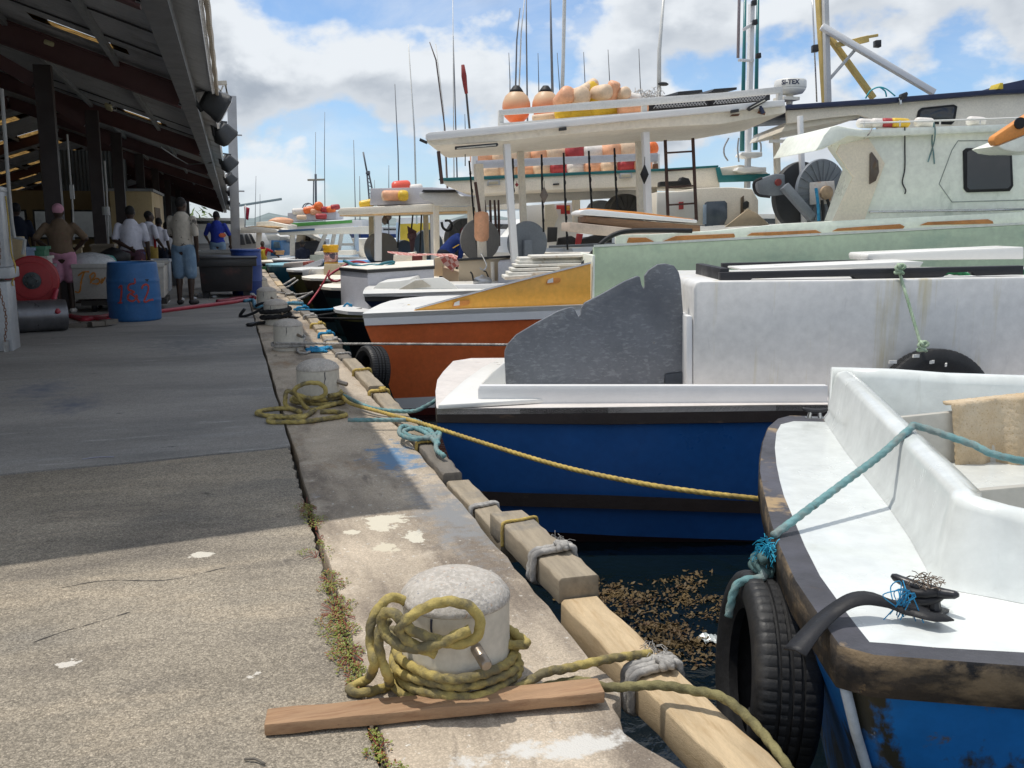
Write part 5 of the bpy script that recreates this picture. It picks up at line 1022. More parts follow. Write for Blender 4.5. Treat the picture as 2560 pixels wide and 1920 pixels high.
ge=[of.st(of.pt(2560,562,.12))]; eg=[of.W(ge[0][0]+3,.12,ge[0][2]+.12),of.W(ge[0][0]+3,.12,.2)]
sl(of,'side_bulwark',GRN,ob,[(1484,772),(1484,620),(1490,617),(2071,588),(2560,562)],.12,.18,.006,extra=eg)
b=B(); b.loft([[of.pt(u,v,.11),of.pt(u,v,.11)+V((0,0,.025)),of.pt(u,v,.19)+V((0,0,.025)),of.pt(u,v,.19)] for u,v in ((1484,618),(1735,605),(2071,587),(2560,561))],True,True,True); b.build('bulwark_cap',GRL,ob)
b=B(); q=of.st(of.pt(1480,690,.12)); b.prism([of.W(q[0],.11,.2),of.W(q[0],.11,1.02),of.W(q[0]+.03,.11,1.03),of.W(q[0]+.03,.11,.2)],of.nt(.9)); b.build('bulwark_end',GRL,ob,bev=.01)
cb=sl(of,'inner_coaming',GRL,ob,[(1539,625),(1539,588),(1562,587),(1640,585),(1780,577),(1961,559),(2170,548),(2538,531),(2560,530),(2560,575),(1800,612)],.80,.86,.008)
for q in (((1567,607),(1572,594),(1615,594),(1632,602),(1640,608)),((1655,604),(1690,590),(1835,584),(1838,591),(1832,598)),((1868,589),(1880,582),(2040,575),(2056,583),(2050,589)),((2081,578),(2095,571),(2250,560),(2262,566),(2258,572)),((2300,563),(2320,555),(2470,548),(2482,553),(2484,559))):
    h=sl(of,'scupper_slot',mat('orange_brown_wood',(.48,.20,.06),.6,.3,5,.2),ob,list(q),.785,.797,.002)
b=B(); b.tube(curve([of.pt(u,v,.7) for u,v in ((1452,668),(1475,640),(1500,612),(1520,595),(1545,583),(1580,577),(1650,576),(1730,577))],.05),.028,8); tag(b.build('bilge_hose',black,loc=of.pt(1500,612,.7),smooth=True),'thick black hose arching over the green bulwark','hose')
# stack of white boards behind the mustard bulwark
rows=[(1300,645,1478,653),(1296,653,1475,660),(1330,640,1480,646),(1288,662,1462,668),(1280,672,1400,679),(1272,682,1395,690),(1262,691,1330,700)]
for i,(u0,v0,u1,v1) in enumerate(rows):
    t=.9-.07*i; b=B(); b.prism([of.pt(u0,v0,t),of.pt(u1,v0-4,t),of.pt(u1,v1-4,t),of.pt(u0,v1,t)],of.nt(.5)); tag(b.build('white_board',mat('worn_white_board',(.68,.66,.60),.6,.15,3,.2,30,spots=[((.45,.36,.25),5,.64,.74)]),loc=of.pt(u0,v1,t),bev=.006),'flaking white board in the loose stack behind the mustard bulwark','board','white boards stacked on the orange boat')
# green cabin
cbn=['green_cabin']; b=B(); T0,T1=.95,2.1
pr=[(2170,556),(2206,468),(2209,408),(2174,362),(2166,345),(2160,330),(2560,318),(2560,545)]
ce=of.st(of.pt(2560,318,T0)); b.prism([of.pt(u,v,T0) for u,v in ((2156,556),(2209,410),(2168,352),(2168,330),(2560,316))]+[of.W(ce[0]+2.5,T0,ce[2]),of.W(ce[0]+2.5,T0,.5)],of.nt(T1-T0)); cab=b.build('cabin',GRL,ob,bev=.02)
b=B(); b.prism([of.pt(u,v,T0-.12) for u,v in ((2036,378),(2045,366),(2060,338),(2077,317),(2095,313),(2118,318),(2160,324),(2300,318),(2560,309),(2560,327),(2300,337),(2160,343),(2120,340),(2100,352),(2060,372))],of.nt(T1-T0+.24)); b.build('cabin_roof',GRL,ob,bev=.02)
CRM=mat('cream_end_wall',(.80,.71,.56),.5,.08,1.5,.05)
b=B(); b.prism([of.pt(u,v,T0+.004) for u,v in ((2079,556),(2131,443),(2089,381),(2098,362),(2168,346),(2209,409),(2156,556))],of.nt(-.03)); b.build('end_wall',CRM,ob)
sl(of,'end_window',mat('brown_tinted_window',(.10,.075,.055),.15,bump=0),ob,[(2175,460),(2176,385),(2180,380),(2196,402),(2198,430),(2190,452)],T0-.05,T0-.02,.002)
wf=sl(of,'cabin_window',black,ob,[(2410,377),(2418,370),(2520,368),(2530,376),(2534,465),(2525,478),(2420,481),(2412,472)],T0-.03,T0+.01,.006); b=B(); b.prism([of.pt(u,v,T0-.034) for u,v in ((2418,380),(2424,376),(2518,374),(2524,380),(2527,463),(2520,471),(2424,474),(2418,468))],of.nt(.012)); b.build('pane',glass,wf)
b=B(); seam=[of.pt(u,v,T0-.004) for u,v in ((2560,350),(2395,352),(2380,375),(2348,460),(2380,505),(2560,500))]; b.tube(seam,.006,5,False); b.build('panel_seam',mat('grey_seam',(.3,.33,.3),.6),cab)
b=B(); b.tube([of.pt(u,v,T0-.06) for u,v in ((2174,530),(2300,528),(2450,526),(2560,523))],.014,8); 
for u,v in ((2176,530),(2414,527)): b.tube([of.pt(u,v,T0-.06),of.pt(u,v,T0)],.012,6)
b.build('grab_rail',steel,cab,smooth=True)
b=B(); b.tube([of.pt(u,v,T0-.1) for u,v in ((2150,308),(2300,303),(2450,298),(2560,294))],.012,6); 
for u in (2160,2250,2350,2450,2540): b.tube([of.pt(u,303-(u-2150)*.02,T0-.1),of.pt(u,318-(u-2150)*.02,T0-.1)],.01,6)
b.build('roof_rail',white,cab)
FLT=[mat('cream_float',(.70,.52,.36),.55,.15,6,.15,30,spots=[((.5,.3,.18),5,.62,.75)]),mat('yellow_float',(.72,.46,.03),.45,.1,6,.1,30),mat('orange_float',(.80,.17,.035),.45,.15,5,.1,30),mat('red_float',(.36,.035,.04),.5,.2,6,.1,30),mat('white_float',(.72,.68,.63),.5,.1,6,.1,30),mat('pink_float',(.74,.38,.22),.5,.15,6,.1,30)]
def fltmesh(c,L,r,ax,m,lbl,group,holes=True):
    ax=V(ax).normalized(); b=B(); b.lathe([(r*.25,-L/2),(r*.7,-L/2+r*.08),(r*.95,-L/2+r*.35),(r,-L/2+r*.7),(r*1.02,0),(r,L/2-r*.7),(r*.95,L/2-r*.35),(r*.7,L/2-r*.08),(r*.25,L/2)],c,18,ax)
    o=b.build('net_float',m,loc=c,smooth=True)
    return tag(o,lbl,'float',group)
for i,(u,k) in enumerate(((2166,4),(2200,4),(2226,3),(2250,1),(2310,4),(2440,4))): fltmesh(of.pt(u,309-(u-2150)*.02,T0+.05),.26,.055,(1,.1,0),FLT[k],['thick white float roll at the left end of the green cabin roof','second white float on the green cabin roof','dark red float on the green cabin roof','small yellow float on the green cabin roof','white float by the blue cord knot on the cabin roof','long white float near the right end of the cabin roof'][i],'floats lying on the green cabin roof')
for i,(pts,m,l) in enumerate(((((2262,318),(2262,360),(2262,420),(2256,455),(2264,475),(2262,485)),blackp,'dark cord hanging down the green cabin wall'),(((2335,306),(2338,330),(2334,360),(2320,405)),TR,'thin blue cord knotted over the cabin roof rail'),(((2335,306),(2330,350),(2334,385),(2336,410)),TR,'second thin blue cord end beside the first'),(((2180,320),(2172,335),(2160,345)),GR,'short grey cord at the cabin roof corner'))):
    rope('thin_line',[of.pt(u,v,T0-.14 if v<345 else T0-.02) for u,v in pts],.008,m,l,strand=0,n=6)
# orange-edged roof tip at the right edge
tp=thing('orange_roof_tip','rounded orange and pale green roof corner poking in at the right edge','roof',of.pt(2500,360,-.5))
b=B(); e=[of.pt(u,v,-.5) for u,v in ((2484,352),(2488,340),(2560,292),(2620,255),(2620,300),(2560,338),(2492,364))]; b.prism(e,of.nt(.12)); b.build('orange_edge',ORL,tp,bev=.015)
b=B(); e=[of.pt(u,v,-.49) for u,v in ((2493,365),(2560,338),(2620,302),(2620,380),(2540,380),(2512,376))]; b.prism(e,of.nt(.5)); b.build('green_underside',GRL,tp,bev=.02)
b=B(); b.lathe([(.06,0),(.06,.02),(0,.025)],of.pt(2548,308,-.5),14,of.nt(-1)); b.build('socket',black,tp)
# slanted orange-topped lid over brown boxes
yb=lambda u,v,t=2.5:of.pt(u,v,t)
lid=thing('propped_lid','slanted lid with orange top and white edge propped over brown boxes','lid',of.pt(1600,570,2.6))
b=B(); b.prism([yb(u,v,2.55) for u,v in ((1449,537),(1450,529),(1462,524),(1480,523),(1743,550),(1743,558))],of.nt(.8)); b.build('white_lid',white2,lid,bev=.012)
b=B(); b.prism([yb(u,v,2.65) for u,v in ((1466,523),(1470,520),(1600,530),(1735,548),(1728,552),(1712,551))],of.nt(.75)); b.build('orange_top',ORL,lid,bev=.01)
BXW=mat('varnished_brown_wood',(.25,.14,.075),.5,.25,3,.2,30,stretch=(1,1,6)); PBX=mat('pale_pinkish_wood',(.52,.42,.34),.6,.15,3,.2,30)
b=B(); b.prism([yb(u,v,2.6) for u,v in ((1464,556),(1464,540),(1751,564),(1751,588),(1700,588))],of.nt(.7)); tag(b.build('wooden_box',BXW,loc=yb(1600,580,2.6),bev=.01),'dark brown wooden box just under the orange lid','box')
b=B(); b.prism([yb(u,v,2.5) for u,v in ((1423,578),(1424,556),(1455,558),(1690,582),(1690,596),(1520,590))],of.nt(.8)); tag(b.build('wooden_box',PBX,loc=yb(1550,590,2.5),bev=.01),'pale wooden box below the brown one, left of the green coaming','box')
# tyre between the orange bow and the quay
tyre('scuffed tyre fender between the orange bow and the quay',PY(930,925,9.35),(-.95,-.28,.08),.25,.2,.15)
# mustard strop on bow
rope('yellow_lashing',[of.pt(985,770,.9),of.pt(1000,768,.9),of.pt(1010,772,.9),of.pt(1022,765,.9),of.pt(1030,772,.9)],.018,YR2,'yellow cord knotted on the bow of the orange boat')
# ================================================================ canopy boats further along
CAN=mat('off_white_canopy',(.80,.75,.65),.5,.06,1.2,.06,15,spots=[((.50,.42,.30),2.2,.64,.8),((.34,.18,.08),6,.74,.8)]); CRW=mat('cream_white_paint',(.86,.80,.69),.5,.07,1.5,.06); NVY=mat('navy_trim',(.012,.022,.07),.4,.1); TEA=mat('teal_trim',(.012,.15,.16),.4,.1)
LAV=mat('pale_grey_locker',(.50,.50,.54),.5,.08,1.5,.06); RLG=mat('grey_net_reel',(.17,.19,.215),.5,.12,2,.1,spots=[((.24,.26,.28),3,.55,.8)]); RLD=mat('dark_net_reel',(.045,.047,.05),.5,.2,3,.1)
BRN=mat('brown_painted_steel',(.07,.035,.028),.6,.2)
def PB(u,v,Y,a=R_(18)):
    p0=PY(1300,560,Y); n=(math.sin(a),math.cos(a)); d=ray(u,v); t=(p0.x*n[0]+p0.y*n[1])/(d[0]*n[0]+d[1]*n[1]); return V((d[0]*t,d[1]*t,HC+d[2]*t))
EX=V((math.sin(R_(18)),math.cos(R_(18)),0))
def pl(o,name,m,pix,Y,d,bev=.01):
    b=B(); b.prism([PB(u,v,Y) for u,v in pix],EX*d); return b.build(name,m,o,bev=bev)
def bar(o,name,m,u0,v0,u1,v1,Y,w,d=None):
    b=B(); b.beam(PB(u0,v0,Y),PB(u1,v1,Y),d or w,w,(0,1,0)); return b.build(name,m,o,bev=min(.01,w*.15))
def rod(o,name,m,pts,Y,r,n=6):
    b=B(); b.tube([PB(u,v,Y) for u,v in pts],r,n); return b.build(name,m,o,smooth=True)
def disc(o,name,m,u,v,rp,Y,th=.05,yaw=.0,ribs=0):
    c=PB(u,v,Y); r=(PB(u+rp,v,Y)-c).length; ax=V((math.sin(yaw),-math.cos(yaw),0)); b=B(); b.lathe([(r*.98,-th/2),(r,0),(r*.98,th/2),(r*.2,th/2+.01),(0,th/2+.01)],c,40,ax)
    q=b.build(name,m,o,smooth=True,auto=35)
    if ribs:
        b=B(); x=V((0,0,1)); y=ax.cross(x)
        for k in range(ribs): a=k*2*math.pi/ribs; d=x*math.cos(a)+y*math.sin(a); b.beam(c+ax*(th/2+.012)+d*r*.2,c+ax*(th/2+.012)+d*r*.96,.02,.012)
        b.build('ribs',m,q)
    return q
ROD=mat('dark_thin_rod',(.05,.05,.055),.5)
def mast(lbl,pts,Y,r,m,name='antenna',cat='antenna',group='antennas and rods against the sky',parts=()):
    p=[PB(u,v,Y) for u,v in pts]; b=B(); b.tube(p,[r]+[r*.8]*(len(p)-2)+[r*.5] if len(p)>2 else [r,r*.55],6); o=b.build(name,m,loc=p[0],smooth=True); tag(o,lbl,cat,group); return o
def handles(): pass
# ---- white and navy boat (bow behind the orange one) with the large canopy
wf_,wbo=newboat('white decked navy boat carrying the large off white canopy with buoys',908,737,13.0,-8)
w1=[(908,735),(1000,733),(1160,728),(1300,722)]; w2=[(911,741),(1000,741),(1160,737),(1300,732)]; w3=[(935,775),(1000,776),(1160,772),(1300,768)]; w4=[(975,870),(1050,870),(1160,868),(1300,865)]
_,A,_=side(wf_,'gunwale',white2,wbo,w1,w2,-.02,-.02,beam=2.6,k=.08); side(wf_,'rub_rail',blackp,wbo,w2,[(u+2,v+12) for u,v in w2],.0,.0,beam=2.6,k=.08); side(wf_,'hull',NVY,wbo,[(u+2,v+12) for u,v in w2],w3,.03,.1,beam=2.6,k=.08); side(wf_,'bottom',ANT,wbo,w3,w4,.1,.4,beam=2.6,k=.08)
b=B(); b.prism([p+V((0,0,.003)) for p in A],(0,0,-.04)); b.build('deck',white,wbo)
pl(wbo,'foredeck_ramp',white,[(925,728),(948,706),(1000,702),(1024,698),(1040,728)],13.3,1.6)
pl(wbo,'coaming',white,[(989,727),(1037,699),(1062,696),(1106,693),(1130,708),(1153,730)],13.15,.05)
h=pl(wbo,'coaming_recess',mat('beige_recess',(.46,.42,.35),.5),[(994,725),(1038,702),(1056,700),(1078,716)],13.13,.012,.002)
pl(wbo,'side_coaming',white2,[(1132,727),(1132,712),(1300,708),(1300,727)],13.2,.06)
# canopy
cf=[(1063,336),(1072,332),(1249,317),(1500,292),(1800,264),(1962,250),(1966,282),(1800,311),(1615,320),(1400,338),(1246,354),(1085,364),(1068,358)]
pl(wbo,'canopy',CAN,cf,14.0,2.7,.02)
pl(wbo,'canopy_lip',white2,[(1064,336),(1072,331),(1500,291),(1962,249),(1962,264),(1500,308),(1072,350),(1064,349)],13.88,.16,.008)
for (u0,v0,u1,v1,Y,w,m,n) in ((1266,360,1287,655,14.15,.105,white2,'post'),(1300,362,1309,560,16.3,.11,CAN,'post'),(1613,330,1620,536,14.15,.105,white2,'post'),(1597,345,1602,540,16.3,.11,CAN,'post')): bar(wbo,n,m,u0,v0,u1,v1,Y,w)
tlp=pl(wbo,'light_tube',blackp,[(1137,374),(1137,366),(1244,357),(1246,362),(1242,366)],13.97,.05,.004); pl(tlp,'glass_tube',mat('tube_glass',(.5,.48,.42),.3),[(1142,373),(1142,370),(1240,361),(1240,364)],13.955,.01,.001)
for (u,v) in ((1407,323),(1838,278)): q=pl(wbo,'spot_lamp',blackp,[(u-10,v+4),(u-10,v-3),(u+9,v-6),(u+10,v+1)],13.85,.08,.004)
q=pl(wbo,'spot_lamp',blackp,[(1868,272),(1872,266),(1915,242),(1922,246),(1918,252),(1876,277)],13.8,.08,.005); pl(q,'glass_tube',MC['tube_glass'],[(1875,271),(1878,268),(1912,249),(1914,252)],13.78,.015,.001); bar(wbo,'lamp_arm',NVY,1900,265,1908,284,13.9,.05)
pl(wbo,'bow_lamp',blackp,[(1048,352),(1050,345),(1068,353),(1066,360)],14.0,.08,.004); bar(wbo,'dark_strut',BRN,1096,378,1105,460,14.1,.05)
pl(wbo,'rust_stain',rust,[(1824,291),(1830,286),(1850,284),(1846,290)],13.936,.003,0)
pl(wbo,'rust_stain',rust,[(1893,283),(1900,270),(1914,280),(1912,288)],13.936,.003,0)
# rail and locker on the roof
RB=mat('grey_white_rail_board',(.60,.60,.59),.6,.1,2,.1)
for Y in (14.2,16.2):
    pl(wbo,'rail_board',RB,[(1246,275),(1500,252),(1800,232),(1953,216),(1953,233),(1800,248),(1500,272),(1249,288)],Y,.05,.004); pl(wbo,'base_board',RB,[(1249,308),(1500,288),(1800,264),(1953,250),(1953,262),(1800,276),(1500,300),(1249,318)],Y,.05,.004)
    for u,v0,v1 in ((1252,276,316),(1610,245,292),(1948,218,262)): bar(wbo,'rail_post',RB,u,v0,u,v1,Y+.08,.08)
MSH=mat('black_mesh_crate',(.015,.015,.02),.6)
cr=thing('mesh_crate','black mesh crate under the canopy roof rail','crate',PB(1680,268,14.6),'black crates on the canopy roof')
b=B(); b.prism([PB(u,v,14.6) for u,v in ((1622,274),(1622,256),(1770,246),(1770,264))],(0,.9,0)); b.build('tub',MSH,cr)
b=B()
for i in range(17):
    for s in (-1,1): u=1640+i*7.5; b.beam(PB(u-6*s,271-(i*.55),14.55),PB(u+6*s,257-(i*.55),14.55),.018,.012)
b.build('mesh_front',alum,cr)
cr2=thing('mesh_crate','second black mesh crate near the radar','crate',PB(1840,258,14.6),'black crates on the canopy roof')
b=B(); b.prism([PB(u,v,14.6) for u,v in ((1782,264),(1782,246),(1925,235),(1925,250))],(0,.9,0)); b.build('tub',MSH,cr2)
b=B()
for i in range(17):
    for s in (-1,1): u=1790+i*7.5; b.beam(PB(u-6*s,260-(i*.6),14.55),PB(u+6*s,246-(i*.6),14.55),.018,.012)
b.build('mesh_front',alum,cr2)
for (pp,l) in ((((1694,236),(1696,229),(1755,224),(1757,231)),'dark flat panel lying on the roof rail'),(((1778,229),(1786,222),(1842,218),(1842,224)),'second dark flat panel lying nearer the radar')):
    b=B(); b.prism([PB(u,v,14.7) for u,v in pp],(0,.8,0)); tag(b.build('dark_panel',blackp,loc=PB(*pp[0],14.7)),l,'panel')
# radar dome
rd=thing('radar_dome','white radar dome lettered SI-TEX on the end of the canopy roof','radar',PB(1975,232,14.9)); c=PB(1975,226,14.9)
b=B(); b.lathe([(.10,-.07),(.20,-.05),(.24,.0),(.245,.03)],c,32); b.build('base',white,rd,smooth=True); b=B(); b.lathe([(.25,.03),(.255,.05),(.25,.14),(.235,.16),(0,.165)],c,32); b.build('dome',white,rd,smooth=True,auto=40)
b=B(); b.lathe([(.05,-.22),(.06,-.07)],c,12); b.box(c+V((-.06,0,-.14)),(.3,.3,.05)); b.build('bracket',CAN,rd)
def text(s,loc,size,rotz,m,parent,name,ext=.004,rx=math.pi/2,shear=0,bend=0):
    cu=bpy.data.curves.new(name,'FONT'); cu.body=s; cu.size=size; cu.extrude=ext; cu.align_x='CENTER'; cu.align_y='CENTER'; cu.resolution_u=3; cu.shear=shear; cu.offset=.003
    o=bpy.data.objects.new(name,cu); C.objects.link(o); dg=bpy.context.evaluated_depsgraph_get(); me=bpy.data.meshes.new_from_object(o.evaluated_get(dg)); bpy.data.objects.remove(o); me.materials.clear(); me.materials.append(m)
    if bend:
        for q in me.vertices: a=q.co.x/bend; q.co=(bend*math.sin(a),q.co.y,q.co.z-bend*(1-math.cos(a)))
    o=bpy.data.objects.new(name,me); C.objects.link(o); o.rotation_euler=(rx,0,rotz); o.location=V(loc)-(WL[parent.name] if parent else V((0,0,0))); o.parent=parent; WL[o.name]=V(loc); return o
vd=V((c.x,c.y,0)).normalized(); text('SI-TEX',c+V((-vd.x*.262,-vd.y*.262,.095)),.10,math.atan2(vd.y,vd.x)-math.pi/2,NVY,rd,'lettering',.003,bend=.262)
# buoys and floats on the canopy roof
FG='floats heaped on the large canopy roof'
def bigbuoy(u,v,Y,r,lbl):
    c=PB(u,v,Y); o=thing('mooring_buoy',lbl,'buoy',c-V((0,0,r)),FG); m=mat('faded_orange_buoy',(.78,.17,.05),.5,.12,4,.1); 
    if not m.get('g'):
        m['g']=1; nt=m.node_tree; N=nt.nodes; L=nt.links; b_=N['Principled BSDF']; s=b_.inputs['Base Color'].links[0].from_socket; tc=N.new('ShaderNodeTexCoord'); sp=N.new('ShaderNodeSeparateXYZ'); L.new(tc.outputs['Object'],sp.inputs[0]); mr=N.new('ShaderNodeMapRange'); mr.inputs[1].default_value=.12; mr.inputs[2].default_value=.34; L.new(sp.outputs[2],mr.inputs[0]); mx=N.new('ShaderNodeMixRGB'); L.new(mr.outputs[0],mx.inputs[0]); L.new(s,mx.inputs[1]); mx.inputs[2].default_value=(.66,.44,.27,1); L.new(mx.outputs[0],b_.inputs['Base Color'])
    b=B(); b.lathe([(.02,-r*1.15),(r*.5,-r*1.05),(r*.85,-r*.7),(r,-r*.1),(r*.97,r*.25),(r*.8,r*.68),(r*.5,r*.95),(r*.3,r*1.1)],c,28); b.build('body',m,o,smooth=True)
    b=B(); b.lathe([(r*.52,r*.94),(r*.42,r*1.12),(r*.30,r*1.28),(r*.2,r*1.40),(0,r*1.42)],c,16); b.build('neck',black,o,smooth=True)
bigbuoy(1291,266,15.1,.235,'leftmost big faded orange buoy with a black neck on the canopy roof'); bigbuoy(1364,264,15.1,.225,'second big faded orange buoy beside the leftmost one')
for i,(u,v,L,r,ax,k,l) in enumerate(((1411,246,.4,.14,(.2,-1,.5),5,'pinkish float leaning behind the second big buoy'),(1440,245,.5,.15,(.3,-1,.1),0,'broad cream float behind the rail'),(1456,228,.62,.085,(1,.2,.62),0,'long cream float lying slanted on top of the heap'),(1487,242,.5,.12,(.25,-.3,-.8),1,'upright bright yellow float in the heap'),(1503,232,.4,.12,(.3,-1,0),0,'cream float end behind the yellow one'),(1527,238,.45,.105,(.2,-.4,1),5,'pale pink upright float right of the yellow one'),(1551,237,.4,.10,(.2,-1,.1),0,'cream float with a dark hole facing out'),(1572,243,.4,.08,(1,-.3,-.2),4,'small white float at the right end of the heap'),(1425,284,.5,.08,(1,-.1,.1),1,'yellow float under the rail'),(1468,284,.6,.085,(1,-.1,.1),1,'long yellow float under the rail'),(1527,275,.7,.085,(1,-.1,.15),1,'yellow and orange float under the right of the rail'),(1376,291,.6,.055,(1,-.1,.12),0,'flat cream float on the canopy under the buoys'),(1582,271,.5,.09,(1,-.2,.05),5,'faded pink float under the rail end'))):
    fltmesh(PB(u,v,14.55+.05*(i%4)),L,r,ax,FLT[k],l,FG)
b=B()
for i in range(120):
    p=PB(random.uniform(1575,1650),random.uniform(236,252),15.2)+V((0,random.uniform(-.3,.3),0)); d=V((random.gauss(0,1),random.gauss(0,1),random.gauss(0,.5))).normalized()*.16; b.tube(curve([p,p+d*.5+V((0,0,.05)),p+d],.06),.006,3)
tag(b.build('net_tangle',mat('white_netting',(.6,.58,.55),.8),loc=PB(1610,250,15.2)),'tangle of white netting at the end of the float heap','net')
# lines and gear hanging under the canopy
for i,(u0,v0,u1,v1,Y) in enumerate(((1282,396,1286,560,14.5),(1354,386,1359,580,14.4),(1409,382,1419,625,14.3),(1472,377,1480,525,14.3),(1536,370,1544,528,14.3),(1173,402,1196,650,15.4))):
    p=[PB(u0,v0,Y),PB((u0+u1)/2-1,(v0+v1)/2,Y),PB(u1,v1,Y)]; b=B(); b.tube(curve(p,.1),.016,6)
    for k in range(5): b.ell(PB(u0+(u1-u0)*(k+.7)/5.5,v0+(v1-v0)*(k+.7)/5.5,Y),(.022,.022,.05),6,4)
    tag(b.build('hanging_line',BK,loc=p[-1],smooth=True),['black line hanging beside the left white post','black line hanging behind the grey teardrop weight','longest black line hanging past the red sign','black line hanging above the lid middle','black line hanging left of the far white post','long black line hanging to the kettle hook'][i],'rope','lines hanging under the large canopy')
for (u,v,w,h,m,l,Y) in ((1611,436,11,24,black,'black diamond shaped lead hanging on the far white post',14.0),(1360,488,11,20,mat('grey_lead',(.15,.12,.10),.6,.2),'grey teardrop weight hanging from a thin line',14.35),(1292,462,5,5,FLT[3],'small red ball hanging by the second post',15.9)):
    c=PB(u,v,Y); k=(PB(u+1,v,Y)-c).length; b=B(); b.lathe([(0.004,-h*k),(w*k*.5,-h*k*.55),(w*k,0),(w*k*.55,h*k*.5),(.006,h*k),(.004,h*k*1.8)],c,14); tag(b.build('hanging_weight',m,loc=c,smooth=True),l,'weight')
b=B(); c=PB(1204,562,15.0); b.lathe([(.02,-.28),(.10,-.26),(.125,-.2),(.125,.14),(.11,.2),(.03,.22)],c,18); tag(b.build('net_float',FLT[5],loc=c,smooth=True),'pale pink float hanging against the post above the reel','float')
bar(wbo,'rusty_pole',BRN,1188,455,1202,548,15.0,.045); bar(wbo,'post',CRW,1196,410,1206,655,15.3,.14)
# tool handles
for i,(u0,u1) in enumerate(((1211,1218),(1225,1228),(1236,1241),(1246,1248))):
    b=B(); b.tube([PB(u0,500,16.4),PB((u0+u1)/2,540,16.4),PB(u1,615,16.4)],[.018,.026,.022],6); tag(b.build('gaff_handle',BRN,loc=PB(u1,615,16.4),smooth=True),'brown wooden gaff handle hanging in a row below the canopy beam','gaff','gaff handles hung in a row')
# net reels
disc(wbo,'net_reel',RLG,1318,607,54,14.6,.08,.15); bar(wbo,'reel_stay',RLG,1318,600,1319,645,14.45,.13)
disc(wbo,'net_reel',mat('warm_grey_reel',(.20,.195,.19),.6,.12,2,.1),1200,600,53,15.8,.06,.1)
# bulwark of the canopy boat
bx=pl(wbo,'aft_bulwark',beige,[(1147,715),(1147,652),(1246,647),(1276,644),(1246,715)],15.2,.08); pl(bx,'bulwark_cap',blackp,[(1145,652),(1145,647),(1276,639),(1276,644)],15.15,.16,.004)
rod(bx,'bulwark_pipe',CRW,((1231,655),(1232,690),(1233,712)),15.1,.035,8)
pl(wbo,'white_locker',LAV,[(1245,715),(1245,655),(1301,651),(1301,712)],14.4,.9,.015)
kt=thing('kettle','shiny aluminium kettle hanging from a hook over the foredeck','kettle',PB(1206,712,14.3)); c=PB(1206,704,14.3); b=B(); b.lathe([(.13,-.06),(.15,-.02),(.15,.03),(.11,.07),(.03,.09),(.025,.11)],c,24); b.build('body',alum,kt,smooth=True); b=B(); b.tube(curve([c+V((-.15,0,.02)),c+V((-.17,0,.12)),c+V((-.2,0,.16))],.03),.014,6); b.tube(curve([c+V((.12,0,.02)),c+V((.06,0,.16)),c+V((.02,0,.17))],.03),.012,6); b.build('handle',black,kt); b=B(); b.tube(curve([c+V((-.02,0,.45)),c+V((.03,0,.36)),c+V((.07,0,.25)),c+V((.02,0,.18)),c+V((-.04,0,.22))],.03),.012,6); b.build('hook',steel,kt)
# checked cloth draped over boxes
CHK=mat('red_white_cloth',(.42,.11,.09),.85,.1,5,.2); 
def chk(m):
    nt=m.node_tree; N=nt.nodes; L=nt.links; b=N['Principled BSDF']; s=b.inputs['Base Color'].links[0].from_socket; tc=N.new('ShaderNodeTexCoord'); ck=N.new('ShaderNodeTexChecker'); ck.inputs['Scale'].default_value=11; mp=N.new('ShaderNodeMapping'); mp.inputs['Rotation'].default_value=(.4,.5,.6); L.new(tc.outputs['Object'],mp.inputs[0]); L.new(mp.outputs[0],ck.inputs[0]); mx=N.new('ShaderNodeMixRGB'); L.new(ck.outputs['Fac'],mx.inputs[0]); L.new(s,mx.inputs[1]); mx.inputs[2].default_value=(.62,.40,.36,1); L.new(mx.outputs[0],b.inputs['Base Color'])
chk(CHK)
cl=thing('checked_cloth','red and white checked cloth draped along the boxes and hanging over an edge','cloth',PB(1100,640,17))
b=B(); top=[(968,628),(1000,630),(1040,634),(1080,634),(1105,634),(1130,634),(1145,640)]; bt=[(970,632),(1000,637),(1040,640),(1080,637),(1110,645),(1128,650),(1140,652)]
b.loft([[PB(u,v,17.3) for u,v in top],[PB(u,v,16.9) for u,v in bt]]); b.build('draped_strip',CHK,cl,smooth=True); b=B(); b.loft([[PB(u,v,16.88) for u,v in ((1098,642),(1120,640),(1145,650))],[PB(u,v,16.86) for u,v in ((1108,660),(1130,655),(1150,662))],[PB(u,v,16.84) for u,v in ((1132,680),(1138,668),(1154,666))]]); b.build('hanging_corner',CHK,cl,smooth=True)
# ---- wheelhouse with navy trim behind the canopy
nw=thing('fishing_boat','cream wheelhouse boat with a long navy roof trim behind the large canopy','boat',PB(2200,700,14.4),'boats moored along the quay')
pl(nw,'roof_trim',NVY,[(1964,272),(1966,262),(2200,246),(2501,222),(2508,210),(2560,199),(2700,180),(2700,215),(2560,232),(2501,234),(2200,259)],14.3,2.8,.01)
pl(nw,'yellow_trim',mat('yellow_trim',(.65,.48,.04),.5),[(2494,222),(2501,207),(2508,207),(2508,222)],14.25,.3,.002)
pl(nw,'roof_side',CRW,[(1966,276),(2200,260),(2501,235),(2560,233),(2700,217),(2700,420),(2240,420),(2190,312),(2170,295),(2147,287),(2060,296),(1968,309)],14.45,.08,.01)
pl(nw,'wheelhouse',CRW,[(2240,560),(2240,330),(2700,300),(2700,560)],14.6,2.4)
pl(nw,'roof_underside',CAN,[(1953,330),(1968,305),(2150,287),(2150,294)],14.6,2.2)
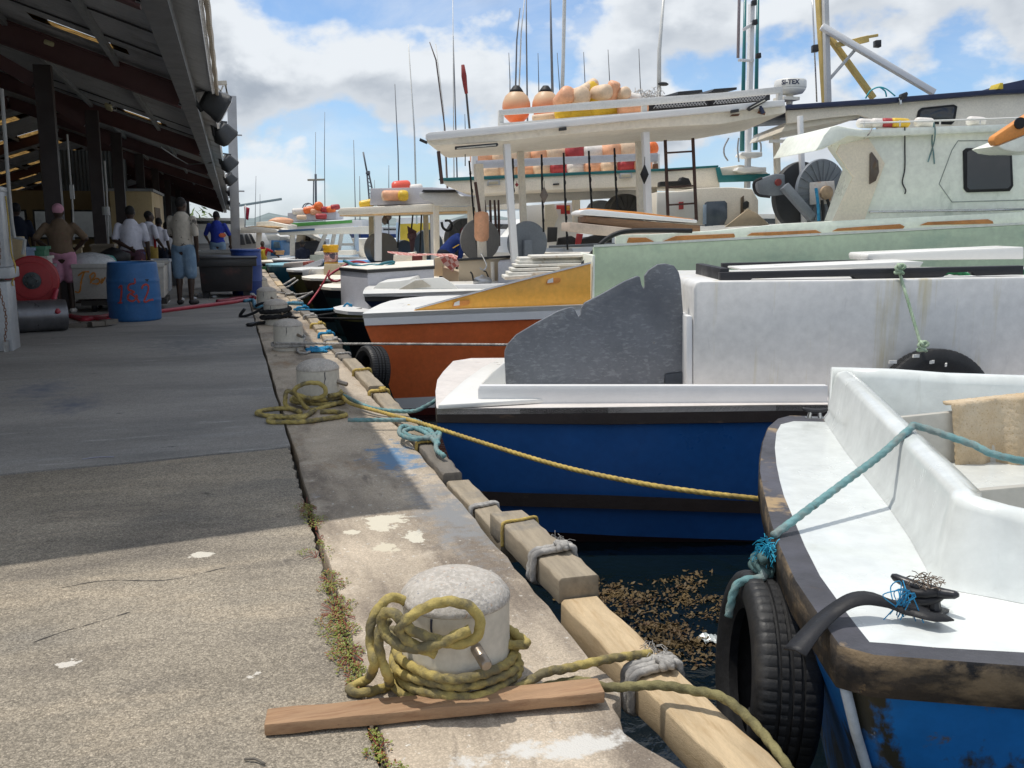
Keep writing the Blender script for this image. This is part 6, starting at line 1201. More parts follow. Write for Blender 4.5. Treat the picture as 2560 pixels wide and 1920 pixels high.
q=pl(nw,'side_window',black,[(2289,308),(2297,276),(2306,269),(2385,261),(2394,266),(2388,302),(2380,311)],14.42,.04,.006); pl(q,'pane',glass,[(2296,305),(2302,279),(2309,274),(2382,266),(2387,270),(2382,299),(2376,305)],14.41,.015,.002)
bar(nw,'post',white2,2000,290,2010,556,13.6,.07); bar(nw,'post',CRW,1940,325,1947,560,15.5,.09); bar(nw,'white_stay',white,1923,353,2055,353,14.8,.05)
wl=pl(nw,'roof_lamp',blackp,[(2252,243),(2255,234),(2268,229),(2271,234),(2268,244),(2256,249)],14.2,.12,.01); bar(nw,'lamp_post',steel,2250,246,2250,262,14.25,.04)
# big net reel with hydraulic arm
disc(nw,'net_reel',RLD,2000,490,85,13.7,.10,.12); disc(nw,'net_reel',RLG,2052,478,80,13.3,.06,.12,ribs=22)
q=pl(nw,'hydraulic_plate',mat('rusty_white_plate',(.55,.52,.50),.6,.1,5,.15,spots=[((.42,.20,.07),7,.58,.68)]),[(2025,512),(2024,456),(2086,452),(2090,508)],13.15,.05,.006)
b=B(); b.lathe([(.10,0),(.10,.05),(.05,.07),(0,.07)],PB(2063,482,13.14),20,(0,-1,0)); b.build('motor',mat('rusty_motor',(.36,.26,.17),.7,.3,10),q,smooth=True,auto=35)
for pts,m in ((((2055,500),(2058,530),(2057,552)),black),(((2068,498),(2078,530),(2083,552)),black),(((2040,470),(2045,510),(2047,552)),BR)): b=B(); b.tube(curve([PB(u,v,13.05) for u,v in pts],.05),.022,6); b.build('hose',m,q)
q=pl(nw,'reel_arm',RLG,[(1893,452),(1912,443),(1940,434),(1962,436),(1964,486),(1935,490),(1898,488)],13.2,.2,.015); b=B(); b.tube(curve([PB(u,v,13.1) for u,v in ((1905,445),(1886,455),(1886,475),(1897,488),(1925,492))],.04),.022,6); b.build('loop_handle',black,q); b=B(); b.lathe([(.05,0),(.05,.03),(0,.035)],PB(1944,456,13.2),14,(0,-1,0)); b.build('red_knob',mat('dull_red_knob',(.22,.04,.035),.5),q)
bar(nw,'reel_arm_beam',RLG,1960,465,2030,545,13.1,.12)
# yellow mast and gantry behind the wheelhouse
ym=thing('yellow_mast','yellow rusty mast with white stay poles and a lamp gantry','mast',PB(2060,300,17.5)); YMM=mat('rusty_yellow_paint',(.58,.42,.14),.6,.15,3,.15,spots=[((.32,.15,.05),5,.64,.74)])
for n,m,u0,v0,u1,v1,w,Y in (('mast_pole',YMM,2046,-60,2066,262,.13,17.5),('mast_pole',RB,2061,-60,2070,255,.10,17.4),('white_stay_pole',white2,2054,66,2335,232,.11,17.3),('yellow_leg',YMM,2064,80,2184,246,.10,17.6),('gantry_strut',RB,2072,200,2146,115,.05,17.4),('gantry_arm',YMM,2090,113,2150,100,.09,17.4),('gantry_arm',YMM,2140,104,2170,97,.12,17.4),('gantry_arm',YMM,2150,96,2195,88,.05,17.4)): bar(ym,n,m,u0,v0,u1,v1,Y,w)
q=pl(ym,'gantry_lamp',blackp,[(2189,116),(2189,100),(2204,99),(2204,117)],17.3,.14,.01); pl(ym,'mast_lamp',blackp,[(2032,130),(2032,112),(2046,110),(2048,128)],17.2,.12,.01)
rod(ym,'wire',steel,((2030,-20),(2042,255)),17.3,.014)
b=B(); b.tube(curve([PB(u,v,17) for u,v in ((2164,246),(2175,228),(2195,218),(2215,222),(2238,240))],.06),.014,6); b.tube(curve([PB(u,v,17) for u,v in ((2200,218),(2213,228),(2216,242))],.06),.014,6); tag(b.build('cyan_rope',mat('cyan_rope',(.05,.45,.5),.6),loc=PB(2164,246,17),smooth=True),'bright cyan rope arching over the wheelhouse roof','rope')
# teal outrigger poles
for i,(u0,v0,u1,v1) in enumerate(((1863,-10,1855,378),(1895,-10,1888,375))): mast(['left teal outrigger pole rising behind the radar','right teal outrigger pole rising behind the radar'][i],((u1,v1),(u0,v0)),19,.05,TEA,'outrigger_pole','pole','teal outrigger poles')
wm=thing('white_mast','white mast with lamps standing between the teal poles','mast',PB(1872,400,18.6)); bar(wm,'pole',white2,1879,10,1868,470,18.6,.10); bar(wm,'cross_arm',white2,1845,150,1885,152,18.5,.05); bar(wm,'cross_arm',white2,1858,75,1884,58,18.5,.06)
for u,v in ((1890,54),(1899,138),(1888,5)): pl(wm,'lamp',blackp,[(u-8,v+7),(u-8,v-5),(u+4,v-7),(u+5,v+6)],18.4,.12,.01)
rod(wm,'whip',mat('mauve_whip',(.35,.3,.32),.5),((1845,145),(1848,0),(1849,-40)),18.5,.03)
for u,v,w in ((1870,388,60),(1862,426,90)): pl(wm,'platform',white,[(u-20,v),(u-15,v-8),(u+w*.6,v-8),(u+w*.6,v+3),(u,v+6)],18.3,.5)
for i,pts in enumerate((((1822,345),(1810,370),(1812,390),(1820,402)),((1847,345),(1844,370),(1847,405)),((1892,340),(1902,360),(1902,380)))): b=B(); b.tube(curve([PB(u,v,18.2) for u,v in pts],.08),.018,5); tag(b.build('hoop',galv,loc=PB(*pts[0],18.2)),['left thin hoop under the canopy end','middle thin hoop under the canopy end','right thin hoop beside the teal pole'][i],'wire')
# ================================================================ boats beyond
def farhull(fr,o,bow,length,beam,bands,deckm,dpx=3):
    """bands: list of (material name, material, v drop px); gunwale runs level from the bow pixel"""
    u,v=bow; z0=fr.pt(u,v,0).z; k=(z0-fr.pt(u,v+1,0).z); z=z0; ins=0
    def ring(z,i): 
        b=beam; return [fr.W(length,b-i,z),fr.W(.8,b-i,z),fr.W(.3+i*1.3,b*.86-i*.6,z),fr.W(.1+i*1.6,b*.62,z),fr.W(0+i*1.8,b*.45,z),fr.W(.08+i*1.6,b*.25,z),fr.W(.3+i*1.3,b*.1+i*.6,z),fr.W(.8,i,z),fr.W(length,i,z)]
    top=ring(z0,0); b=B(); b.prism([p+V((0,0,.004)) for p in top],(0,0,-.05)); b.build('deck',deckm,o)
    for n,m,d in bands:
        z2=max(z-d*k,ZW-.15); i2=ins+(z-z2)*.22; b=B(); b.loft([ring(z,ins),ring(z2,i2)]); b.build(n,m,o,smooth=True,auto=45); z=z2; ins=i2
    if z>ZW: b=B(); b.loft([ring(z,ins),ring(ZW-.15,ins+(z-ZW)*.3)]); b.build('bottom',bands[-1][1],o,smooth=True,auto=45)
    return z0
OLV=mat('olive_paint',(.16,.14,.05),.5,.15,2,.1); DTE=mat('dark_teal_hull',(.02,.075,.085),.45,.15,2,.1); NVH=mat('black_hull',(.012,.015,.022),.4,.15); TLB=mat('teal_blue_hull',(.03,.15,.22),.45,.12); SKB=mat('sky_blue_paint',(.06,.25,.55),.45,.1); DBL=mat('deep_blue_paint',(.012,.05,.22),.4,.1); GRH=mat('green_hull_end',(.03,.13,.045),.5,.1); BWH=mat('brown_varnish_hull',(.085,.05,.03),.5,.25,2,.2); LBL=mat('pale_blue_paint',(.42,.53,.66),.5,.08); ORC=mat('warm_orange_ceiling',(.85,.60,.34),.55,.1)
# boat with the grey box (olive band)
f5,o5=newboat('black hulled boat with an olive band and a grey box on its deck',816,783,14.2,-12); farhull(f5,o5,(816,783),8,2.2,[('gunwale',white2,6),('olive_band',OLV,20),('hull',NVH,60)],white2)
ft=[G(853,762,.03),G(921,773,.03),G(1086,765,.03)]; ft+=[ft[2]+f5.nt(1.9),ft[0]+f5.nt(1.3)+f5.sv(.2)]; hz_=zat(ft[1],677); h3=zat(ft[2],667)
tp_=[V((p.x,p.y,z)) for p,z in zip(ft,(hz_,hz_,h3,h3+.02,hz_))]; b=B(); b.loft([[V((p.x,p.y,-.05)) for p in ft],tp_],True,True,True); gx=b.build('grey_box',LAV,o5,bev=.012)
cg=sum(tp_,V((0,0,0)))/5; gr=lambda z:[p+(p-cg)*.02+V((0,0,z)) for p in tp_]; b=B(); b.loft([gr(-.035),gr(.012)],True,True,True); b.build('lid_edge',blackp,gx); b=B(); b.loft([[p+V((0,0,.013)) for p in tp_],[p+V((0,0,.024)) for p in tp_]],True,True,True); b.build('lid_top',CRW,gx)
def coil(pts,Y,r,m,l,name='mooring_rope'): return rope(name,[PB(u,v,Y+d) for u,v,d in pts],r,m,l,strand=0,n=6,step=.05)
coil(((860,652,.5),(890,663,.2),(930,668,.2),(960,658,.2),(985,655,.3),(970,664,.4),(930,662,.5),(900,668,.3),(950,670,.1),(980,662,.2)),14.8,.026,mat('dark_teal_hose',(.03,.17,.22),.5),'dark teal hose coiled on the lid of the grey box','hose')
coil(((853,700,.3),(835,703,.3),(822,690,.3),(855,668,.5),(880,655,.6),(910,656,.8),(928,668,.8)),15.2,.022,HOS,'red hose looping behind the yellow bucket','hose')
coil(((824,676,.2),(812,700,.1),(795,728,0),(770,762,-.3)),14.9,.016,HOS,'red line running down to the quay timbers','hose')
coil(((858,769,0),(868,758,.0),(880,768,0),(868,774,0),(880,762,.1),(895,770,.1),(905,773,.1),(885,775,0),(860,770,0),(800,775,-.3),(735,774,-.8)),14.3,.018,BR,'bright blue rope heaped on the olive boat and led to the quay')
rope('mooring_rope',[V((.58,13.3,.22)),PB(735,792,13.6),PB(790,790,13.8),PB(905,773,14.0)],.022,BK,'thick black rope from the strapped bollard to the dark boat',strand=0)
rope('mooring_rope',[V((.72,13.1,.1)),PB(770,795,13.2),PB(910,797,13.0)],.016,BK,'thin dark line from the strapped bollard to the orange boat bow',strand=0)
# black straps on the fourth bollard
st_=thing('rubber_strap','black rubber straps draped over the fourth bollard','strap',V((.585,13.12,0)))
for pts in (((612,772),(600,790),(620,788),(660,770),(676,756),(690,765),(692,790)),((640,765),(655,758),(672,760),(682,775),(684,800)),((660,775),(666,800),(655,810),(620,806)),((688,770),(704,765),(716,780),(720,800),(735,815),(770,818))):
    b=B(); b.tube(curve([PB(u,v,12.93) for u,v in pts],.04),.045,6,flat=.5); b.build('strap',black,st_,smooth=True)
b=B(); b.tube(curve([G(u,v,.03) for u,v in ((622,812),(640,808),(665,806),(700,805))],.05),.05,6,flat=.45); b.build('strap_tail',black,st_,smooth=True)
b=B(); b.rope([V((.585+.19*math.cos(i*.5),13.12+.19*math.sin(i*.5),.06+.006*i)) for i in range(30)],.03); b.build('coil',BK,st_,smooth=True)
# dark teal boat with cream deck
f6,o6=newboat('dark teal boat with a rounded cream bow beside the grey box',783,722,17.6,-12); farhull(f6,o6,(783,722),8,2.3,[('gunwale',CRW,7),('dark_band',NVH,20),('hull',DTE,60)],CRW)
pl(o6,'cabin_step',CRW,[(830,716),(832,698),(852,697),(852,716)],17.9,1.0); pl(o6,'step_rail',BRN,[(820,703),(850,701),(850,704),(820,706)],17.8,.05,.002)
coil(((782,730,0),(760,742,0),(735,750,-.3),(710,748,-.6),(690,742,-.9)),17.4,.03,GR,'thick pale rope sagging from the teal bow to the quay')
coil(((778,732,0),(740,736,0),(700,732,-.4),(670,730,-.6)),17.5,.02,GR,'thin pale rope above the thick one from the teal bow')
# brown boat with yellow bucket
f7,o7=newboat('brown varnished boat with a white foredeck and tan box',737,698,20.5,-12); farhull(f7,o7,(737,698),8,2.4,[('gunwale',CRW,4),('hull',BWH,26),('lower_hull',NVH,30)],CRW)
pl(o7,'foredeck_ramp',white,[(768,692),(778,672),(808,672),(812,692)],20.8,1.4); pl(o7,'tan_box',mat('tan_box',(.50,.42,.29),.6),[(809,690),(810,660),(846,660),(862,690)],20.6,.9); pl(o7,'coaming',white2,[(756,690),(756,674),(776,672),(770,690)],20.7,.8)
bk=thing('yellow_bucket','yellow bucket with a printed label standing on the tan box','bucket',PB(828,660,20.9)); c=PB(828,660,20.9); h=PB(828,612,20.9).z-c.z; r=h*.38; YB=mat('yellow_bucket_plastic',(.75,.42,.02),.4,.08,bump=0)
b=B(); b.lathe([(r*.93,0),(r*.94,h*.1),(r*.94,h*.6),(r*.98,h*.62),(r*1.08,h*.63),(r*1.08,h*.68),(r*1.0,h*.7),(r*1.0,h*.82),(r*1.1,h*.84),(r*1.1,h*.98),(r*1.04,h),(0,h)],c,24); b.build('body',YB,bk,smooth=True,auto=40); b=B(); b.lathe([(r*.955,h*.1),(r*.985,h*.615)],c,24); b.build('label',mat('printed_label',(.62,.35,.33),.5,.2,6,0,spots=[((.08,.06,.09),5,.52,.54,(1,1,1)),((.7,.66,.64),7,.58,.6)]),bk,smooth=True)
coil(((738,695,0),(710,712,-.2),(690,722,-.4),(668,728,-.6)),20.2,.026,GR,'braided pale rope from the brown boat to the quay'); coil(((745,700,0),(722,716,-.2),(700,722,-.4),(672,733,-.6)),20.0,.02,GR,'second pale rope under the braided one')
# olive boat
f8,o8=newboat('olive hulled boat with a white deck and blue grey awning board',699,677,23.5,-12); farhull(f8,o8,(699,677),8,2.4,[('gunwale',white2,4),('dark_band',NVH,8),('hull',OLV,34)],white)
pl(o8,'foredeck_box',mat('pinkish_grey_box',(.5,.44,.40),.6),[(706,668),(710,658),(757,655),(757,668)],23.8,.8); pl(o8,'red_panel',mat('dull_red_panel',(.35,.09,.07),.6),[(757,664),(757,655),(770,654),(768,661)],23.8,.8); pl(o8,'awning_board',LAV,[(728,676),(803,648),(806,655),(800,664),(755,676)],23.7,1.0)
# teal and green boat, blue boat
f9,o9=newboat('teal boat with a green stern board and pale blue deck',647,664,27,-12); farhull(f9,o9,(647,664),8,2.4,[('gunwale',TLB,3),('hull',TLB,40)],mat('pale_teal_deck',(.22,.45,.52),.5)); pl(o9,'green_end',GRH,[(648,692),(649,667),(664,665),(664,700)],26.9,.1,.002); pl(o9,'white_corner',white,[(693,694),(699,687),(699,696)],26.7,.1,.002)
fa,oa=newboat('deep blue box boat behind the teal one',666,650,31,-12); farhull(fa,oa,(666,650),7,2.4,[('gunwale',white,3),('hull',DBL,30)],white2); pl(oa,'pale_panel',LBL,[(709,664),(709,646),(718,645),(718,664)],31,.6,.002)
fb_,ob_=newboat('white boat with a tan canopy where the red shirted person stands',630,655,34,-12); farhull(fb_,ob_,(632,655),9,2.6,[('gunwale',white,6),('hull',NVH,18)],CRW)
pl(ob_,'canopy',CAN,[(600,578),(602,569),(640,567),(688,573),(696,580),(680,582),(600,583)],34.3,2.2,.02); bar(ob_,'post',CRW,648,582,645,642,34.6,.2)
pl(ob_,'wheelhouse',white2,[(590,642),(590,584),(625,582),(642,614),(640,642)],36,2.0)
for q in (((592,612),(600,586),(606,586),(613,612)),((611,586),(618,585),(628,609),(616,610)),((622,585),(628,585),(640,608),(633,609))): pl(ob_,'wheelhouse_window',mat('grey_window',(.12,.13,.15),.15,bump=0),list(q),35.95,.03,.002)
b=B(); b.ell(PB(660,569,34.8),(.75,.4,.07),14,6,noise=.06); tag(b.build('net_bundle',mat('tan_net',(.42,.27,.13),.9,.2,8,.4,40),loc=PB(660,569,34.8),smooth=True),'tan folded net lying on the tan canopy','net')
pl(ob_,'back_canopy',CAN,[(640,566),(641,555),(672,553),(720,563),(720,572),(690,572)],36.2,1.5,.01)
b=B(); b.ell(PB(703,553,37),(.52,.3,.16),14,8,noise=.05); tag(b.build('net_float',FLT[5],loc=PB(703,553,37),smooth=True),'pale orange buoy heap beside the grey locker','float')
p=PB(658,652,33.5); person('person in a red tee and yellow oilskin apron standing on the white boat',(p.x,p.y,-.82),math.pi,1.55,RT,NV,arms=[((-.42,.05,1.28),(-.6,.12,1.12)),((.38,.0,1.2),(.45,.1,.98))],pants=1.8,apron=YA,vox=.018)
# pale blue cabin and crates behind
pl(oa,'small_cabin',SKB,[(676,640),(678,600),(700,600),(704,640)],38,1.6); pl(oa,'cabin_roof',white,[(640,600),(640,588),(690,586),(702,592),(700,602)],38,1.6); pl(oa,'side_window',mat('pale_glass',(.18,.28,.36),.1,bump=0),[(684,620),(684,604),(698,604),(700,620)],37.9,.05,.002); pl(oa,'cabin_roof',white,[(704,604),(706,596),(728,596),(728,604)],39,1.6)
crate('carton',690,627,710,637,36,.6,mat('brown_carton',(.36,.23,.12),.7),'brown carton on the deck behind the red shirted person','carton')
# blue stripe boat with A-frame
fc,oc=newboat('boat with a blue edged canopy and white A-frame legs behind the yellow bucket',745,665,29,-12); farhull(fc,oc,(745,660),9,2.5,[('gunwale',white2,5),('hull',TLB,22)],white2)
pl(oc,'canopy',CRW,[(692,580),(698,577),(790,572),(920,565),(920,585),(850,585),(700,588)],29.3,2.2,.01); pl(oc,'blue_edge',mat('slate_blue_edge',(.06,.12,.22),.5),[(692,579),(698,575),(786,571),(786,576),(700,581)],29.25,.05,.002)
bar(oc,'post',CAN,731,588,731,640,29.5,.16); 
for u0,u1 in ((818,793),(838,826),(856,846)): bar(oc,'a_frame_leg',white2,u0,575,u1,632,29.8,.12)
bar(oc,'brace',white2,765,585,805,602,30,.1); bar(oc,'cross_bar',white2,845,611,885,611,29.8,.08); bar(oc,'post',LBL,890,565,892,628,29.6,.14)
pl(oc,'dark_hold',mat('dark_grey_hold',(.05,.055,.07),.7),[(737,640),(737,606),(790,600),(800,606),(795,640)],30.2,1.0); pl(oc,'wheelhouse',CRW,[(740,606),(742,585),(775,585),(790,606)],31,1.2); pl(oc,'side_window',mat('brown_window',(.06,.045,.04),.3),[(763,602),(764,590),(776,589),(776,602)],30.9,.05,.002)
pl(oc,'grey_panel',mat('sage_grey_panel',(.36,.38,.32),.6),[(774,655),(775,638),(810,636),(810,655)],28.5,.1,.004); pl(oc,'stacked_lid',CRW,[(786,636),(787,630),(880,626),(880,638)],28.8,1.0,.004)
p=PB(757,640,29.2); person('dark clothed person in the shade by the grey hold',(p.x,p.y,-.86),.3,1.7,NV,NV,pants=1.8,vox=.02)
# green striped canopy with locker
fd,od=newboat('boat with a green striped canopy and a grey locker full of orange floats',760,650,38,-12); farhull(fd,od,(762,648),9,2.5,[('gunwale',white2,4),('hull',SKB,18)],white2)
pl(od,'canopy',white2,[(704,568),(706,561),(880,550),(905,550),(905,575),(770,578)],38,2.6,.01); pl(od,'green_edge',mat('bright_green_edge',(.10,.36,.08),.5),[(703,567),(706,559),(880,550),(880,557),(712,568)],37.95,.05,.002)
lk=pl(od,'locker',LAV,[(719,555),(719,532),(840,528),(840,548)],38.3,1.6,.01)
FH='floats heaped in the grey locker'
for i,(u,v,L,r,k,ax,l) in enumerate(((754,543,.42,.10,0,(1,0,0),'small tan float in the left hole of the grey locker'),(803,541,.48,.12,3,(1,0,0),'red and orange float in the right hole of the grey locker'),(748,528,.6,.13,4,(1,.1,.05),'whitish float at the left end on the grey locker'),(776,524,.6,.15,2,(1,-.2,.2),'orange float on the locker left of the round one'),(796,516,.4,.20,2,(.1,-1,.1),'round bright orange float on top of the locker heap'),(790,528,.5,.15,5,(1,0,.1),'pale orange float under the round one'),(814,524,.45,.13,3,(1,.1,-.1),'dark red float at the middle of the locker heap'),(828,523,.4,.14,2,(1,-.2,.1),'orange float right of the dark red one'),(838,518,.4,.12,3,(1,.1,.1),'dark red float at the right end of the locker heap'))):
    fltmesh(PB(u,v,38.2-.35*(i<2)+.1),L,r,ax,FLT[k],l,FH)
# orange ceiling canopy with lavender locker
fe,oe=newboat('boat with a warm orange canopy underside, lavender locker and brown net reel',800,670,24.5,-12); farhull(fe,oe,(806,660),9,2.6,[('gunwale',white2,8),('sky_blue_side',SKB,12),('hull',white2,18)],SKB)
pl(oe,'canopy',CRW,[(843,530),(850,520),(1000,513),(1190,504),(1300,500),(1300,522),(1190,526),(1000,532),(850,538)],22.5,2.6,.02); pl(oe,'canopy_ceiling',ORC,[(848,541),(850,537),(1190,527),(1190,533)],22.6,2.4,.004)
for u0,u1,m in ((945,945,white2),(1084,1087,white2)): bar(oe,'post',m,u0,533,u1,652,22.7,.17)
for u0,u1 in ((928,929),(1064,1067)): bar(oe,'post',ORC,u0,536,u1,640,24.8,.13)
lk=pl(oe,'locker',LAV,[(925,513),(926,471),(1080,468),(1190,476),(1190,506)],22.7,1.8,.01)
FI='floats around the lavender locker'
fltmesh(PB(985,489,22.65),.62,.13,(1,0,0),FLT[5],'pale pink and cream float in the long hole of the lavender locker',FI); fltmesh(PB(1008,489,22.55),.26,.135,(1,0,0),FLT[1],'yellow float end in the long hole of the lavender locker',FI); fltmesh(PB(966,490,22.6),.25,.12,(1,0,0),FLT[0],'cream float at the left of the long locker hole',FI); fltmesh(PB(1003,467,23.6),.5,.16,(1,0,.1),mat('coral_float',(.75,.10,.06),.4,.1),'bright coral float on top of the lavender locker',FI); fltmesh(PB(1040,470,23.6),.35,.1,(1,0,.1),FLT[4],'small white float on the lavender locker',FI)
fltmesh(PB(917,509,23),.4,.1,(1,-.2,.2),FLT[1],'yellow float at the left end of the orange canopy',FI)
disc(oe,'net_reel',mat('brown_net_reel',(.17,.15,.12),.6,.15,2,.1),953,622,40,23.6,.35,.35)
disc(oe,'net_reel',RLD,1008,622,22,25.5,.3,.1); disc(oe,'net_reel',RLD,1068,612,38,26.5,.3,.1)
for i,(u0,v0,u1,v1) in enumerate(((971,528,969,560),(1000,530,994,620),(1033,528,1026,600),(1054,532,1050,630))):
    b=B(); b.tube([PB(u0,v0,23.2),PB(u1,v1,23.2)],.022,6); tag(b.build('hanging_line',BK,loc=PB(u1,v1,23.2)),['short dark line hanging with a lead','dark line hanging by the brown reel','dark line hanging to a tool bundle','dark line hanging by the orange post'][i]+' under the orange canopy','rope','lines under the orange canopy')
for i,(u,v) in enumerate(((972,540),(962,551))): 
    c=PB(u,v,23.2); b=B(); b.lathe([(.02,-.11),(.07,-.06),(.08,.02),(.05,.09),(.01,.12)],c,12); tag(b.build('hanging_weight',MC['grey_lead'],loc=c,smooth=True),['upper dark lead under the orange canopy','lower dark lead under the orange canopy'][i],'weight')
b=B(); c=PB(1030,590,23.1)
for k in range(7): b.tube([c+V(((k-3)*.035,0,.25-.02*k)),c+V(((k-3)*.02,0,-.1)),c+V((0,.0,-.55))],.02,5)
b.ell(c,(.13,.08,.1),10,6,noise=.1); tag(b.build('tool_bundle',mat('maroon_tool_bundle',(.07,.03,.035),.6),loc=c),'bundle of dark tools hanging under the orange canopy','tools')
pl(oe,'yellow_cabin',mat('yellow_cabin',(.55,.40,.04),.5,.1),[(1000,605),(1000,560),(1076,556),(1076,605)],30,2.0); pl(oe,'yellow_cabin_roof',white2,[(990,560),(992,545),(1080,541),(1080,558)],30,2.4); pl(oe,'blue_post',LBL,[(990,620),(990,556),(998,556),(998,620)],29,.2)
pl(oe,'console',CRW,[(982,664),(984,637),(1030,632),(1030,660)],18.2,.8); pl(oe,'console',CRW,[(1030,700),(1030,640),(1056,635),(1056,690)],18.0,.8); pl(oe,'red_box',mat('maroon_box',(.16,.03,.03),.6),[(1030,652),(1030,640),(1055,638),(1055,650)],17.9,.1,.002); pl(oe,'beige_box',beige,[(1085,690),(1086,645),(1106,643),(1108,690)],17.6,.6); pl(oe,'beige_locker',beige,[(1106,706),(1107,668),(1147,680),(1147,706)],17.2,.6)
# grey panel canopy
fg,og=newboat('boat with a grey roof panel, white beam and dark ribbed reel behind the first reel',1060,690,20.2,-12); farhull(fg,og,(1065,668),8,2.6,[('gunwale',CRW,8),('hull',CRW,26)],CRW)
pl(og,'roof_panel',RB,[(1048,490),(1049,481),(1140,481),(1150,490),(1230,494),(1230,512),(1088,514),(1080,506),(1060,500)],20.4,2.4,.01); pl(og,'panel_edge',blackp,[(1054,479),(1058,474),(1136,474),(1140,479)],20.3,1.0,.003)
pl(og,'white_beam',RB,[(1175,494),(1300,484),(1600,470),(1600,492),(1300,508),(1175,516)],20.3,.14,.01); bar(og,'post',CRW,1090,510,1092,640,20.6,.12)
disc(og,'net_reel',RLD,1163,598,52,21.5,.3,.15,ribs=16); bar(og,'post',CRW,1176,516,1176,600,20.6,.12)
p=PB(1128,600,19.2); person('person in navy with a maroon cap bending behind the net reels',(p.x-.15,p.y,-.22),-1.25,1.75,cloth('deep_navy_jacket',(.012,.03,.14)),NV,arms=[((-.2,.2,1.15),(-.15,.35,.95)),((.2,.2,1.15),(.15,.35,.95))],lean=.85,hat=cloth('maroon_cap',(.10,.015,.02)),hair=False,pants=1.8,slen=.9)
b=B(); b.beam(PB(1132,620,18.6),PB(1148,611,18.6),.025,.02); tag(b.build('yellow_strap',FLT[1],loc=PB(1132,620,18.6)),'thin yellow reflective strap across the bending person','strap')
coil(((1104,555,0),(1108,570,0),(1122,577,0),(1130,565,0),(1124,552,0),(1112,552,0)),19.8,.03,BK,'dark coiled ring of cable hung on the post','cable')
# teal striped canopy with float rack
fh,oh=newboat('boat with a teal striped cream canopy, float rack and cream cabin',1150,680,19.0,-12); farhull(fh,oh,(1330,640),9,2.6,[('gunwale',white2,8),('hull',CRW,30)],CRW)
pl(oh,'canopy',CRW,[(1098,452),(1180,446),(1660,424),(1796,417),(1800,470),(1597,467),(1300,478),(1190,486),(1150,478),(1120,466)],18.6,2.2,.02); pl(oh,'teal_stripe',TEA,[(1096,450),(1100,445),(1662,421),(1796,413),(1796,418),(1662,427),(1120,453)],18.55,.06,.003); pl(oh,'teal_band',TEA,[(1790,420),(1800,417),(1806,438),(1925,434),(1925,452),(1797,456)],18.5,.06,.004)
pl(oh,'roof_curve',CRW,[(1796,420),(1850,412),(1900,418),(1925,436),(1805,440)],18.7,1.5,.02)
for v0,v1,u0 in ((400,420,1180),(442,448,1192)): pl(oh,'rack_board',LAV,[(u0,v0+2),(1593,v0-16),(1593,v1-18),(u0,v1+2)],18.8,.06,.004)
for u in (1186,1640): bar(oh,'rack_post',white2,u,385,u,440,18.85,.12)
pl(oh,'rack_board',LAV,[(1590,386),(1645,382),(1645,404),(1590,408)],18.75,.08,.004); pl(oh,'rack_end',rust,[(1632,428),(1633,410),(1645,408),(1646,424)],18.7,.1,.004)
FJ='floats packed in the rack on the teal striped canopy'
nm=['cream','yellow','orange','dark red','white','pink']; wh=['at the left end','behind the left post','in the left half','near the middle','at the middle','right of the middle','in the right half','near the right end','at the right end','last before the post']
cols=[5,0,0,5,0,3,4,5,0,2]
for i in range(10):
    u=1205+i*46; k=cols[i]; fltmesh(PB(u,396-i*2.6,19.3),.5,.15+.03*(i%3),(.2 if i%2 else 1,-1 if i%2 else .2,.05),FLT[k],nm[k]+' float in the upper row of the rack '+wh[i],FJ)
cols=[0,0,5,0,3,4,5,0,3,5]
for i in range(10):
    u=1235+i*42; k=cols[i]; fltmesh(PB(u,428-i*1.6,19.2),.5,.11,(1,.1,.03),FLT[k],nm[k]+' float in the lower row of the rack '+wh[i],FJ)
for u,v in ((1234,458),(1565,440)): q=pl(oh,'flood_lamp',galv,[(u-16,v+6),(u-15,v-7),(u+15,v-8),(u+16,v+4)],18.5,.1,.004); pl(q,'lamp_face',mat('lamp_face_cream',(.5,.45,.33),.3),[(u-12,v+3),(u-11,v-4),(u+11,v-5),(u+12,v+2)],18.49,.01,.001)
pl(oh,'dark_slot',blackp,[(1382,463),(1383,459),(1398,458),(1398,462)],18.55,.05,.002)
bar(oh,'post',CRW,1630,470,1632,545,19,.16); bar(oh,'post',CRW,1440,500,1441,560,19.2,.14)
pl(oh,'white_bulkhead',white2,[(1300,620),(1300,515),(1450,505),(1450,620)],21.0,.08,.004); pl(oh,'warning_sign',mat('red_sign',(.45,.03,.03),.5,.1,bump=0),[(1391,523),(1391,513),(1425,513),(1425,535),(1402,535),(1402,523)],20.95,.012,.001); q=pl(oh,'sign_patch',mat('yellow_sign',(.6,.35,.05),.5),[(1417,526),(1417,515),(1424,514),(1424,526)],20.93,.012,.001)
pl(oh,'slanted_panel',CRW,[(1360,575),(1362,513),(1385,510),(1396,540),(1384,570)],20.6,.5,.01)
disc(oh,'net_reel',RLD,1560,535,50,19.6,.3,.1,ribs=14); disc(oh,'net_reel',RLG,1500,535,34,20.2,.3,.1)
pl(oh,'black_tub',blackp,[(1368,606),(1369,568),(1394,568),(1392,604)],18,.4,.01); pl(oh,'dark_clutter',black,[(1392,615),(1396,596),(1430,590),(1446,600),(1500,585),(1530,585),(1530,615)],18.3,.6,.01); pl(oh,'red_cylinder',mat('red_cylinder',(.28,.02,.025),.5),[(1438,612),(1442,584),(1458,585),(1452,612)],18.1,.15,.01)
pl(oh,'grey_rail',RLG,[(1372,620),(1372,614),(1560,606),(1560,614)],17.2,.08,.004)
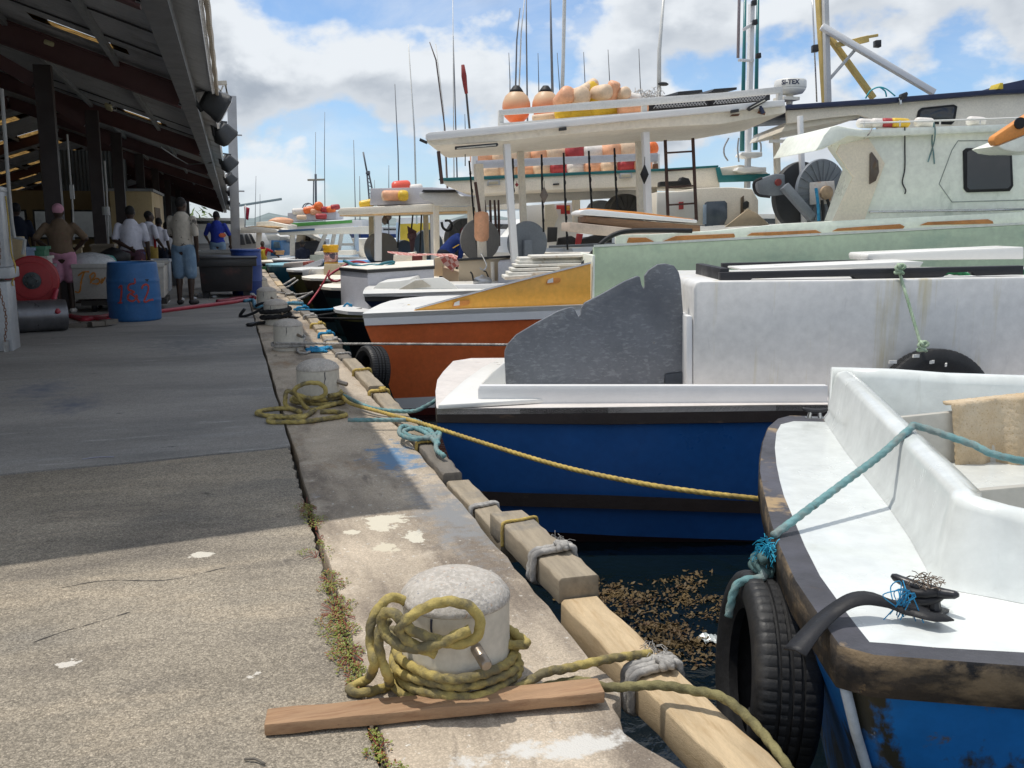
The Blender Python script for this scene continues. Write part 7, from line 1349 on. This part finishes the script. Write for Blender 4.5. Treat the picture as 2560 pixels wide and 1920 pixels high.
# cream cabin with a window
pl(oh,'cabin',CRW,[(1640,560),(1641,480),(1700,478),(1740,470),(1830,468),(1880,472),(1896,500),(1896,545),(1920,556),(1920,565)],17.6,1.8,.02); pl(oh,'cabin_front',white,[(1642,556),(1643,482),(1740,478),(1745,556)],17.5,.08,.004)
q=pl(oh,'cabin_window',mat('grey_blue_window',(.10,.13,.17),.12,bump=0),[(1762,566),(1762,508),(1768,504),(1812,502),(1818,508),(1818,545),(1810,562)],17.56,.03,.003); pl(q,'pale_blind',LBL,[(1757,562),(1758,512),(1766,511),(1766,560)],17.54,.01,.001)
pl(oh,'cabin_wing',mat('tan_side_wing',(.60,.48,.33),.5),[(1812,568),(1870,522),(1895,535),(1924,562)],17.4,.06,.006); pl(oh,'dark_vent',blackp,[(1858,522),(1858,506),(1868,502),(1873,506),(1872,518),(1862,524)],17.52,.06,.006); pl(oh,'side_slot',mat('brown_slot',(.12,.09,.06),.6),[(1852,542),(1853,494),(1860,489),(1860,540)],17.55,.05,.002)
pl(oh,'black_clutter',black,[(1650,466),(1651,454),(1700,452),(1706,442),(1722,446),(1730,462)],18.0,.4,.01); pl(oh,'small_sign',mat('small_red_sign',(.4,.05,.05),.5),[(1697,524),(1697,505),(1709,504),(1709,523)],17.45,.012,.001)  # clutter is one plain black block
ld=thing('ladder','brown steel ladder hanging from the large canopy in front of the cream cabin','ladder',PB(1690,545,15.2))
for a in ((1663,350,1670,540),(1732,345,1741,552)): bar(ld,'rail',BRN,*a,15.2,.045)
for v in (381,425,467,511): bar(ld,'rung',BRN,1664+(v-380)*.05,v+1.5,1736+(v-380)*.05,v-3,15.2,.03)
# moored craft glimpsed at the far end of the harbour
def distant(lbl,u,v,Y,L,hm,cm,ch,h=None):
    p=PY(u,v,Y); fr=Fr(p.x,Y,0); o=thing('distant_boat',lbl,'boat',(p.x,Y,ZW),'pale boats across the harbour'); b=B(); b.loft([[V((p.x-L/2+i*L/2*.15,Y+t*2.4,z)) for t in (0,1)]+[V((p.x+L/2,Y+2.4*t,z)) for t in(1,0)] for i,z in ((0,p.z),(1,ZW-.1))],True,True); b.build('hull',hm,o); k=abs(PY(u,v+1,Y).z-p.z)
    b=B(); b.loft([[V((p.x-L*.25,Y+.4,p.z)),V((p.x+L*.25,Y+.4,p.z)),V((p.x+L*.25,Y+2,p.z)),V((p.x-L*.25,Y+2,p.z))],[V((p.x-L*.18,Y+.5,p.z+ch*k)),V((p.x+L*.25,Y+.5,p.z+ch*k)),V((p.x+L*.25,Y+1.9,p.z+ch*k)),V((p.x-L*.18,Y+1.9,p.z+ch*k))]],True,True,True); w=b.build('cabin',cm,o)
    b=B(); b.box((p.x+L*.03,Y+.47,p.z+ch*k*.6),(L*.3,.04,ch*k*.35)); b.build('window_band',glass,w)
for a in (('white cruiser far off beside the red flag',620,590,95,9,white,white2,22),('small white launch far beyond the blue cabin',690,600,90,8,white,white,14),('grey launch far behind the orange floats',735,598,110,8,white2,LAV,16),('blue hulled launch far beyond the brown reel',985,585,100,9,DBL,white,18),('white launch far behind the orange canopy posts',1120,580,90,9,white,white,20),('white launch seen through the shed end',430,578,85,9,white,white2,24),('cream launch seen left of the tall lamp post',500,585,80,9,CRW,white2,26),('broad white boat beyond the reel row under the large canopy',1200,596,34,9,white,white2,46),('white boat filling the gap behind the orange lid',1420,592,33,9,white2,white,44),('white boat behind the ladder and cream cabin',1700,590,32,9,white,CRW,50),('cream boat beyond the big reel',1900,585,34,8,white2,CRW,50),('pale launch seen behind the blue tee person',530,575,70,9,white,CRW,30)): distant(*a)
# ================================================================ masts, antennas, flags and cranes against the sky
GYR=mat('grey_antenna',(.16,.17,.19),.5); WHR=mat('white_antenna',(.6,.6,.58),.4); BNR=mat('brown_antenna',(.10,.07,.06),.5)
k=0
wds=['short','thin','slim','fine','slender','narrow','light','plain','upright','faint']
for (pts,Y,r,m,l) in ((((636,640),(640,440)),60,.05,GYR,'thin antenna left of the red flag'),(((650,575),(650,485)),70,.06,GYR,'short mast with a dark tip right of the red flag'),(((788,545),(789,330)),55,.05,GYR,'tall antenna beside the cross shaped mast'),(((813,545),(811,370),(812,280)),50,.04,GYR,'tallest antenna right of the cross shaped mast'),(((888,510),(884,350)),45,.05,GYR,'leaning antenna at the left of the lattice boom'),(((900,512),(899,440)),45,.05,GYR,'short antenna by the left leaning one'),(((938,510),(936,450)),50,.04,GYR,'small antenna right of the lattice boom'),(((972,470),(972,413)),40,.04,GYR,'short dark antenna above the lavender locker'),(((999,465),(995,380),(987,210)),30,.045,GYR,'long whip antenna above the coral float'),(((1040,465),(1036,330),(1021,110)),28,.055,WHR,'tall white whip with a red base above the lavender locker'),(((1120,440),(1112,320),(1090,150),(1074,105)),24,.04,BNR,'brown leaning whip left of the red tipped pole'),(((1118,440),(1109,280),(1089,110)),25,.04,WHR,'pale whip crossing the brown leaning one'),(((1134,440),(1134,330),(1132,0)),26,.035,WHR,'tall faint whip left of the red tipped pole'),(((1143,430),(1137,230),(1133,90)),26,.04,GYR,'grey whip just left of the red tipped pole'),
    (((1275,200),(1272,132)),15.4,.016,ROD,'black rod above the left big buoy'),(((1285,205),(1292,100),(1300,20)),20,.035,GYR,'grey whip rising behind the left big buoy'),(((1293,205),(1303,80),(1312,-10)),20,.03,WHR,'pale whip leaning right behind the left big buoy'),(((1317,225),(1316,90),(1316,-20)),21,.035,GYR,'long grey whip between the two big buoys'),(((1347,215),(1345,133)),15.4,.016,ROD,'black rod between the big buoys'),(((1381,210),(1378,100),(1376,-10)),22,.06,GYR,'thick grey mast behind the second big buoy'),(((1400,235),(1393,132)),15.4,.016,ROD,'black rod right of the second big buoy'),(((1463,217),(1459,130)),15.4,.016,ROD,'black rod above the long cream float'),(((1525,220),(1520,124)),15.4,.016,ROD,'black rod above the pale pink float'),(((1602,240),(1597,122)),15.4,.016,ROD,'black rod at the right end of the float heap'),
    (((1400,234),(1408,150),(1411,0),(1412,-30)),18,.075,WHR,'white mast with a dark clamp between the buoys and the rods'),(((1645,225),(1648,130),(1660,-20)),18,.08,WHR,'thick white mast left of the radar'),(((1163,320),(1162,285)),16,.015,ROD,'tiny rod above the canopy left end')): mast(l,((pts[0][0]+(2 if Y<30 else 0),max(pts[0][1],600) if Y>=40 else pts[0][1]+(62 if Y<16 else 95)),)+pts[1:] if len(pts)>2 else ((pts[0][0],max(pts[0][1],600) if Y>=40 else pts[0][1]+(62 if Y<16 else 95)),pts[0],pts[1]),Y,r*.6,m)
pl_=bpy.data.objects
b=B(); b.ell(PB(1658,210,17.9),(.12,.06,.04),8,5); tag(b.build('mast_light',blackp,loc=PB(1658,210,17.9)),'small dark lamp on the thick white mast left of the radar','lamp')
fp=thing('flag_pole','black leaning pole with a dark red furled flag above the canopy end','flag',PB(1174,322,16.5)); rod(fp,'pole',ROD,((1174,322),(1166,236),(1158,165)),16.5,.02); b=B(); b.tube([PB(u,v,16.48) for u,v in ((1157,162),(1160,190),(1163,215),(1166,234))],[.03,.05,.04,.03],6); b.build('furled_flag',mat('dark_red_flag',(.22,.03,.03),.8,.2,10),fp,smooth=True)
cm=thing('cross_mast','grey mast with a yellow tinged crossbar above the orange floats','mast',PB(790,545,56)); bar(cm,'pole',GYR,790,545,789,435,56,.13); bar(cm,'crossbar',mat('tan_crossbar',(.45,.40,.30),.6),769,450,811,449,56,.12); bar(cm,'pole',GYR,783,545,784,452,56,.07)
lb=thing('lattice_boom','dark lattice crane boom pointing down beside the leaning antennas','crane',PB(925,500,60)); 
for a in ((917,428,924,510),(921,428,934,490)): bar(lb,'chord',GYR,*a,60,.1)
for i in range(6): bar(lb,'lacing',GYR,917+i*1.2,434+i*10,923+i*2,440+i*9,60,.05)
pl(lb,'boom_head',GYR,[(914,435),(915,427),(923,427),(923,435)],59.8,.4,.01); rod(lb,'hoist_wire',GYR,((908,380),(917,428)),60,.06)
tcn=thing('tower_crane','pale tower crane jib far off behind the lamp post','crane',PY(640,560,320)); bar(tcn,'jib',mat('pale_crane_steel',(.35,.42,.42),.6),575,518,704,498,320,.7); bar(tcn,'jib_chord',MC['pale_crane_steel'],600,512,704,496,320,.4); bar(tcn,'tower',MC['pale_crane_steel'],590,575,590,505,320,1.0)
for i in range(10): bar(tcn,'lacing',MC['pale_crane_steel'],604+i*10,516-i*1.6,609+i*10,511-i*1.5,320,.25)
rf=thing('red_flag','small red flag on a thin pole beside the grey lamp post','flag',PB(612,590,60)); rod(rf,'pole',WHR,((612,590),(614,512)),60,.05); b=B(); b.grid(lambda i,j:PB(614,512,60)+V((-.1+.35*i*(1-.35*j),.08*math.sin(i*6),-.1-.8*j-.12*i)),5,6); b.build('cloth',mat('red_flag_cloth',(.45,.02,.05),.8),rf,smooth=True,sol=.01)
hl=thing('wire_hoop','thin grey wire hoop behind the orange floats','wire',PB(770,525,40)); b=B(); b.tube(curve([PB(u,v,40) for u,v in ((756,522),(760,512),(770,508),(780,512),(784,520))],.08),.03,5); b.tube(curve([PB(u,v,40) for u,v in ((760,522),(766,512),(776,509))],.08),.02,5); b.build('hoop',GYR,hl)
